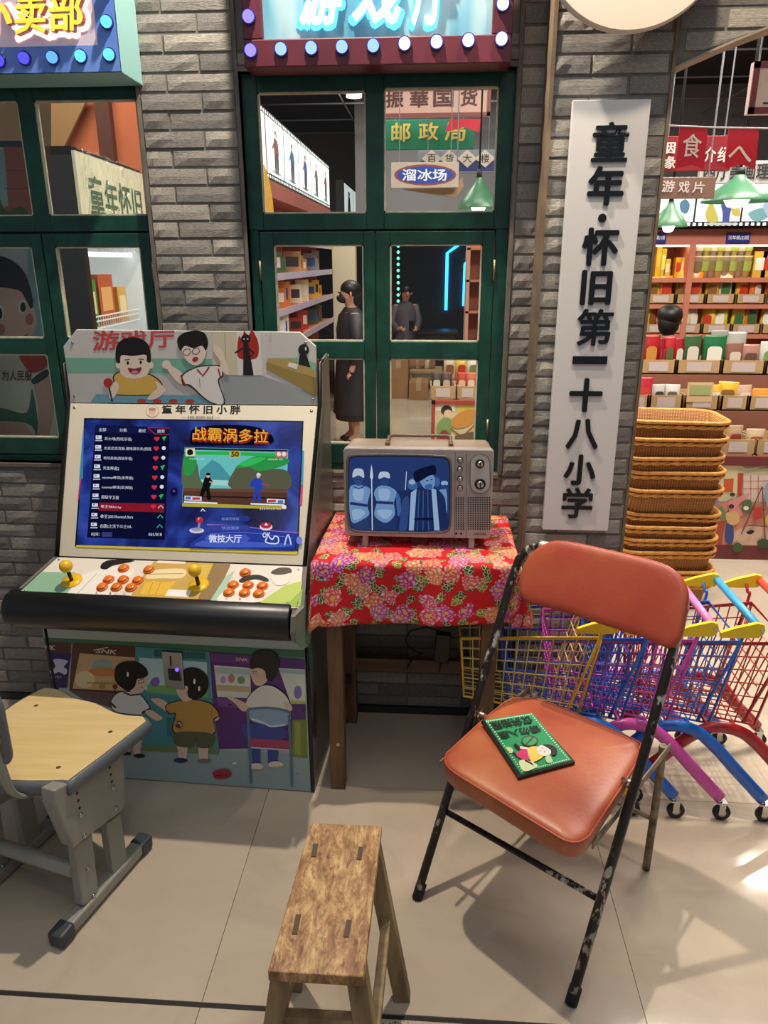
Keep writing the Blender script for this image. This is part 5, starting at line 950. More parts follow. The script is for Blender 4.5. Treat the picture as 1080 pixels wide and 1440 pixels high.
art('front_print', front, PF.at, [('b4c3c3', 'p', [50, 52, 995, 95, 998, 132, 55, 96]), ('3f7d5c', 'p', [56, 93, 998, 140, 998, 168, 58, 110]), ('9aafb0', 'p', [200, 480, 1010, 515, 1022, 650, 190, 590]),
 ('5a3a34', 'p', [60, 108, 156, 112, 142, 276, 82, 276]), ('231f66', 'p', [68, 146, 156, 152, 134, 274, 84, 270]), ('cfd3ea', 'P', [92, 172, 140, 176, 136, 190, 128, 200, 140, 210, 134, 228, 110, 218, 88, 228, 78, 214, 98, 200]), ('cfd3ea', 't', 'AIN SILK', 82, 232, 120, 240, .0), ('e8d9c0', 't', 'NK', 62, 122, 96, 138, .03),
 ('5e3a2c', 'p', [160, 112, 388, 125, 384, 300, 148, 286]), ('d9b887', 'p', [186, 150, 386, 166, 380, 288, 160, 278]), ('9fb6b0', 'e', 268, 195, 38, 24), ('d98a4a', 'e', 272, 218, 58, 16), ('f0dcae', 'e', 205, 245, 36, 30), ('b87a3c', 't', 'POWERBALL', 215, 254, 330, 262, .02), ('c8943c', 'e', 268, 270, 12, 10), ('efe0c8', 'T', 'SNK', [250, 134, 322, 138, 318, 154, 244, 148], .02), ('efe0c8', 'l', 3, [236, 138, 290, 128]),
 ('6b5a58', 'p', [148, 284, 322, 294, 312, 350, 205, 320]), ('8a3a3a', 'e', 240, 300, 10, 4), ('8a3a3a', 'e', 268, 306, 10, 4), ('8a3a3a', 'e', 220, 296, 8, 3), ('1d1b1a', 'l', 4, [314, 278, 314, 295]), ('7a2a28', 'e', 314, 270, 9, 9),
 ('4f9aa0', 'p', [388, 125, 652, 145, 672, 490, 415, 478, 384, 300]), ('2f6a70', 'p', [455, 135, 640, 146, 640, 172, 455, 162]), ('bfe3e6', 'p', [402, 165, 645, 182, 652, 292, 430, 285, 398, 268]), ('7fb86a', 'p', [432, 262, 652, 274, 652, 310, 430, 290]), ('8a6ac0', 'P', [440, 262, 450, 240, 470, 236, 476, 256, 462, 270]), ('c8d0e8', 'e', 440, 190, 14, 6), ('4d9096', 'p', [430, 300, 680, 314, 688, 492, 412, 480]), ('38787e', 'p', [500, 380, 530, 382, 530, 455, 502, 450]), ('6e8a5c', 'p', [412, 480, 690, 490, 690, 515, 410, 502]),
 ('5d2f7a', 'p', [655, 145, 1000, 172, 1004, 395, 960, 490, 690, 495, 668, 330]), ('6d3f8c', 'p', [660, 150, 800, 160, 802, 188, 664, 180]), ('e2c08a', 'T', 'SNK', [752, 164, 798, 168, 796, 180, 750, 176], .02), ('e2e4da', 'p', [672, 192, 802, 202, 806, 312, 684, 306]), ('b8d4d0', 'p', [675, 200, 800, 208, 800, 228, 677, 220]), ('c88a7a', 'e', 735, 240, 12, 16), ('7aa07a', 'e', 770, 246, 14, 14), ('b8a0c8', 'e', 705, 245, 10, 14), ('c8b88a', 'p', [680, 262, 803, 270, 804, 290, 682, 284]),
 ('e0e6d8', 'p', [905, 202, 1000, 208, 1004, 328, 950, 332]), ('a8c8c8', 'p', [908, 206, 1000, 212, 1000, 226, 910, 220]), ('8a78c0', 'e', 975, 290, 14, 24), ('b8cc6a', 'p', [948, 318, 1003, 322, 1003, 332, 950, 332]), ('7d8a3c', 'p', [955, 390, 1006, 388, 1010, 528, 955, 522]), ('98a45a', 'p', [965, 398, 984, 398, 984, 515, 965, 512]), ('7a4a98', 'p', [680, 310, 810, 315, 800, 350, 690, 340]), ('3a1f4a', 'e', 730, 335, 9, 4), ('3a1f4a', 'e', 998, 354, 5, 5),
 (SK2, 'p', [376, 455, 408, 455, 405, 518, 384, 518]), (SK2, 'p', [345, 455, 372, 455, 368, 510, 352, 510]), ('2a2a30', 'e', 402, 519, 21, 8), ('2a2a30', 'e', 358, 511, 16, 7), ('d8dcd8', 'p', [330, 365, 415, 370, 410, 470, 335, 460]),
 ('2a2320', 'P', [298, 332, 313, 298, 345, 285, 402, 293, 433, 328, 443, 352, 414, 366, 405, 374, 318, 364]), ('e9ecea', 'P', [301, 331, 315, 301, 345, 288, 400, 296, 430, 330, 439, 350, 414, 362, 404, 370, 320, 360]), ('3a1d1d', 'l', 6, [346, 290, 372, 300, 402, 297]), ('5a1d1d', 'l', 7, [300, 328, 318, 346]), ('5a1d1d', 'l', 7, [412, 364, 441, 349]), (SK2, 'P', [424, 363, 443, 353, 478, 374, 486, 385, 462, 392]),
 (SK2, 'P', [380, 246, 430, 234, 426, 268, 408, 292, 372, 292]), (HA, 'P', [313, 225, 320, 195, 350, 178, 395, 180, 425, 200, 434, 226, 412, 240, 395, 242, 386, 270, 362, 284, 335, 270, 317, 250]), ('f4f4f4', 'e', 361, 225, 4, 9), ('2a2320', 'l', 2.5, [398, 248, 418, 240, 420, 252, 402, 258, 398, 248]), ('c08a7a', 'e', 412, 272, 5, 3),
 (SK2, 'p', [538, 478, 578, 482, 572, 532, 546, 530]), (SK2, 'p', [614, 486, 652, 486, 650, 532, 620, 532]), ('243a6a', 'e', 552, 535, 25, 9), ('8a7a70', 'e', 637, 537, 25, 8), (SK2, 'P', [446, 312, 482, 313, 507, 333, 510, 362, 482, 346, 455, 326]), (SK2, 'e', 678, 380, 14, 12), ('2a2320', 'P', [498, 335, 560, 316, 622, 317, 668, 334, 693, 372, 672, 393, 670, 443, 528, 438, 532, 371, 508, 368]), ('c49a4e', 'P', [502, 336, 560, 319, 620, 320, 665, 336, 689, 372, 669, 388, 667, 440, 532, 435, 536, 368, 511, 364]), ('a07c3a', 'l', 2, [665, 340, 664, 380]), ('5c6344', 'P', [534, 434, 668, 439, 665, 486, 615, 489, 605, 468, 595, 488, 535, 480]), ('3f4530', 'l', 2, [605, 440, 606, 470]),
 (SK2, 'P', [536, 282, 556, 272, 590, 306, 590, 318, 560, 320]), (HA, 'P', [548, 230, 570, 203, 610, 201, 645, 225, 653, 262, 641, 296, 610, 314, 580, 306, 574, 272, 554, 262]), ('f4f4f4', 'e', 602, 250, 4, 10), ('f4f4f4', 'e', 619, 276, 4, 9), (SK2, 'e', 572, 276, 7, 11),
 ('3c4c9a', 'P', [770, 405, 800, 400, 920, 415, 930, 450, 890, 468, 815, 470, 780, 450]), ('3a4a98', 'p', [806, 470, 840, 475, 840, 548, 812, 548]), ('3a4a98', 'p', [866, 480, 906, 485, 902, 548, 868, 548]), ('b0446a', 'p', [802, 455, 946, 464, 946, 498, 806, 488]), ('e6dccb', 'e', 825, 557, 26, 12), ('e6dccb', 'e', 896, 550, 28, 12), ('b8a070', 'l', 4, [800, 565, 850, 570]), ('b8a070', 'l', 4, [870, 562, 924, 556]),
 ('2a2320', 'P', [787, 322, 813, 283, 850, 262, 892, 267, 933, 298, 949, 330, 943, 356, 798, 358]), ('ece8de', 'P', [790, 321, 815, 286, 850, 265, 890, 270, 930, 300, 945, 330, 940, 353, 800, 355]), (SK2, 'P', [714, 304, 740, 307, 790, 330, 802, 350, 775, 357, 745, 326]), (SK2, 'P', [925, 325, 948, 330, 955, 352, 935, 358]), (SK2, 'P', [804, 205, 850, 200, 866, 240, 845, 264, 818, 258]), (HA, 'P', [803, 180, 815, 148, 850, 137, 890, 145, 909, 175, 902, 215, 882, 250, 862, 240, 856, 212, 830, 200, 808, 206]), ('c03a3a', 'l', 2.5, [812, 222, 826, 218]), ('2a2320', 'l', 2, [810, 216, 828, 212]),
 ('8fb0cc', 'P', [800, 352, 870, 350, 945, 362, 942, 400, 915, 412, 850, 405, 805, 388]), ('dfe8f0', 'L', 6, [806, 384, 850, 398, 880, 412, 930, 405]), ('5c7d92', 'l', 9, [795, 356, 800, 480, 806, 618]), ('5c7d92', 'l', 9, [943, 372, 950, 500, 954, 630]), ('5c7d92', 'L', 9, [795, 362, 800, 350, 870, 345, 940, 358, 945, 378]), ('c8d4dc', 'l', 5, [806, 488, 944, 498]),
 ('b0343a', 'P', [670, 576, 715, 565, 736, 580, 726, 596, 680, 601]), ('7a1f26', 'l', 4, [676, 590, 724, 586]), ('e8e4d8', 'e', 748, 545, 8, 5)], (40, 860, .3889), step=.00003)
PSd = Plane(A(.014, 0, 0), AE1)
stuff(art('side_print', arcade, PSd.at, [('8fb09a', 'P', [415, 862, 420, 842, 430, 836, 437, 845, 437, 898, 430, 911, 419, 908, 414, 890]), ('5a8a70', 'p', [433, 905, 444, 905, 447, 932, 435, 940]), ('3a2a28', 'P', [444, 885, 456, 885, 452, 920, 447, 950, 443, 930]), ('5a2230', 'P', [444, 953, 451, 950, 452, 990, 447, 1030, 442, 1038, 439, 1020]), ('b08a78', 'e', 449, 947, 4, 4), ('4a4c4a', 'l', 1.2, [445, 1080, 456, 1010, 461, 960])], (0, 0, 1), step=.0001))
# television picture
def tvat(x, y, off): return PV.at(x, y, off)
L1, L2, L3, D1 = 'a9caf0', '7fabe0', '4a72b4', '1a2852'
scrp = [c for x, y in fr for c in (478+(x-478)*.985, 318+(y-318)*.98)]
art('television_picture', tscr, tvat, [('2e4480', 'P', scrp), ('26396e', 'p', [268, 478, 252, 400, 246, 300, 706, 300, 702, 455, 690, 478, 480, 486]),
 (L3, 'P', [520, 290, 525, 255, 545, 240, 560, 262, 560, 300]), (L1, 'e', 538, 262, 16, 12), (L3, 'e', 655, 262, 16, 22), (L1, 'e', 692, 268, 17, 12), ('33508c', 'e', 693, 288, 13, 14), (L2, 'P', [665, 310, 688, 298, 702, 304, 704, 400, 688, 418]), ('cfe0f6', 'l', 4, [512, 212, 506, 300]),
 ('31487f', 'p', [262, 440, 335, 415, 335, 489, 265, 486]), (L2, 'P', [243, 290, 265, 275, 310, 280, 340, 300, 326, 370, 335, 415, 300, 442, 262, 457, 245, 430, 240, 350]), (L1, 'P', [258, 300, 285, 292, 310, 300, 300, 350, 265, 345]), ('2a3d70', 'l', 13, [244, 362, 326, 374]), (L1, 'P', [256, 395, 300, 392, 316, 412, 280, 440, 258, 435]), ('2c4278', 'l', 5, [262, 284, 285, 294, 312, 282]), ('3a5690', 'e', 284, 254, 20, 26), ('d4e4f8', 'P', [256, 240, 262, 205, 282, 197, 306, 205, 310, 242, 285, 230]), (D1, 'l', 3, [274, 250, 280, 250]), (D1, 'l', 3, [288, 250, 295, 250]),
 ('2b4078', 'p', [360, 415, 412, 450, 458, 415, 466, 492, 352, 492]), (L2, 'P', [358, 318, 370, 290, 400, 277, 440, 288, 466, 312, 452, 360, 456, 418, 412, 455, 360, 420, 370, 360]), (L1, 'P', [380, 300, 406, 292, 432, 302, 426, 345, 386, 345]), ('2a3d70', 'l', 13, [368, 358, 450, 362]), (L1, 'P', [376, 395, 440, 395, 436, 420, 410, 438, 380, 418]), ('33508c', 'e', 407, 256, 18, 24), ('d4e4f8', 'P', [380, 246, 384, 218, 405, 212, 429, 219, 432, 244, 406, 238]), (D1, 'l', 3, [396, 252, 403, 252]), (D1, 'l', 3, [411, 252, 418, 252]), (L3, 'P', [462, 320, 480, 330, 486, 400, 470, 420]),
 ('e4eefa', 'l', 5, [346, 200, 350, 490]), ('e4eefa', 'P', [339, 235, 345, 184, 347, 184, 354, 235, 347, 250]), ('22356a', 'P', [498, 335, 540, 300, 590, 284, 645, 290, 690, 330, 700, 400, 694, 482, 478, 484, 486, 400]), ('3a5496', 'P', [486, 400, 495, 345, 520, 330, 522, 400, 510, 488, 478, 488]), (L1, 'p', [533, 312, 560, 292, 546, 491, 523, 491]), (L1, 'p', [630, 290, 652, 298, 669, 491, 644, 491]), ('4868aa', 'l', 4, [572, 300, 566, 430]), ('4868aa', 'l', 4, [592, 300, 590, 430]), ('4868aa', 'l', 4, [612, 300, 615, 430]), ('4868aa', 'l', 4, [565, 445, 562, 490]), ('4868aa', 'l', 4, [590, 445, 590, 490]), ('4868aa', 'l', 4, [615, 445, 618, 490]), ('0f1838', 'l', 8, [548, 436, 640, 436]),
 (L2, 'P', [580, 252, 638, 228, 646, 268, 632, 296, 602, 294, 585, 276]), (L3, 'P', [598, 280, 620, 270, 634, 276, 630, 296, 606, 296]), (D1, 'l', 4, [605, 255, 616, 252]), (D1, 'l', 4, [626, 250, 636, 248]), ('131b3c', 'P', [544, 232, 556, 208, 605, 188, 646, 183, 652, 222, 622, 230, 582, 254, 556, 262])], (420, 600, .2963), step=.00004, emit=.62, base=.0014)
# notice print
dots = []
for (xa, ya), (xb, yb) in (((165, 165), (588, 100)), ((588, 100), (940, 530)), ((940, 530), (500, 648)), ((500, 648), (165, 165))):
    for k in range(22): f = k/22; dots.append(('bfe0c8', 'e', xa+(xb-xa)*f, ya+(yb-ya)*f, 7, 6))
art('notice_print', nt, PN.at, [('1d8a55', 'p', [142, 154, 601, 84, 972, 534, 490, 668])]+dots+[('151a14', 'T', '仅供拍照', [612, 190, 235, 255, 192, 182, 575, 122], .03), ('151a14', 'T', '请勿入座', [690, 272, 305, 345, 262, 283, 648, 208], .03), ('4a3a1c', 'e', 572, 362, 80, 52), ('2a9562', 'e', 572, 362, 66, 41), ('4a3a1c', 'l', 14, [538, 398, 606, 326]),
 ('cdd8a6', 'P', [470, 560, 540, 545, 650, 600, 520, 652]), ('b8c890', 'P', [340, 420, 400, 430, 420, 470, 390, 480]), ('a8c898', 'P', [720, 520, 760, 500, 790, 560, 740, 570]), ('17130f', 'l', 30, [428, 394, 482, 442]), ('17130f', 'l', 16, [410, 468, 464, 512]), ('17130f', 'l', 16, [528, 548, 612, 592]), ('f2c9c4', 'l', 22, [480, 425, 570, 440]), ('f2c9c4', 'l', 18, [590, 545, 612, 588]), ('c8366a', 'P', [445, 480, 520, 440, 562, 460, 592, 520, 545, 548, 470, 522]), ('e8c35a', 'P', [552, 442, 640, 418, 705, 500, 640, 552, 585, 557]), ('f6cfcc', 'P', [640, 430, 700, 402, 765, 440, 768, 490, 700, 507, 650, 472]), ('181412', 'P', [690, 402, 760, 398, 820, 430, 832, 482, 790, 502, 770, 452, 720, 418]), ('2a1f1c', 'e', 690, 432, 6, 5), ('2a1f1c', 'e', 712, 466, 6, 5), ('c85a6a', 'e', 672, 460, 7, 6)], (660, 990, .14815), step=.00003)
# ================================================================== SHOP INTERIOR
TERRA = noisemat('terracotta_laminate', [(.3, 'b96f55'), (.7, 'c47a5e')], 2, .6); TERD = mat('terracotta_dark', '8c4a3c', .6); TAN = noisemat('tan_card', [(.3, 'a8895c'), (.7, 'bb9c70')], 6, .7)
LBOX = mat('lightbox_white', 'e8f0f0', .5, emit=.72); FILM = mat('film_black', '1a1c1e', .5)
def pbox(px, Y, d, z=None):
    """axis-aligned box from a pixel rectangle (x0,y0,x1,y1) standing at depth Y"""
    a = gy(px[0], (px[1]+px[3])/2, Y); b_ = gy(px[2], (px[1]+px[3])/2, Y); zt = gy((px[0]+px[2])/2, px[1], Y).z; zb = gy((px[0]+px[2])/2, px[3], Y).z if z is None else z
    return (a.x, Y, zb), (b_.x, Y+d, zt)
def board(name, label, px, Y, bg, texts, cat='sign', th=.03, hang=True, grp=None, trim=None, emit=0):
    (x0, y0, z0), (x1, y1, z1) = pbox(px, Y, th); t = thing(name, label, cat, ((x0+x1)/2, Y, z0), 0, grp)
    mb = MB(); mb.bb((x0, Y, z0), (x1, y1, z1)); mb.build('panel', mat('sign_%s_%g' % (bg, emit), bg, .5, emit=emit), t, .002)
    if trim: 
        mb = MB(); e = .02
        for a, b_ in (((x0, z0), (x1, z0+e)), ((x0, z1-e), (x1, z1)), ((x0, z0), (x0+e, z1)), ((x1-e, z0), (x1, z1))): mb.bb((a[0], Y-.006, a[1]), (b_[0], Y, b_[1]))
        mb.build('border', mat('sign_'+trim, trim, .5), t)
    pl = Plane((0, Y, 0), (0, -1, 0))
    for tx in texts:
        s_, c, r = tx[0], tx[1], tx[2]; mb = MB(); q = [pl.at(*p, .004) for p in ((r[0], r[1]), (r[2], r[1]), (r[2], r[3]), (r[0], r[3]))]; xl = (q[0].x+q[3].x)/2; xr = (q[1].x+q[2].x)/2; zt = (q[0].z+q[1].z)/2; zb = (q[2].z+q[3].z)/2
        put_text(mb, s_, ((xl, q[0].y, zt), (xr, q[0].y, zt), (xr, q[0].y, zb), (xl, q[0].y, zb)), 0, tx[3] if len(tx) > 3 else .02); mb.build('lettering', mat('letter_'+c, c, .5), t)
    if hang:
        for x in (x0+.12*(x1-x0), x1-.12*(x1-x0)): mb = MB(); mb.tube([(x, Y+th/2, z1-.005), (x, Y+th/2, CEIL)], .003, 5); mb.build('hanging_wire', RM, t)
    return t
# --- inner wall behind the left window with a brown post and a lattice
mb = MB(); mb.bb((-4.1, 4.45, 0), (-1.50, 4.52, 2.9)); iw = struct(mb.build('wall_inner', noisemat('orange_plaster', [(.3, 'c0663f'), (.7, 'cc7248')], 3, .8)))
(x0, y0, z0), (x1, y1, z1) = pbox((137, 120, 157, 260), 4.40, .05); mb = MB(); mb.bb((x0, 4.40, 0), (x1, 4.45, 2.9)); mb.build('post', mat('post_brown', '5a2f22', .6), iw)
for k in range(7):
    a = gy(55+k*3, 200-k*9, 4.41); mb = MB(); mb.bar(gy(48+k*6, 215, 4.40), gy(88+k*6, 132, 4.40), .02, .02); mb.build('lattice_bar', mat('lattice_tan', '9a7448', .6), iw)
# --- cartoon mural panel right behind the left casement
MY = 2.60; mu = thing('mural_panel', 'printed cartoon mural of a boy and red brick houses behind the left window', 'mural', (-1.62, MY, 0))
mb = MB(); mb.bb((-1.95, MY, .0), (gy(72, 400, MY).x, MY+.02, 2.25)); mb.build('panel', mat('mural_base', 'c8d8dc', .6), mu)
pm = Plane((0, MY, 0), (0, -1, 0))
art('mural_print', mu, pm.at, [('e0bc9c', 'r', -90, 120, 72, 206), ('b0685e', 'p', [4, 205, 70, 205, 72, 330, 6, 330]), ('3c4a66', 'p', [-60, 198, 40, 198, 40, 207, -60, 207]), ('9fc0c8', 'p', [-60, 210, 6, 210, 12, 290, -60, 290]), ('4a6a3a', 'P', [-40, 300, -5, 276, 8, 296, 30, 290, 40, 305, 20, 330, -40, 330]), ('7a4640', 'l', 1, [8, 240, 60, 240]), ('7a4640', 'l', 1, [8, 265, 60, 265]),
 ('8fbcc2', 'r', 40, 335, 72, 500), ('e6c2b2', 'P', [-60, 400, 30, 400, 43, 425, 50, 440, 50, 462, 30, 482, -30, 490, -60, 470]), ('241f1d', 'P', [-60, 420, -55, 372, -10, 360, 15, 365, 36, 385, 47, 422, 44, 434, 36, 420, 26, 408, -10, 404, -50, 410]), ('e8e4de', 'e', 32, 431, 6, 10), ('241f1d', 'e', 33, 432, 4, 7), ('e8e4de', 'e', 1, 440, 6, 11), ('241f1d', 'e', 0, 441, 4, 8), ('c07a78', 'e', 42, 449, 6, 8), ('c07a78', 'e', 1, 463, 7, 8), ('8a4a44', 'L', 1.5, [18, 476, 30, 474, 40, 470]),
 ('e0e4dc', 'r', -90, 490, 90, 640), ('dfe2d4', 'P', [-60, 496, 30, 496, 42, 518, 48, 540, 44, 562, 38, 580, 0, 575, -60, 575]), ('3f7a68', 'P', [-60, 572, 0, 573, 38, 580, 46, 546, 55, 600, 52, 615, 36, 594, -60, 590]), ('dcb8a8', 'p', [-60, 590, 35, 594, 54, 622, -60, 622]), ('dcb0a6', 'P', [49, 537, 68, 528, 77, 575, 71, 606, 74, 620, 54, 618, 55, 578]), ('22403a', 'P', [46, 533, 66, 519, 69, 528, 50, 540]), ('c03a30', 'P', [29, 498, 62, 498, 66, 516, 48, 524, 38, 518]), ('7a3a20', 't', '为人民服', 4, 521, 46, 535, .02)], (0, 0, 1), step=.0002)
# --- wrapped drinks fridge behind the left window
P1 = gy(99, 205, 3.05); P2 = gz(196, 240, P1.z); P0 = gz(66, 199, P1.z)
dv = (P2-P1); dv.z = 0; L12 = min(dv.length, .95); dx_ = dv.normalized(); sx_ = (P0-P1); sx_.z = 0
nf = V((dx_.y, -dx_.x, 0))
if nf.dot(CAM-P1) < 0: nf = -nf
Wd, Dp, Hh = L12, .46, P1.z
FZ = lambda a, b_, z: V((P1.x, P1.y, 0))+dx_*a-nf*b_+V((0, 0, z))
fr_ = thing('display_fridge', 'upright open fridge with plastic wrapped header behind the left window', 'fridge', tuple(FZ(Wd/2, Dp/2, 0)))
mb = MB()
for a0, a1, b0, b1, z0, z1 in ((0, .045, 0, Dp, 0, Hh), (Wd-.045, Wd, 0, Dp, 0, Hh), (0, Wd, Dp-.02, Dp, 0, Hh), (0, Wd, 0, Dp, Hh-.03, Hh), (0, Wd, 0, Dp, 0, .12)):
    mb.prism([FZ(a0, b0, z0), FZ(a1, b0, z0), FZ(a1, b1, z0), FZ(a0, b1, z0)], (0, 0, z1-z0))
mb.build('cabinet', mat('fridge_black', '17141a', .35), fr_)
mb = MB(); mb.prism([FZ(.05, Dp-.024, .12), FZ(Wd-.05, Dp-.024, .12), FZ(Wd-.05, Dp-.022, .12), FZ(.05, Dp-.022, .12)], (0, 0, Hh-.15)); mb.prism([FZ(Wd-.047, .01, .12), FZ(Wd-.047, Dp-.03, .12), FZ(Wd-.0455, Dp-.03, .12), FZ(Wd-.0455, .01, .12)], (0, 0, Hh-.15)); mb.prism([FZ(.0455, .01, .12), FZ(.0455, Dp-.03, .12), FZ(.047, Dp-.03, .12), FZ(.047, .01, .12)], (0, 0, Hh-.15)); mb.build('liner', mat('fridge_white', 'dfe6ea', .4, emit=.22), fr_)
mb = MB(); mb.prism([FZ(.0, -.012, Hh-.36), FZ(Wd, -.012, Hh-.36), FZ(Wd, 0, Hh-.36), FZ(.0, 0, Hh-.36)], (0, 0, .345)); hd = mb.build('header', mat('header_cream', 'd6d2b4', .3, emit=.25), fr_)
mb = MB(); put_text(mb, '童年怀旧', [FZ(.10, -.014, Hh-.09), FZ(Wd-.06, -.014, Hh-.09), FZ(Wd-.06, -.014, Hh-.24), FZ(.10, -.014, Hh-.24)], 0, .02); mb.build('header_lettering', mat('letter_green', '3f6a4a', .5), hd)
def film():
    m = bpy.data.materials.new('plastic_film'); m.use_nodes = True; nt_ = m.node_tree; nt_.nodes.remove(nt_.nodes['Principled BSDF'])
    t_ = N(m, 'ShaderNodeBsdfTransparent'); g = N(m, 'ShaderNodeBsdfGlossy', Roughness=.12); mx = N(m, 'ShaderNodeMixShader'); n = N(m, 'ShaderNodeTexNoise', Scale=7, Detail=4, Distortion=2.5); L(m, coords(m, (3, 3, 1)), n.inputs['Vector'])
    bp = N(m, 'ShaderNodeBump', Strength=1, Distance=.05); L(m, n.outputs[0], bp.inputs['Height']); L(m, bp.outputs[0], g.inputs['Normal'])
    L(m, ramp(m, n.outputs[0], [(.45, '303030'), (.62, 'a0a0a0')]), mx.inputs[0]); L(m, t_.outputs[0], mx.inputs[1]); L(m, g.outputs[0], mx.inputs[2]); L(m, mx.outputs[0], nt_.nodes['Material Output'].inputs[0]); return m
mb = MB(); nn = 8; g_ = []
for j in range(nn+1):
    for i in range(nn+1): g_.append(FZ(Wd*i/nn, -.03-.015*math.sin(i*1.7+j)*math.sin(j*1.3), Hh-.38+.38*j/nn))
mb.add(g_, [(j*(nn+1)+i, j*(nn+1)+i+1, (j+1)*(nn+1)+i+1, (j+1)*(nn+1)+i) for j in range(nn) for i in range(nn)], 0, True); mb.build('plastic_wrap', film(), fr_)
mb = MB(); mb.prism([FZ(.06, .06, Hh-.40), FZ(Wd-.06, .06, Hh-.40), FZ(Wd-.06, .09, Hh-.40), FZ(.06, .09, Hh-.40)], (0, 0, .02)); mb.build('light_tube', glow('fridge_tube', 'ffffff', 2.2), fr_)
for zz in (Hh-.70, Hh-1.10, Hh-1.42):
    mb = MB()
    for k in range(12): mb.tube([FZ(.05+(Wd-.1)*k/11, .06, zz), FZ(.05+(Wd-.1)*k/11, Dp-.03, zz)], .003, 4)
    for z2 in (0, .03, .05): mb.tube([FZ(.05, .06, zz+z2), FZ(Wd-.05, .06, zz+z2)], .004, 5)
    for k in range(26): a = FZ(.05+(Wd-.1)*k/25, .06, zz); mb.tube([a, a+V((0, 0, .05))], .002, 4)
    mb.build('wire_shelf', mat('wire_white', 'e8ecec', .4), fr_)
GOODC = ['3f8a3c', 'c8502a', 'd8a83c', 'e0d8c8', 'b83a2c', '6a9a4a', 'e8c04c']
rg = random.Random(11)
def packet(name, label, cat, loc, w, d, h, c1, c2, grp, rz=0, kind='box', lab=None):
    t = thing(name, label, cat, loc, rz, grp); O = V(loc); R = Matrix.Rotation(rz, 3, 'Z')
    mb = MB()
    if kind == 'bag':      # pillow bag with crimped ends
        rings = []
        for k, wz, dz in ((0, .96, .08), (.06, 1, .12), (.3, 1, .8), (.55, .98, 1), (.8, .98, .7), (.94, 1, .12), (1, .97, .05)):
            rings.append([O+R @ V((w/2*wz*math.cos(a)*(1 if abs(math.cos(a)) < .9 else 1), d/2*dz*math.sin(a), h*k)) for a in [2*math.pi*i/10 for i in range(10)]])
        vs = [p for r_ in rings for p in r_]; mb.add(vs, [(i*10+k, i*10+(k+1) % 10, (i+1)*10+(k+1) % 10, (i+1)*10+k) for i in range(6) for k in range(10)]+[list(range(9, -1, -1)), list(range(60, 70))], 0, True)
    elif kind == 'cup': mb.lathe([(w*.36, 0), (w*.48, h*.9), (w*.5, h*.92), (w*.5, h)], O, seg=12)
    else: mb.box(O+V((0, 0, h/2)), (w, d, h), R)
    mb.build('wrapper' if kind == 'bag' else 'cup_body' if kind == 'cup' else 'carton', mat('pack_'+c1, c1, .32, coat=.2), t)
    mb = MB()
    if kind == 'cup': mb.lathe([(w*.44, h*.3), (w*.485, h*.75)], O, seg=12, caps=False); mb.v = [O+(p-O)*1.0+(V((p.x-O.x, p.y-O.y, 0)).normalized()*.001) for p in mb.v]
    elif kind == 'bag':
        P_ = []
        for a, b_ in rrect(w*.62, h*.44, h*.1, 3): P_.append(O+R @ V((a, -d/2*1.02-.001, h*.48+b_)))
        mb.add(P_, [list(range(len(P_)))])
    else: mb.prism([O+R @ V((a, -d/2-.0006, h*.5+b_)) for a, b_ in ((-w*.36, -h*.22), (w*.36, -h*.22), (w*.36, h*.25), (-w*.36, h*.25))], R @ V((0, -.0006, 0)))
    mb.build('label_print', mat('pack_'+c2, c2, .4), t); return t
for i, (a, zz, w, h, c, c2) in enumerate(((.17, Hh-.70, .14, .20, '3f8a3c', 'd8e0a0'), (.36, Hh-.70, .18, .22, 'c05a34', 'e8b070'), (.56, Hh-.70, .12, .16, 'd8a83c', 'f0e0b0'), (.17, Hh-1.10, .16, .14, 'e0c890', 'b83a2c'), (.36, Hh-1.10, .16, .13, 'd8b068', 'f0e8d8'), (.55, Hh-1.10, .14, .15, 'e8d0a8', 'c8502a'))):
    if a < Wd-.1: packet('food_packet', ['green carton on the fridge shelf', 'orange carton on the fridge shelf', 'yellow carton on the fridge shelf', 'cream snack bag with red print inside the fridge', 'tan snack bag with pale print inside the fridge', 'cream snack bag with orange print inside the fridge'][i], 'packet', tuple(FZ(a+.05, .13, zz+.004)), w, .10, h, c, c2, 'goods inside the fridge', math.atan2(dx_.y, dx_.x), 'box' if i < 3 else 'bag')
# --- long display shelf with film strip light boxes seen through the middle window
LX = -1.05; a = gx(363, 146, LX); b_ = gx(463, 236, LX); zt = (a.z+b_.z)/2; zb = gx(370, 243, LX).z; Y0 = a.y-.4; Y1 = b_.y
sh = thing('display_shelf', 'long terracotta display shelf below the film strip light boxes', 'shelf', (LX-.18, (Y0+Y1)/2, 0))
mb = MB(); mb.bb((LX-.38, Y0, 0), (LX-.36, Y1, zb-.1)); mb.build('back_panel', TERRA, sh)
sz = [gx(387, 440, LX).z, gx(387, 387, LX).z]; dzs = sz[1]-sz[0]; lev = [sz[0]-2*dzs, sz[0]-dzs, sz[0], sz[1], sz[1]+dzs]
for z in lev:
    if z > .1: mb = MB(); mb.bb((LX-.36, Y0, z-.025), (LX, Y1, z)); mb.build('shelf_board', TERRA, sh); mb = MB(); mb.bb((LX, Y0, z-.035), (LX+.006, Y1, z+.012)); mb.build('price_rail', mat('price_rail', 'b8a8b8', .3), sh)
nb = 4
for k in range(nb+1): y = Y0+(Y1-Y0)*k/nb; mb = MB(); mb.bb((LX-.36, y-.010, 0), (LX-.16, y+.010, zb-.1)); mb.build('divider', TERRA, sh)
mb = MB(); mb.bb((LX-.36, Y0, zb-.12), (LX, Y1, zb-.02)); mb.build('header', TERD, sh)
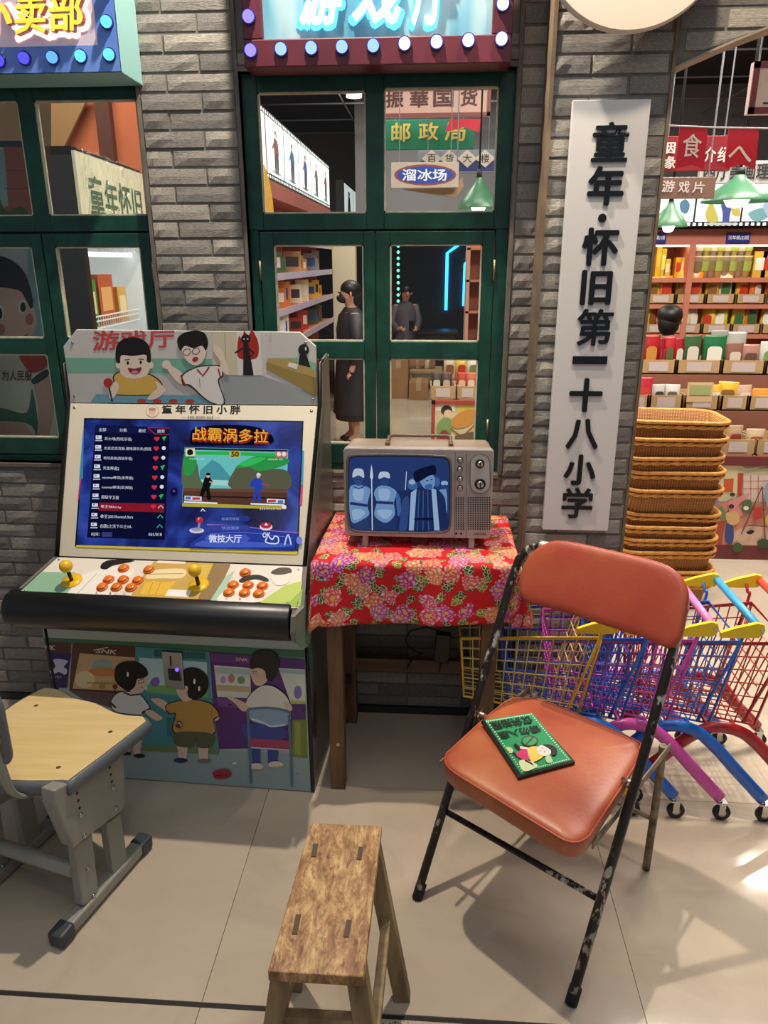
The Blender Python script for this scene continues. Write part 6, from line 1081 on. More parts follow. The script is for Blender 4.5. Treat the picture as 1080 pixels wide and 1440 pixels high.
mb = MB(); mb.bb((LX-.36, Y0, 0), (LX, Y0+.01, zb-.1)); mb.build('end_panel', mat('gold_panel', 'c8962e', .4), sh)
lbx = thing('light_box', 'row of lit film strip panels above the long shelf', 'light box', (LX-.1, (Y0+Y1)/2, zb))
mb = MB(); mb.bb((LX-.12, Y0, zb-.015), (LX-.005, Y1, zt+.015)); mb.build('case', FILM, lbx)
np_ = 6; FIG = ['8a7a4a', '7a4a44', '3a6a80', '4a5a9a', '6a6a60', '8a4a5a']
for k in range(np_):
    ya, yb = Y0+(Y1-Y0)*k/np_+.02, Y0+(Y1-Y0)*(k+1)/np_-.02; mb = MB(); mb.bb((LX-.005, ya, zb+.02), (LX-.002, yb, zt-.02)); pn = mb.build('panel', LBOX, lbx)
    c = FIG[k]; w2, h2 = yb-ya, zt-zb-.04; pf_ = lambda x, y, off, ya=ya, w2=w2: V((LX-.002+off, ya+x*w2, zb+.02+(1-y)*h2))
    art('figure_print', pn, pf_, [('b8c0c4', 'e', .5, .93, .3, .03), ('2c2622', 'e', .52, .22, .07, .07), ('e0c0a8', 'e', .50, .26, .06, .06), (c, 'P', [.40, .34, .52, .30, .64, .36, .66, .60, .42, .62]), ('4a4a52', 'P', [.42, .60, .64, .60, .62, .92, .54, .92, .53, .68, .50, .92, .42, .92]), (c, 'l', .05, [.42, .38, .30, .52]), ('8a9498', 't', '年', .14, .10, .24, .18, .0)], step=.0003)
    for q_ in range(11):
        y = ya+(yb-ya)*q_/10
        for z in (zb+.0, zt+.0): mb = MB()
mb = MB(); NH = 60
for k in range(NH):
    y = Y0+(Y1-Y0)*(k+.5)/NH
    for z in (zb+.003, zt-.003): mb.bb((LX-.004, y-.012, z-.008), (LX-.003, y+.012, z+.008))
stuff(mb.build('sprocket_holes', LBOX, lbx))
a2, b2_ = gx(484, 256, LX), gx(507, 275, LX)
l3 = thing('light_box', 'short lit film panel beyond the end of the long shelf', 'light box', (LX-.05, (a2.y+b2_.y)/2, zb)); mb = MB(); mb.bb((LX-.1, a2.y, zb-.01), (LX-.004, b2_.y, zt+.01)); mb.build('case', FILM, l3)
for k in range(2):
    ya, yb = a2.y+(b2_.y-a2.y)*k/2+.03, a2.y+(b2_.y-a2.y)*(k+1)/2-.03; mb = MB(); mb.bb((LX-.004, ya, zb+.02), (LX-.001, yb, zt-.02)); pn = mb.build('panel', LBOX, l3)
    art('figure_print', pn, (lambda x, y, off, ya=ya, w2=yb-ya: V((LX-.001+off, ya+x*w2, zb+.02+(1-y)*(zt-zb-.04)))), [('4a5a80', 'P', [.35, .95, .4, .4, .5, .3, .62, .42, .66, .95]), ('2c2622', 'e', .5, .25, .1, .08)], step=.0005)
mb = MB(); mb.bb((LX-.1, a2.y, 0), (LX-.08, b2_.y, zb)); mb.build('support_panel', TERRA, l3)
gd = gx(366, 306, LX+.03); t = thing('gold_disc', 'round golden board at the start of the film strip light boxes', 'board', tuple(gd)); mb = MB(); mb.lathe([(.30, 0), (.30, .02)], gd, (1, 0, 0), 40); mb.build('disc', noisemat('gold_texture', [(.3, 'c08a1e'), (.7, 'e0b03c')], 40, .45), t); mb = MB(); mb.bar(gd, (gd.x, gd.y, .02), .04, .04); mb.build('post', mat('post_brown', '5a2f22', .6), t)
# books and boxes on it
rg = random.Random(21); GP = 'small goods on the long terracotta shelf'
bw = (Y1-Y0)/nb; kk = 0
desc = ['cream box', 'yellow box', 'white box', 'red box', 'green box', 'tan box', 'grey box', 'orange box']; hx = ['e0d4b8', 'd8b038', 'e4e4de', 'b83a30', '4a6a3c', 'c09a68', '8a8e90', 'd8803a']
for li, lname in ((1, 'lowest'), (2, 'middle'), (3, 'upper')):
    for k in range(nb):
        y = Y0+bw*k+.10
        for j in range(3):
            w, h = rg.uniform(.09, .15), rg.uniform(.13, .26); ci = (kk*3+j*5+li) % 8; kk += 1
            t = packet('boxed_toy', '%s with %s print on the %s board of the long shelf' % (desc[ci], ['red', 'white', 'blue', 'dark'][kk % 4], lname), 'box', (LX-.095-rg.uniform(0, .02), y, lev[li]+.001), w, .06, h*.78, hx[ci], ['c03a34', 'f0eee8', '3a5a9a', '3a3430'][kk % 4], GP, rg.choice([.5, .9, 1.2])+rg.uniform(-.15, .15), 'box'); y += w+rg.uniform(.02, .06)
# --- far dark room with neon
neon = thing('neon_sign', 'blue neon outline with bent corners in the dark room', 'neon sign', (0, 12.97, 1)); NB = glow('neon_blue', '2fb4ff', 4.5)
for pts in ([(627, 436), (629, 356), (645, 344)], [(652, 430), (654, 372), (664, 357), (682, 353)], [(655, 366), (682, 366)]):
    mb = MB(); mb.tube([gy(*p, 12.97) for p in pts], .026, 8); mb.build('neon_tube', NB, neon)
led = thing('led_strip', 'vertical string of green points of light in the dark room', 'light string', tuple(gy(560, 465, 12.4)))
for k in range(14): mb = MB(); mb.ball(gy(560, 346+k*8.6, 12.4), .025, 8, 6); mb.build('led', glow('led_green', '5fe0b0', 2.5), led)
mb = MB(); a, b_ = gy(560, 346, 12.44), gy(560, 460, 12.44); mb.tube([(a.x, a.y, CEIL), a, b_], .008, 6); mb.build('strip', BLKM, led)
(x0, y0, z0), (x1, y1, z1) = pbox((545, 470, 640, 500), 11.3, .5, 0); t = thing('dark_counter', 'dark counter in front of the neon room', 'counter', ((x0+x1)/2, 11.5, 0)); mb = MB(); mb.bb((x0, 11.3, 0), (x1, 11.8, z1)); mb.build('body', mat('counter_dark', '2c2420', .5), t, .01); mb = MB(); mb.bb((x0-.03, 11.27, z1), (x1+.03, 11.83, z1+.04)); mb.build('counter_top', mat('counter_top_dark', '3a3028', .4), t)
(x0, y0, z0), (x1, y1, z1) = pbox((655, 340, 690, 500), 7.2, .35, 0); t = thing('side_shelf', 'bright narrow shelf at the edge of the neon room', 'shelf', ((x0+x1)/2, 7.4, 0))
mb = MB(); mb.bb((x0, 7.2, 0), (x0+.03, 7.55, z1)); mb.bb((x1, 7.2, 0), (x1+.03, 7.55, z1)); mb.build('upright', mat('shelf_pink', 'c89a84', .6), t); mb = MB(); mb.bb((x0, 7.53, 0), (x1, 7.55, z1)); mb.build('back_panel', TERRA, t)
for k in range(5): z = z1-.05-k*.28; mb = MB(); mb.bb((x0, 7.2, z-.02), (x1, 7.53, z)); mb.build('shelf_board', TERRA, t)
# --- hanging signs seen through the middle window
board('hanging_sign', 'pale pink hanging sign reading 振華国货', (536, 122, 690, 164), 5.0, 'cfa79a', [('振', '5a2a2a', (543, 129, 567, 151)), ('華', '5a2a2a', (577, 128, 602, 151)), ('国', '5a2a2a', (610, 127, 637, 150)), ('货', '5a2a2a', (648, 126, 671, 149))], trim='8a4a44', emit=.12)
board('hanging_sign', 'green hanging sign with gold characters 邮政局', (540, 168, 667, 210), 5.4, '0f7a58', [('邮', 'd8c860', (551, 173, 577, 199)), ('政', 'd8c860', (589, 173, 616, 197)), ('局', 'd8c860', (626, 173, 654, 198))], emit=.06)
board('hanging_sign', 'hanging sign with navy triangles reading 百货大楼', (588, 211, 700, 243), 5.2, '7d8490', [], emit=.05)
t = bpy.data.objects[[o.name for o in COL.objects if o.name.startswith('hanging_sign')][-1]]
pl = Plane((0, 5.2, 0), (0, -1, 0)); its = [('2a2f6e', 'r', 591, 226, 698, 241)]
for k, c in enumerate('百货大楼'):
    x = 607+k*25; its += [('c8bfb4', 'p', [x-14, 223, x, 210.5, x+14, 223, x, 236]), ('3a2a2a', 't', c, x-6, 217, x+6, 229, .01)]
art('sign_print', t, pl.at, its, step=.001)
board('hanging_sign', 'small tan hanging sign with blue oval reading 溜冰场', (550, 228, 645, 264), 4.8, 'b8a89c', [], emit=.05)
t = bpy.data.objects[[o.name for o in COL.objects if o.name.startswith('hanging_sign')][-1]]; pl = Plane((0, 4.8, 0), (0, -1, 0))
art('sign_print', t, pl.at, [('8a4a44', 'e', 598, 246, 44, 15), ('2a48a8', 'e', 598, 246, 40, 12), ('e8ecf4', 't', '溜冰场', 566, 238, 628, 254, .02)], step=.001)
t = thing('arrow_sign', 'slanted wooden arrow board below the hanging signs', 'sign', tuple(gy(605, 270, 4.85))); mb = MB(); mb.prism([gy(x, y, 4.85) for x, y in ((565, 266), (640, 264), (650, 248), (652, 262), (643, 275), (640, 278))], (0, .03, 0)); mb.build('board', mat('arrow_tan', 'a8886c', .6), t)
mb = MB(); a = gy(642, 265, 4.86); mb.tube([a, (a.x, a.y, CEIL)], .004, 5); mb.build('hanging_wire', RM, t)
def pendant(px, py, w, h, Y, label):
    a = gy(px, py, Y); s_ = Y/1040*.97; t = thing('pendant_lamp', label, 'lamp', (a.x, Y, a.z-h*s_), 0, 'green enamel pendant lamps'); W, H = w*s_/2, h*s_
    mb = MB(); mb.lathe([(W*.16, 0), (W*.2, -H*.12), (W*.42, -H*.30), (W*.78, -H*.62), (W, -H*.86), (W*1.0, -H*.9)], a, seg=24, caps=False); mb.build('shade', mat('shade_green', '3c6a4c', .35, emit=.05), t)
    mb = MB(); mb.lathe([(W*.34, -H*.42), (W*.40, -H*.75), (W*.25, -H*1.05), (.01, -H*1.1)], a, seg=16); mb.build('bulb', glow('pendant_bulb', 'fffdf2', 6), t)
    mb = MB(); mb.tube([a+V((0, 0, -.02)), (a.x, a.y, CEIL)], .006, 6); mb.lathe([(W*.10, H*.25), (W*.14, -.0)], a, seg=10); mb.build('cord', BLKM, t)
pendant(674, 250, 56, 42, 4.6, 'green enamel pendant lamp with bright bulb behind the middle window'); pendant(1041, 246, 88, 36, 3.7, 'large green enamel pendant lamp under the arch beside the red pennants'); pendant(944, 284, 48, 34, 3.9, 'small green enamel pendant lamp near the brown sign')
def pennant(px, Y, ch, label, bot=None):
    x0, y0, x1, y1 = px; t = thing('pennant', label, 'pennant', tuple(gy((x0+x1)/2, y1, Y))); dy = (x1-x0)*.16
    mb = MB(); mb.prism([gy(x0+3, y0, Y), gy(x1+3, y0, Y), gy(x1-3, y1, Y), gy((x0+x1)/2, y1-dy, Y), gy(x0-4, y1, Y)], (0, .003, 0)); mb.build('cloth', mat('pennant_red', 'c81e36', .45), t)
    if ch: pl = Plane((0, Y, 0), (0, -1, 0)); art('lettering', t, pl.at, [('f0dcd4', 'T', ch[0], ch[1], .01)], step=.001)
pennant((953, 178, 993, 238), 3.1, ('食', [962, 188, 988, 189, 984, 222, 958, 220]), 'red pennant with white character 食')
pennant((1022, 180, 1065, 238), 3.1, ('へ', [1028, 205, 1058, 206, 1056, 228, 1022, 228]), 'red pennant with a white brush stroke')
pennant((630, 167, 676, 186), 4.9, None, 'small red pennant hanging between the signs')
t = thing('pennant_string', 'thin white string carrying the red pennants under the arch', 'string', tuple(gy(1000, 180, 3.1))); mb = MB(); mb.tube([gy(925, 176, 3.1), gy(1000, 179, 3.1), gy(1100, 181, 3.1), gy(1300, 170, 3.1)], .003, 5); mb.build('cord', mat('string_white', 'c8c8c8', .6), t)
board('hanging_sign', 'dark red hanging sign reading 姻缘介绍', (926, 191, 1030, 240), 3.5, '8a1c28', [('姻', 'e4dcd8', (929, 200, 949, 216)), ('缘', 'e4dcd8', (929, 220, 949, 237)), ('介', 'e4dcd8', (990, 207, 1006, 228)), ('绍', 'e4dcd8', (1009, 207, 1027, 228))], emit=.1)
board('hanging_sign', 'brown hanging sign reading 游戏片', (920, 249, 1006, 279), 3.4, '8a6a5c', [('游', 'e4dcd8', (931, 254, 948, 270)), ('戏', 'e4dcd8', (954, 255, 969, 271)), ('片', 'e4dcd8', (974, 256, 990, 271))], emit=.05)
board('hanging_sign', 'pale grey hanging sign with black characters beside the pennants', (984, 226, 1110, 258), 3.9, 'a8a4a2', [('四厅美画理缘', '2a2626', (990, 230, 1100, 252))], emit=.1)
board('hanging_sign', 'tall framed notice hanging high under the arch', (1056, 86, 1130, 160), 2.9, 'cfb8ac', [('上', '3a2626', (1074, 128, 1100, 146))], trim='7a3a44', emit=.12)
# --- wall shelf with snacks, right of the pillar
HY = 5.7
hs = thing('wall_shelf', 'wide terracotta wall shelf full of snacks beyond the arch', 'shelf', (2.6, HY+.2, 0))
xa, xb = gy(870, 400, HY).x, 4.85; zz_ = lambda y: gy(980, y, HY).z
levels = [zz_(391), zz_(428), zz_(470), zz_(520), zz_(570)]; ztop = zz_(322); zh = zz_(344)
mb = MB(); mb.bb((xa, HY+.36, 0), (xb, HY+.38, ztop)); mb.build('back_panel', TERRA, hs)
mb = MB(); mb.bb((xa, HY, zh), (xb, HY+.36, ztop)); mb.build('header', mat('header_rose', 'b8705e', .6), hs)
for z in levels: mb = MB(); mb.bb((xa, HY, z-.03), (xb, HY+.36, z)); mb.build('shelf_board', TERRA, hs)
xdiv = [xa]+[gy(968+i*150, 400, HY).x for i in range(4)]
for x in xdiv:
    if x < xb: mb = MB(); mb.bb((x-.02, HY-.01, 0), (x+.02, HY+.36, zh)); mb.build('divider', TERRA, hs)
mb = MB(); mb.bb((xa, HY+.02, zh-.012), (xb, HY+.06, zh-.002)); mb.build('light_tube', glow('shelf_tube', 'ffe6c4', 6), hs)
for (r, tx) in (((917, 327, 937, 342), '年级(1)班'), ((1022, 327, 1055, 342), '汉年级(2)班')):
    (x0, y0, z0), (x1, y1, z1) = pbox(r, HY-.012, .012); mb = MB(); mb.bb((x0, HY-.012, z0), (x1, HY, z1)); pq = mb.build('class_plaque', mat('plaque_blue', '1c2a80', .4), hs); mb = MB(); rect_text(mb, tx, (x0+.01, HY-.014, z0+.02), (1, 0, 0), (0, 0, 1), x1-x0-.02, z1-z0-.04, 0, .02); mb.build('plaque_lettering', mat('plaque_white', 'e8e8f0', .5), pq)
lb2 = thing('light_box', 'row of lit illustrated film panels above the snack wall shelf', 'light box', (2.6, HY, ztop))
z0_, z1_ = zz_(319), zz_(262); mb = MB(); mb.bb((xa, HY-.10, z0_), (xb, HY+.1, z1_+.05)); mb.build('case', FILM, lb2)
pxs = [918, 978, 1044, 1110, 1176]; pl = Plane((0, HY-.104, 0), (0, -1, 0))
for k in range(4):
    x0, x1 = gy(pxs[k]+1.5, 290, HY-.1).x, gy(pxs[k+1]-1.5, 290, HY-.1).x; mb = MB(); mb.bb((x0, HY-.104, z0_+.03), (x1, HY-.10, z1_+.03)); pn = mb.build('panel', LBOX, lb2)
    ox = pxs[k]
    art('panel_print', pn, pl.at, [[('5a86a8', 'P', [ox+38, 286, ox+46, 280, ox+52, 288, ox+48, 300, ox+40, 298]), ('4a6a58', 'P', [ox+10, 306, ox+30, 300, ox+44, 310, ox+20, 313]), ('c8d0d0', 'e', ox+32, 312, 22, 2)],
      [('c8c060', 'P', [ox+18, 312, ox+14, 300, ox+22, 284, ox+30, 300, ox+32, 311]), ('c8c060', 'P', [ox+52, 302, ox+50, 290, ox+56, 280, ox+62, 292, ox+62, 304]), ('4a58a0', 'P', [ox+36, 288, ox+44, 282, ox+50, 290, ox+48, 304, ox+46, 314, ox+38, 314, ox+38, 300]), ('e0c8b4', 'e', ox+42, 279, 5, 5), ('2a2622', 'e', ox+42, 276, 5, 3), ('c8d0d0', 'e', ox+36, 315, 24, 2)],
      [('7ab0b8', 'P', [ox+8, 300, ox+30, 292, ox+40, 302, ox+20, 312]), ('a8c4d8', 'P', [ox+28, 290, ox+36, 284, ox+44, 296, ox+36, 306])], [('c88a6a', 'P', [ox+18, 306, ox+24, 286, ox+34, 284, ox+38, 306])]][k], step=.0015)
mb = MB()
for k in range(90):
    x = xa+(xb-xa)*(k+.5)/90
    for z in (z0_+.012, z1_+.04): mb.bb((x-.010, HY-.103, z-.010), (x+.010, HY-.100, z+.010))
stuff(mb.build('sprocket_holes', LBOX, lb2))
rg = random.Random(4); YEL_ = ['e8b42c', 'f0cc48', 'e89a28', 'f2e4c0', 'd8c83c', 'e87a30']; PR = ['c83a24', 'f4f0e4', '8a5a2a', '3a6a3c']
cname = {'e8b42c': 'golden', 'f0cc48': 'pale yellow', 'e89a28': 'amber', 'f2e4c0': 'cream', 'd8c83c': 'lime yellow', 'e87a30': 'orange'}; pname = {'c83a24': 'red', 'f4f0e4': 'white', '8a5a2a': 'brown', '3a6a3c': 'green'}
def px_at(px, Y, z): return (gy(px, 400, Y).x, Y, z)
for (x, w, h, c, c2, l) in ((921, .08, .26, 'e0b01c', 'd8c040', 'tall yellow canister'), (928, .07, .20, 'c8b838', 'e8d868', 'olive yellow carton'), (934, .09, .13, 'd8b444', 'f0e0a0', 'low yellow carton'), (949, .09, .14, 'd8a02c', 'c83a24', 'yellow carton with red band'), (956, .08, .14, 'd8b444', 'f0e0a0', 'yellow carton with pale band'), (963, .08, .15, 'd0a838', '8a5a2a', 'yellow carton with brown band'), (1062, .10, .18, 'd8b43c', 'f4f0e4', 'yellow gift carton'), (1074, .10, .18, 'd8a83c', 'c83a24', 'yellow gift carton with red band')):
    packet('snack_carton', l+' on the top board of the wall shelf', 'carton', px_at(x, HY+.12, levels[0]+.001), w*(.5 if x < 1000 else 1)*.9, .06, h, c, c2, 'cartons on the wall shelf')
for k in range(8):
    packet('snack_cup', 'beige snack cup in the row on the top board', 'cup', px_at(977+k*9.6, HY+.10, levels[0]+.001), .085, .085, .15, ['b8a890', 'c8b878'][k % 2], ['8a7a4a', 'a8b858'][k % 2], 'row of snack cups on the wall shelf', 0, 'cup'); packet('snack_cup', 'beige snack cup stacked on another cup of the top board', 'cup', px_at(977+k*9.6, HY+.10, levels[0]+.153), .075, .075, .10, ['b8a890', 'c8b878'][k % 2], ['c8c0a8', 'a8b858'][k % 2], 'upper row of snack cups on the wall shelf', 0, 'cup')
TRW = mat('tray_card', 'a08468', .7); TRL = mat('tray_label', 'c8b8b4', .5)
def tray(x0, x1, Y, z, d, h, label, grp):
    t = thing('display_tray', label, 'tray', ((x0+x1)/2, Y+d/2, z), 0, grp); e = .008
    mb = MB(); mb.bb((x0, Y, z), (x1, Y+e, z+h)); mb.bb((x0, Y+d-e, z), (x1, Y+d, z+h)); mb.bb((x0, Y, z), (x0+e, Y+d, z+h)); mb.bb((x1-e, Y, z), (x1, Y+d, z+h)); mb.bb((x0, Y, z), (x1, Y+d, z+e)); mb.build('tray_body', TAN, t)
    mb = MB(); mb.bb((x0+(x1-x0)*.22, Y-.003, z+h*.2), (x0+(x1-x0)*.78, Y, z+h*.85)); mb.build('price_label', TRL, t)
for li, name in ((1, 'second'), (2, 'third')):
    x = gy(912, 400, HY).x
    while x < gy(1090, 400, HY).x:
        w = .20; tray(x, x+w, HY+.01, levels[li]+.001, .26, .07, 'small card tray of snacks on the %s board of the wall shelf' % name, 'small card trays on the %s board' % name)
        for j in range(2):
            for q_ in range(2):
                c = rg.choice(YEL_); c2 = rg.choice(PR); packet('snack_bag', '%s snack bag with %s print on the %s board of the wall shelf' % (cname[c], pname[c2], name), 'snack bag', (x+.055+j*.09, HY+.08+q_*.09, levels[li]+.012), .10, .06, rg.uniform(.17, .24), c, c2, 'yellow snack bags on the %s board' % name, rg.uniform(-.6, .6), 'bag')
        x += w+.012
# --- stepped snack island with a picture front
def island(name, label, X0, X1, Yf, steps, frame_c, label2):
    t = thing(name, label, 'display stand', ((X0+X1)/2, Yf+.3, 0)); n = len(steps); Yb = Yf+.9
    for k, (y, z) in enumerate(steps):
        mb = MB(); mb.bb((X0, y, 0 if k == 0 else steps[k-1][1]-.02), (X1, Yb, z)); mb.build('step', mat('island_wood', '8c5a48', .6), t)
    return t
isl_steps = [(4.02, gy(1040, 641, 4.02).z), (4.32, gy(1000, 578, 4.32).z), (4.62, gy(980, 527, 4.62).z)]
IX0, IX1 = .80, 3.4
isl = island('snack_island', 'stepped snack display with a painted courtyard scene on its front', IX0, IX1, 4.02, isl_steps, '7a2f2c', '')
zf = isl_steps[0][1]; mb = MB()
for a, b_ in (((IX0, 0), (IX1, .085)), ((IX0, zf-.05), (IX1, zf))): mb.bb((a[0], 4.0, a[1]), (b_[0], 4.02, b_[1]))
mb.build('picture_frame', mat('frame_maroon', '6e2e30', .5), isl)
mb = MB(); mb.bb((IX0, 4.012, .085), (IX1, 4.018, zf-.05)); pic = mb.build('picture_panel', mat('picture_base', 'c8a68c', .5), isl)
pl = Plane((0, 4.012, 0), (0, -1, 0)); cs = .20833
art('picture_print', pic, pl.at, [('cfc6a8', 'p', [600, 420, 1400, 420, 1400, 700, 560, 700]), ('b8b0a8', 'P', [590, 640, 600, 560, 630, 480, 650, 430, 690, 430, 700, 560, 660, 660, 640, 760]), ('d8d0a4', 'p', [690, 430, 800, 430, 800, 640, 690, 640]), ('c85a34', 'p', [708, 545, 776, 540, 770, 630, 706, 635]), ('b84432', 'p', [805, 505, 840, 505, 830, 655, 800, 655]), ('d8c4b8', 'p', [840, 520, 1010, 515, 1010, 700, 840, 700]), ('b86a60', 'l', 4, [840, 560, 1010, 555]), ('b86a60', 'l', 4, [840, 610, 1010, 605]), ('b86a60', 'l', 4, [890, 520, 890, 700]), ('b86a60', 'l', 4, [940, 520, 940, 700]), ('8a8a70', 'p', [790, 425, 1010, 425, 1010, 470, 850, 480]), ('d8ccb4', 'l', 6, [780, 430, 860, 480]), ('c8b8a0', 'l', 6, [860, 480, 1010, 450]),
 ('c88a74', 'p', [560, 700, 1400, 700, 1400, 1030, 540, 1030]), ('d8b49c', 'P', [780, 900, 900, 860, 1010, 880, 1010, 1025, 790, 1025]), ('a84a3c', 'p', [630, 830, 715, 825, 690, 990, 620, 985]), ('8a3430', 'l', 8, [636, 830, 626, 1000]), ('9a3a32', 'P', [570, 890, 630, 880, 640, 1000, 600, 1010]),
 ('8a80a8', 'P', [600, 660, 650, 650, 670, 690, 640, 730, 605, 720]), ('3a3030', 'e', 600, 672, 16, 12), ('6a8a5a', 'P', [670, 740, 700, 730, 715, 800, 680, 810]), ('d88a8a', 'P', [735, 700, 790, 670, 880, 640, 800, 720, 830, 770, 800, 800, 750, 780]), ('3a2a28', 'e', 762, 645, 18, 14), ('3a2a28', 'e', 755, 725, 18, 15), ('3a4a88', 'P', [720, 850, 760, 840, 770, 940, 740, 980, 715, 950]), ('d8b07a', 'P', [720, 770, 790, 760, 810, 820, 770, 850, 725, 830]), ('4a6a3c', 'P', [830, 700, 880, 680, 890, 740, 850, 770, 828, 745]), ('e8e4d8', 'e', 852, 735, 18, 14), ('6a3a2c', 'l', 7, [960, 590, 820, 910]), ('6a3a2c', 'l', 7, [960, 590, 985, 1028]), ('6a3a2c', 'l', 5, [900, 740, 985, 745]), ('6a3a2c', 'l', 5, [865, 850, 990, 860]), ('8aa0b8', 'P', [980, 590, 1010, 570, 1040, 690, 990, 720]), ('c8b43c', 'P', [985, 790, 1030, 780, 1040, 850, 990, 850]), ('3c5a34', 'P', [760, 990, 790, 965, 830, 990, 810, 1025, 770, 1025]), ('3c4a34', 'P', [925, 960, 960, 940, 1010, 955, 1000, 995, 940, 1000]), ('1c1a18', 'P', [850, 900, 880, 880, 905, 890, 880, 910]), ('b83c30', 'p', [900, 730, 960, 725, 955, 800, 900, 820])], (870, 560, cs), step=.0006)
GI = 'trays on the snack island'
def spot(px, Y): return gy(px, 500, Y).x
def trayrow(spans, k, nm, con):
    Y, z = isl_steps[k]
    for (a, b_), c_ in zip(spans, con): tray(spot(a, Y+.01), spot(b_, Y+.01), Y+.01, z+.001, .24, .085, 'woven card tray holding %s on the %s step' % (c_, nm), 'trays on the %s step of the snack island' % nm)
trayrow([(893, 919), (921, 968), (972, 1020), (1024, 1062), (1064, 1105)], 1, 'middle', ['the bright red carton bag', 'clear bags of dark pieces', 'the framed price card', 'yellow bags', 'the orange bag']); trayrow([(903, 952), (954, 1016), (1018, 1078), (1080, 1130)], 2, 'top', ['red snack bags', 'green bags', 'brown foil bags', 'the silver and rust bags']); trayrow([(975, 1030), (1033, 1082), (1086, 1130)], 0, 'front', ['crumpled clear bags', 'red brown cakes', 'tan cakes'])
GS = 'snack bags on the island'
def bags(lst, k, dy=.06):
    Y, z = isl_steps[k]
    for px, w, h, c, c2, lab, rz in lst:
        s_ = Y*1.02/1040; packet('snack_bag', lab, 'snack bag', (spot(px, Y+dy), Y+dy+abs(rz)*.1, z+.012), w*s_, .05, h*s_, c, c2, None, rz, 'bag')
bags([(914, 22, 48, 'a81c24', 'c88a3c', 'red snack bag with amber window on the top step', 0), (930, 12, 44, '8a1a24', 'b03040', 'narrow dark red snack bag on the top step', .2), (941, 14, 46, 'b8242c', '5a6a3c', 'red snack bag with green window on the top step', -.1), (954, 14, 44, 'a01c28', 'd8d0c0', 'red snack bag with white print on the top step', .15), (972, 24, 48, '3c5a34', 'd8d0c4', 'olive green bag with white panel on the top step', .05), (1003, 30, 48, '1f6a3e', 'e8e4d8', 'bright green bag with white panel on the top step', -.06), (1032, 24, 38, '8a6050', 'e0d0c0', 'brown foil bag with pale print on the top step', .1), (1056, 24, 36, 'a87868', '6a4a40', 'pink brown foil bag beside the brown bag', -.12), (1080, 24, 40, 'c8c8bc', '7a9a5a', 'silver foil bag with green print on the top step', 0), (1110, 30, 42, 'b04a30', 'e8d8b0', 'rust coloured bag at the end of the top step', 0)], 2)
bags([(1010, 26, 52, '9a9890', 'c8c4bc', 'crinkled silver bag behind the green bags', .2), (1034, 26, 50, 'a8a49c', 'd0ccc4', 'crinkled silver bag behind the brown foil bag', -.2)], 2, .17)
bags([(911, 22, 40, 'c02c3a', 'd84a4a', 'bright red carton bag on the middle step', 0), (932, 20, 30, 'c8c4bc', '4a4a4a', 'clear bag with dark pieces on the middle step', .2), (953, 20, 30, 'd0ccc4', '6a6a64', 'clear bag with grey pieces on the middle step', -.2), (1012, 24, 30, 'd8b03c', 'f0e8d0', 'yellow bag lying next to the framed card', .2), (1034, 26, 34, 'e0b030', '8a6a3a', 'yellow bag with brown print on the middle step', -.3), (1055, 24, 30, 'c8a890', 'e8e0d4', 'clear pinkish bag on the middle step', .2), (1082, 30, 26, 'e08a2c', 'f0c890', 'orange bag on the middle step', 0)], 1)
bags([(1000, 20, 30, 'b8b0a4', 'd8d0c8', 'clear crumpled bag on the front step', .2), (1024, 22, 34, 'c0a080', 'a85a40', 'clear bag of brown cakes on the front step', -.1), (1050, 24, 36, 'b89878', 'a04a34', 'clear bag of red brown cakes on the front step', .1), (1080, 26, 32, 'c8b090', 'b06a48', 'clear bag of tan cakes at the end of the front step', 0)], 0)
t = thing('price_card', 'small framed price card standing among the bags', 'price card', (spot(984, 4.33), 4.33, isl_steps[1][1]+.09)); a = gy(968, 538, 4.33); b_ = gy(1000, 564, 4.33)
mb = MB(); mb.bb((a.x, 4.325, isl_steps[1][1]+.05), (b_.x, 4.337, a.z)); mb.build('frame', mat('card_frame', 'd8b890', .5), t); mb = MB(); mb.bb((a.x+.012, 4.322, isl_steps[1][1]+.09), (b_.x-.012, 4.326, a.z-.012)); mb.build('card', mat('card_green', 'a8b078', .5), t)
# --- second island with a picture front seen through the lower right pane
J0, J1, JY = gy(607, 560, 5.0).x, gy(700, 560, 5.0).x, 5.0; jz = gy(640, 563, JY).z
t = thing('snack_island', 'snack display with a framed picture of a woman and child behind the window', 'display stand', ((J0+J1)/2, JY+.3, 0))
mb = MB(); mb.bb((J0, JY, 0), (J1, JY+.7, jz)); mb.build('body', mat('island_wood', '8c5a48', .6), t); mb = MB(); mb.bb((J0, JY+.3, jz-.01), (J1, JY+.7, gy(640, 538, JY+.3).z)); mb.build('step', mat('island_wood', '8c5a48', .6), t)
mb = MB(); e = .025
for p, q_ in (((J0, .05), (J0+e, jz)), ((J1-e, .05), (J1, jz)), ((J0, jz-e), (J1, jz)), ((J0, .05), (J1, .05+e))): mb.bb((p[0], JY-.02, p[1]), (q_[0], JY, q_[1]))
mb.build('picture_frame', mat('frame_red', 'a03a30', .5), t); pl = Plane((0, JY-.002, 0), (0, -1, 0))
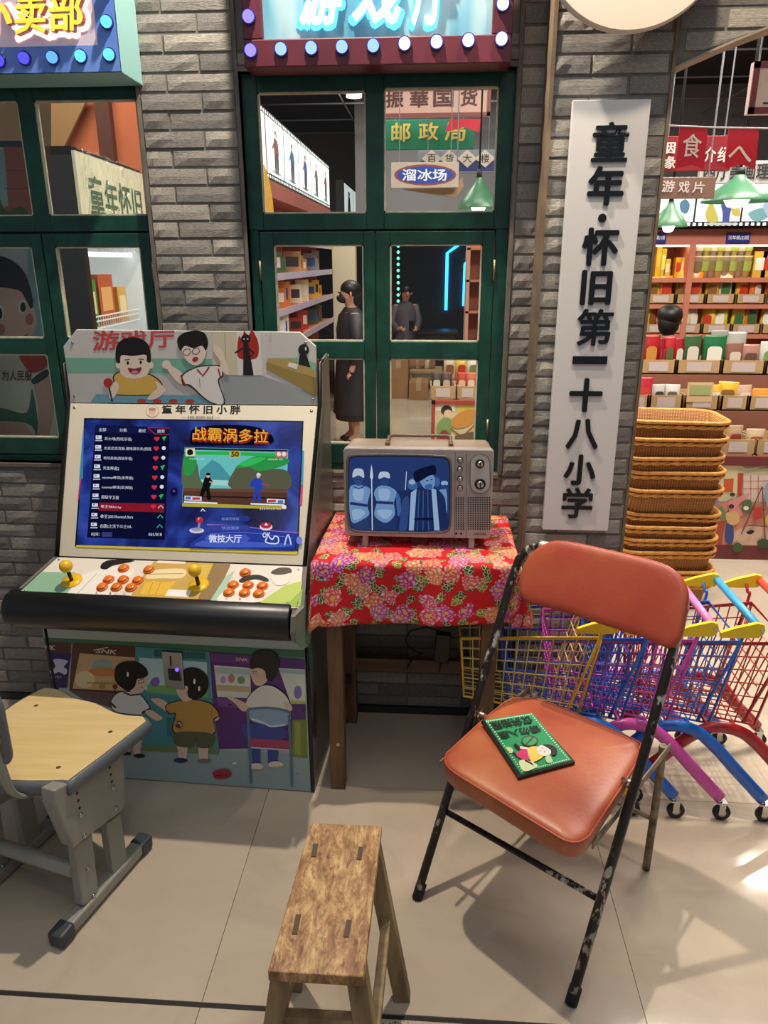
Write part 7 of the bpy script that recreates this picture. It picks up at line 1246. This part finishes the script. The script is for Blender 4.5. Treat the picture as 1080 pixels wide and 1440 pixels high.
art('picture_print', t, pl.at, [('cfc3a0', 'r', 610, 566, 698, 660), ('d8c04c', 'r', 642, 566, 672, 580), ('d8dcc8', 'r', 612, 566, 640, 578), ('2a2220', 'e', 628, 577, 8, 7), ('e0c0a0', 'e', 630, 582, 6, 6), ('7a9a5a', 'P', [614, 600, 622, 588, 634, 590, 634, 610, 618, 614]), ('c88a3c', 'P', [634, 592, 650, 578, 666, 576, 668, 590, 656, 600, 640, 602]), ('a05a30', 'L', 2, [634, 602, 650, 612, 668, 596]), ('8a3a38', 'P', [612, 620, 624, 604, 634, 616, 630, 640, 612, 640]), ('6a5a48', 'p', [640, 612, 668, 606, 668, 640, 640, 640])], step=.001)
for i, (a, b_, lab) in enumerate(((605, 641, 'tan display tray with dark snacks beside the framed picture'), (643, 672, 'tan display tray of red packets beside the framed picture'))): tray(gy(a, 555, JY).x, gy(b_, 555, JY).x, JY+.02, jz+.001, .26, .09, lab, None)
for i, (px, c, c2, lab) in enumerate(((614, '4a3a34', 'd8d0c8', 'dark snack bag in the tray behind the window'), (628, '5a4038', 'c8b8a8', 'brown snack bag in the tray behind the window'), (650, 'b83a30', 'e8c0a0', 'red snack bag in the tray behind the window'), (663, 'c86a4c', 'f0d8c0', 'salmon snack bag in the tray behind the window'))): packet('snack_bag', lab, 'snack bag', (gy(px, 555, JY).x, JY+.12, jz+.012), .075, .05, .16, c, c2, None, 0, 'bag')
for i, (px, c, c2, lab) in enumerate(((632, 'c8b898', '8a5a3a', 'cream snack bag on the back step behind the window'), (648, 'd8b84c', 'c03a2c', 'yellow snack bag on the back step behind the window'), (664, 'd8d0c0', '7a8a4a', 'white snack bag on the back step behind the window'))): packet('snack_bag', lab, 'snack bag', (gy(px, 540, JY+.4).x, JY+.42, gy(640, 538, JY+.3).z+.002), .09, .06, .16, c, c2, None, .1*i, 'bag')
# cardboard boxes and a small bench
CARD = noisemat('cardboard', [(.3, '9a7048'), (.7, 'ab8054')], 5, .8)
for (r, Y, d, lab) in (((546, 506, 574, 557), 9.1, .5, 'tall brown cardboard box on the shop floor'), ((575, 538, 602, 559), 9.0, .4, 'low cardboard box under the packing table')):
    (x0, y0, z0), (x1, y1, z1) = pbox(r, Y, d, 0); t = thing('cardboard_box', lab, 'box', ((x0+x1)/2, Y+d/2, 0)); mb = MB(); mb.bb((x0, Y, 0), (x1, Y+d, z1)); mb.build('carton', CARD, t, .004); mb = MB(); mb.bb(((x0+x1)/2-.03, Y-.002, z1-.1), ((x0+x1)/2+.03, Y+d, z1+.002)); mb.build('tape', mat('tape_tan', 'c0a078', .4), t)
(x0, y0, z0), (x1, y1, z1) = pbox((576, 522, 622, 560), 9.65, .5, 0); t = thing('packing_table', 'low wooden packing table stacked with bags behind the window', 'table', ((x0+x1)/2, 9.9, 0)); mb = MB(); mb.bb((x0, 9.65, z1-.03), (x1, 10.15, z1)); mb.build('table_top', TAN, t)
for x in (x0+.02, x1-.02):
    for y in (9.68, 10.12): mb = MB(); mb.box((x, y, (z1-.03)/2), (.035, .035, z1-.03)); mb.build('leg', TAN, t)
for i, (px, c) in enumerate(((580, 'd8ccb8'), (592, 'c8a890'), (604, 'e0d8c8'))): packet('snack_bag', ['cream bag', 'pink beige bag', 'white bag'][i]+' on the low packing table', 'snack bag', (gy(px, 520, 9.9).x, 9.9, z1+.001), .16, .12, .17, c, 'b07a5a', None, .3*i, 'bag')

# ================================================================== PEOPLE
SKIN = mat('skin', 'c99a80', .5); HAIR = mat('hair_black', '120f0e', .45)
def person(name, label, loc, rz, H, top_hex, bottom_hex, coat, arms, skirt=None, mask=False, hat=False, head_tilt=0, held=None):
    t = thing(name, label, 'person', loc, rz); O = V(loc); R = Matrix.Rotation(rz, 3, 'Z'); W = lambda x, y, z: O+R @ V((x*H, y*H, z*H))
    # local frame: faces -y ; skeleton with radii grown by a skin modifier
    J = [((0, 0, .52), .085), ((0, 0, .62), .075), ((0, .0, .74), .085), ((0, 0, .815), .055), ((0, 0, .845), .032), ((0, -.008-head_tilt*.3, .875), .035), ((0, -.02-head_tilt, .925), .056), ((0, -.016-head_tilt, .968), .050)]
    E = [(0, 1), (1, 2), (2, 3), (3, 4), (4, 5), (5, 6), (6, 7)]
    for s_ in (-1, 1):
        k = len(J); J += [((s_*.055, 0, .49), .055), ((s_*.055, -.005, .28), .036), ((s_*.055, .008, .06), .022), ((s_*.055, -.05, .018), .020)]; E += [(0, k), (k, k+1), (k+1, k+2), (k+2, k+3)]
    for s_, a in zip((-1, 1), arms):
        k = len(J); J += [((s_*.105, 0, .795), .034)]+[((s_*p[0], p[1], p[2]), r_) for p, r_ in zip(a, (.026, .020, .018))]; E += [(2, k), (k, k+1), (k+1, k+2), (k+2, k+3)]
    me = bpy.data.meshes.new('body'); me.from_pydata([(x*H, y*H, z*H) for (x, y, z), r in J], E, []); o = bpy.data.objects.new('body', me); COL.objects.link(o); o.parent = t
    md = o.modifiers.new('skin', 'SKIN'); md.use_smooth_shade = True
    for i, sv in enumerate(me.skin_vertices[0].data): r = J[i][1]*H; sv.radius = (r, r); sv.use_root = (i == 0)
    o.modifiers.new('smooth', 'SUBSURF').levels = 1; me.materials.append(SKIN)
    hd = J[6][0]; hc = W(hd[0], hd[1], .935)
    for s_ in (-1, 1):
        mb = MB(); mb.ball(W(s_*.022, hd[1]-.052, .936), .0065*H, 8, 6); mb.build('eye', mat('eye_dark', '1a1210', .2), t)
        mb = MB(); mb.ball(W(s_*.058, hd[1]+.004, .928), .014*H, 8, 6, sc=(.5, .8, 1.2)); mb.build('ear', SKIN, t)
        q = W(s_*arms[0 if s_ < 0 else 1][2][0], arms[0 if s_ < 0 else 1][2][1], arms[0 if s_ < 0 else 1][2][2])
        for f in range(5):
            mb = MB(); dxx = (f-2)*.0075*H; mb.tube([q+R @ V((dxx, -.004*H, -.008*H)), q+R @ V((dxx*1.2, -.020*H, -.020*H)), q+R @ V((dxx*1.1, -.022*H, -.036*H))] if f else [q+R @ V((-s_*.014*H, -.004*H, 0)), q+R @ V((-s_*.026*H, -.016*H, -.012*H))], .0055*H, 6); mb.build('thumb' if f == 0 else 'finger', SKIN, t)
    mb = MB(); mb.ball(W(0, hd[1]-.058, .920), .011*H, 8, 6, sc=(.8, 1, 1.2)); mb.build('nose', SKIN, t)
    if not mask: mb = MB(); mb.ball(W(0, hd[1]-.050, .900), .013*H, 8, 6, sc=(1.2, .5, .35)); mb.build('mouth', mat('lip', '9a5a50', .5), t)
    else: mb = MB(); mb.ball(W(0, hd[1]-.030, .905), .042*H, 12, 8, sc=(1.0, .75, .75)); mb.build('face_mask', mat('mask_black', '16161a', .6), t)
    mb = MB(); mb.ball(W(0, hd[1]+.018, .956), .064*H, 16, 10, sc=(1.0, 1.0, .86)); mb.ball(W(0, hd[1]+.034, .912), .055*H, 12, 8, sc=(1.0, .72, 1.1)); mb.build('hair', HAIR, t)
    tm = mat('cloth_'+top_hex, top_hex, .6); bm_ = mat('cloth_'+bottom_hex, bottom_hex, .7)
    def loft(prof, name_, m):
        mb = MB(); n = 18; vs = []
        for z, rx_, ry_, yo in prof:
            for k in range(n): a = 2*math.pi*k/n; vs.append(W(rx_*math.cos(a), yo+ry_*math.sin(a), z))
        mb.add(vs, [(i*n+k, i*n+(k+1) % n, (i+1)*n+(k+1) % n, (i+1)*n+k) for i in range(len(prof)-1) for k in range(n)], 0, True); mb.build(name_, m, t)
    loft(coat, 'coat' if coat[0][0] < .45 else 'jacket', tm)
    if skirt: loft(skirt, 'skirt', bm_)
    else:
        for s_ in (-1, 1): mb = MB(); mb.tube([W(s_*.05, 0, .53), W(s_*.055, -.004, .28), W(s_*.055, .006, .07)], [.062*H, .046*H, .034*H], 12); mb.build('trouser_leg', bm_, t)
    for s_, a in zip((-1, 1), arms):
        mb = MB(); P_ = [W(s_*.09, 0, .805), W(s_*a[0][0], a[0][1], a[0][2]), W(s_*a[1][0], a[1][1], a[1][2])]; mb.tube(P_, [.050*H, .040*H, .030*H], 12); mb.build('sleeve', tm, t)
        mb = MB(); f = W(s_*.055, -.03, .022); mb.ball(f, .04*H, 12, 8, sc=(.55, 1.2, .5), R=R); mb.build('shoe', mat('shoe_dark', '1c1a1a', .5), t)
    return t
DN = [(.145, .0, .65), (.150, -.03, .52), (.150, -.045, .47)]; UPA = [(.14, .0, .65), (.10, -.10, .58), (.06, -.15, .60)]
COATL = [(.20, .150, .125, .0), (.30, .142, .118, .0), (.48, .128, .105, 0), (.60, .112, .092, 0), (.72, .128, .095, 0), (.80, .118, .080, 0), (.835, .06, .055, 0), (.85, .045, .045, 0)]
JACK = [(.48, .110, .090, 0), (.60, .105, .088, 0), (.72, .122, .092, 0), (.80, .115, .078, 0), (.835, .06, .052, 0), (.85, .045, .042, 0)]
p = gz(497, 622); person('person', 'person in a long black padded coat and face mask standing in the shop', (p.x, p.y, 0), math.radians(-70), 1.44*p.y/6.75, '241f20', '2a2425', COATL, (UPA, DN), skirt=[(.16, .13, .11, 0), (.22, .14, .115, 0), (.40, .11, .09, 0)], mask=True)
a = gy(570, 402, 10.2); person('person', 'person with black hair looking down at a phone in the dark room', (a.x, 10.2, 0), math.radians(15), (a.z)/1.0, '5c5660', '24242a', JACK, (UPA, UPA), head_tilt=.02)
q = V((a.x, 10.2, 0))+Matrix.Rotation(math.radians(15), 3, 'Z') @ V((.03*a.z, -.175*a.z, .62*a.z)); t = thing('mobile_phone', 'small bright phone held up in the dark room', 'phone', tuple(q)); mb = MB(); mb.box(q, (.075, .012, .15), Matrix.Rotation(.4, 3, 'X')); mb.build('case', BLK, t, .003); mb = MB(); mb.box(q+V((0, .007, .003)), (.065, .001, .135), Matrix.Rotation(.4, 3, 'X')); mb.build('display', glow('phone_glow', 'cfe0ff', 1.5), t)
a = gy(950, 432, 5.15); person('person', 'person with black hair standing behind the snack island', (a.x, 5.25, 0), math.radians(160), a.z/1.0, '22242c', '1c1e26', JACK, (DN, DN))
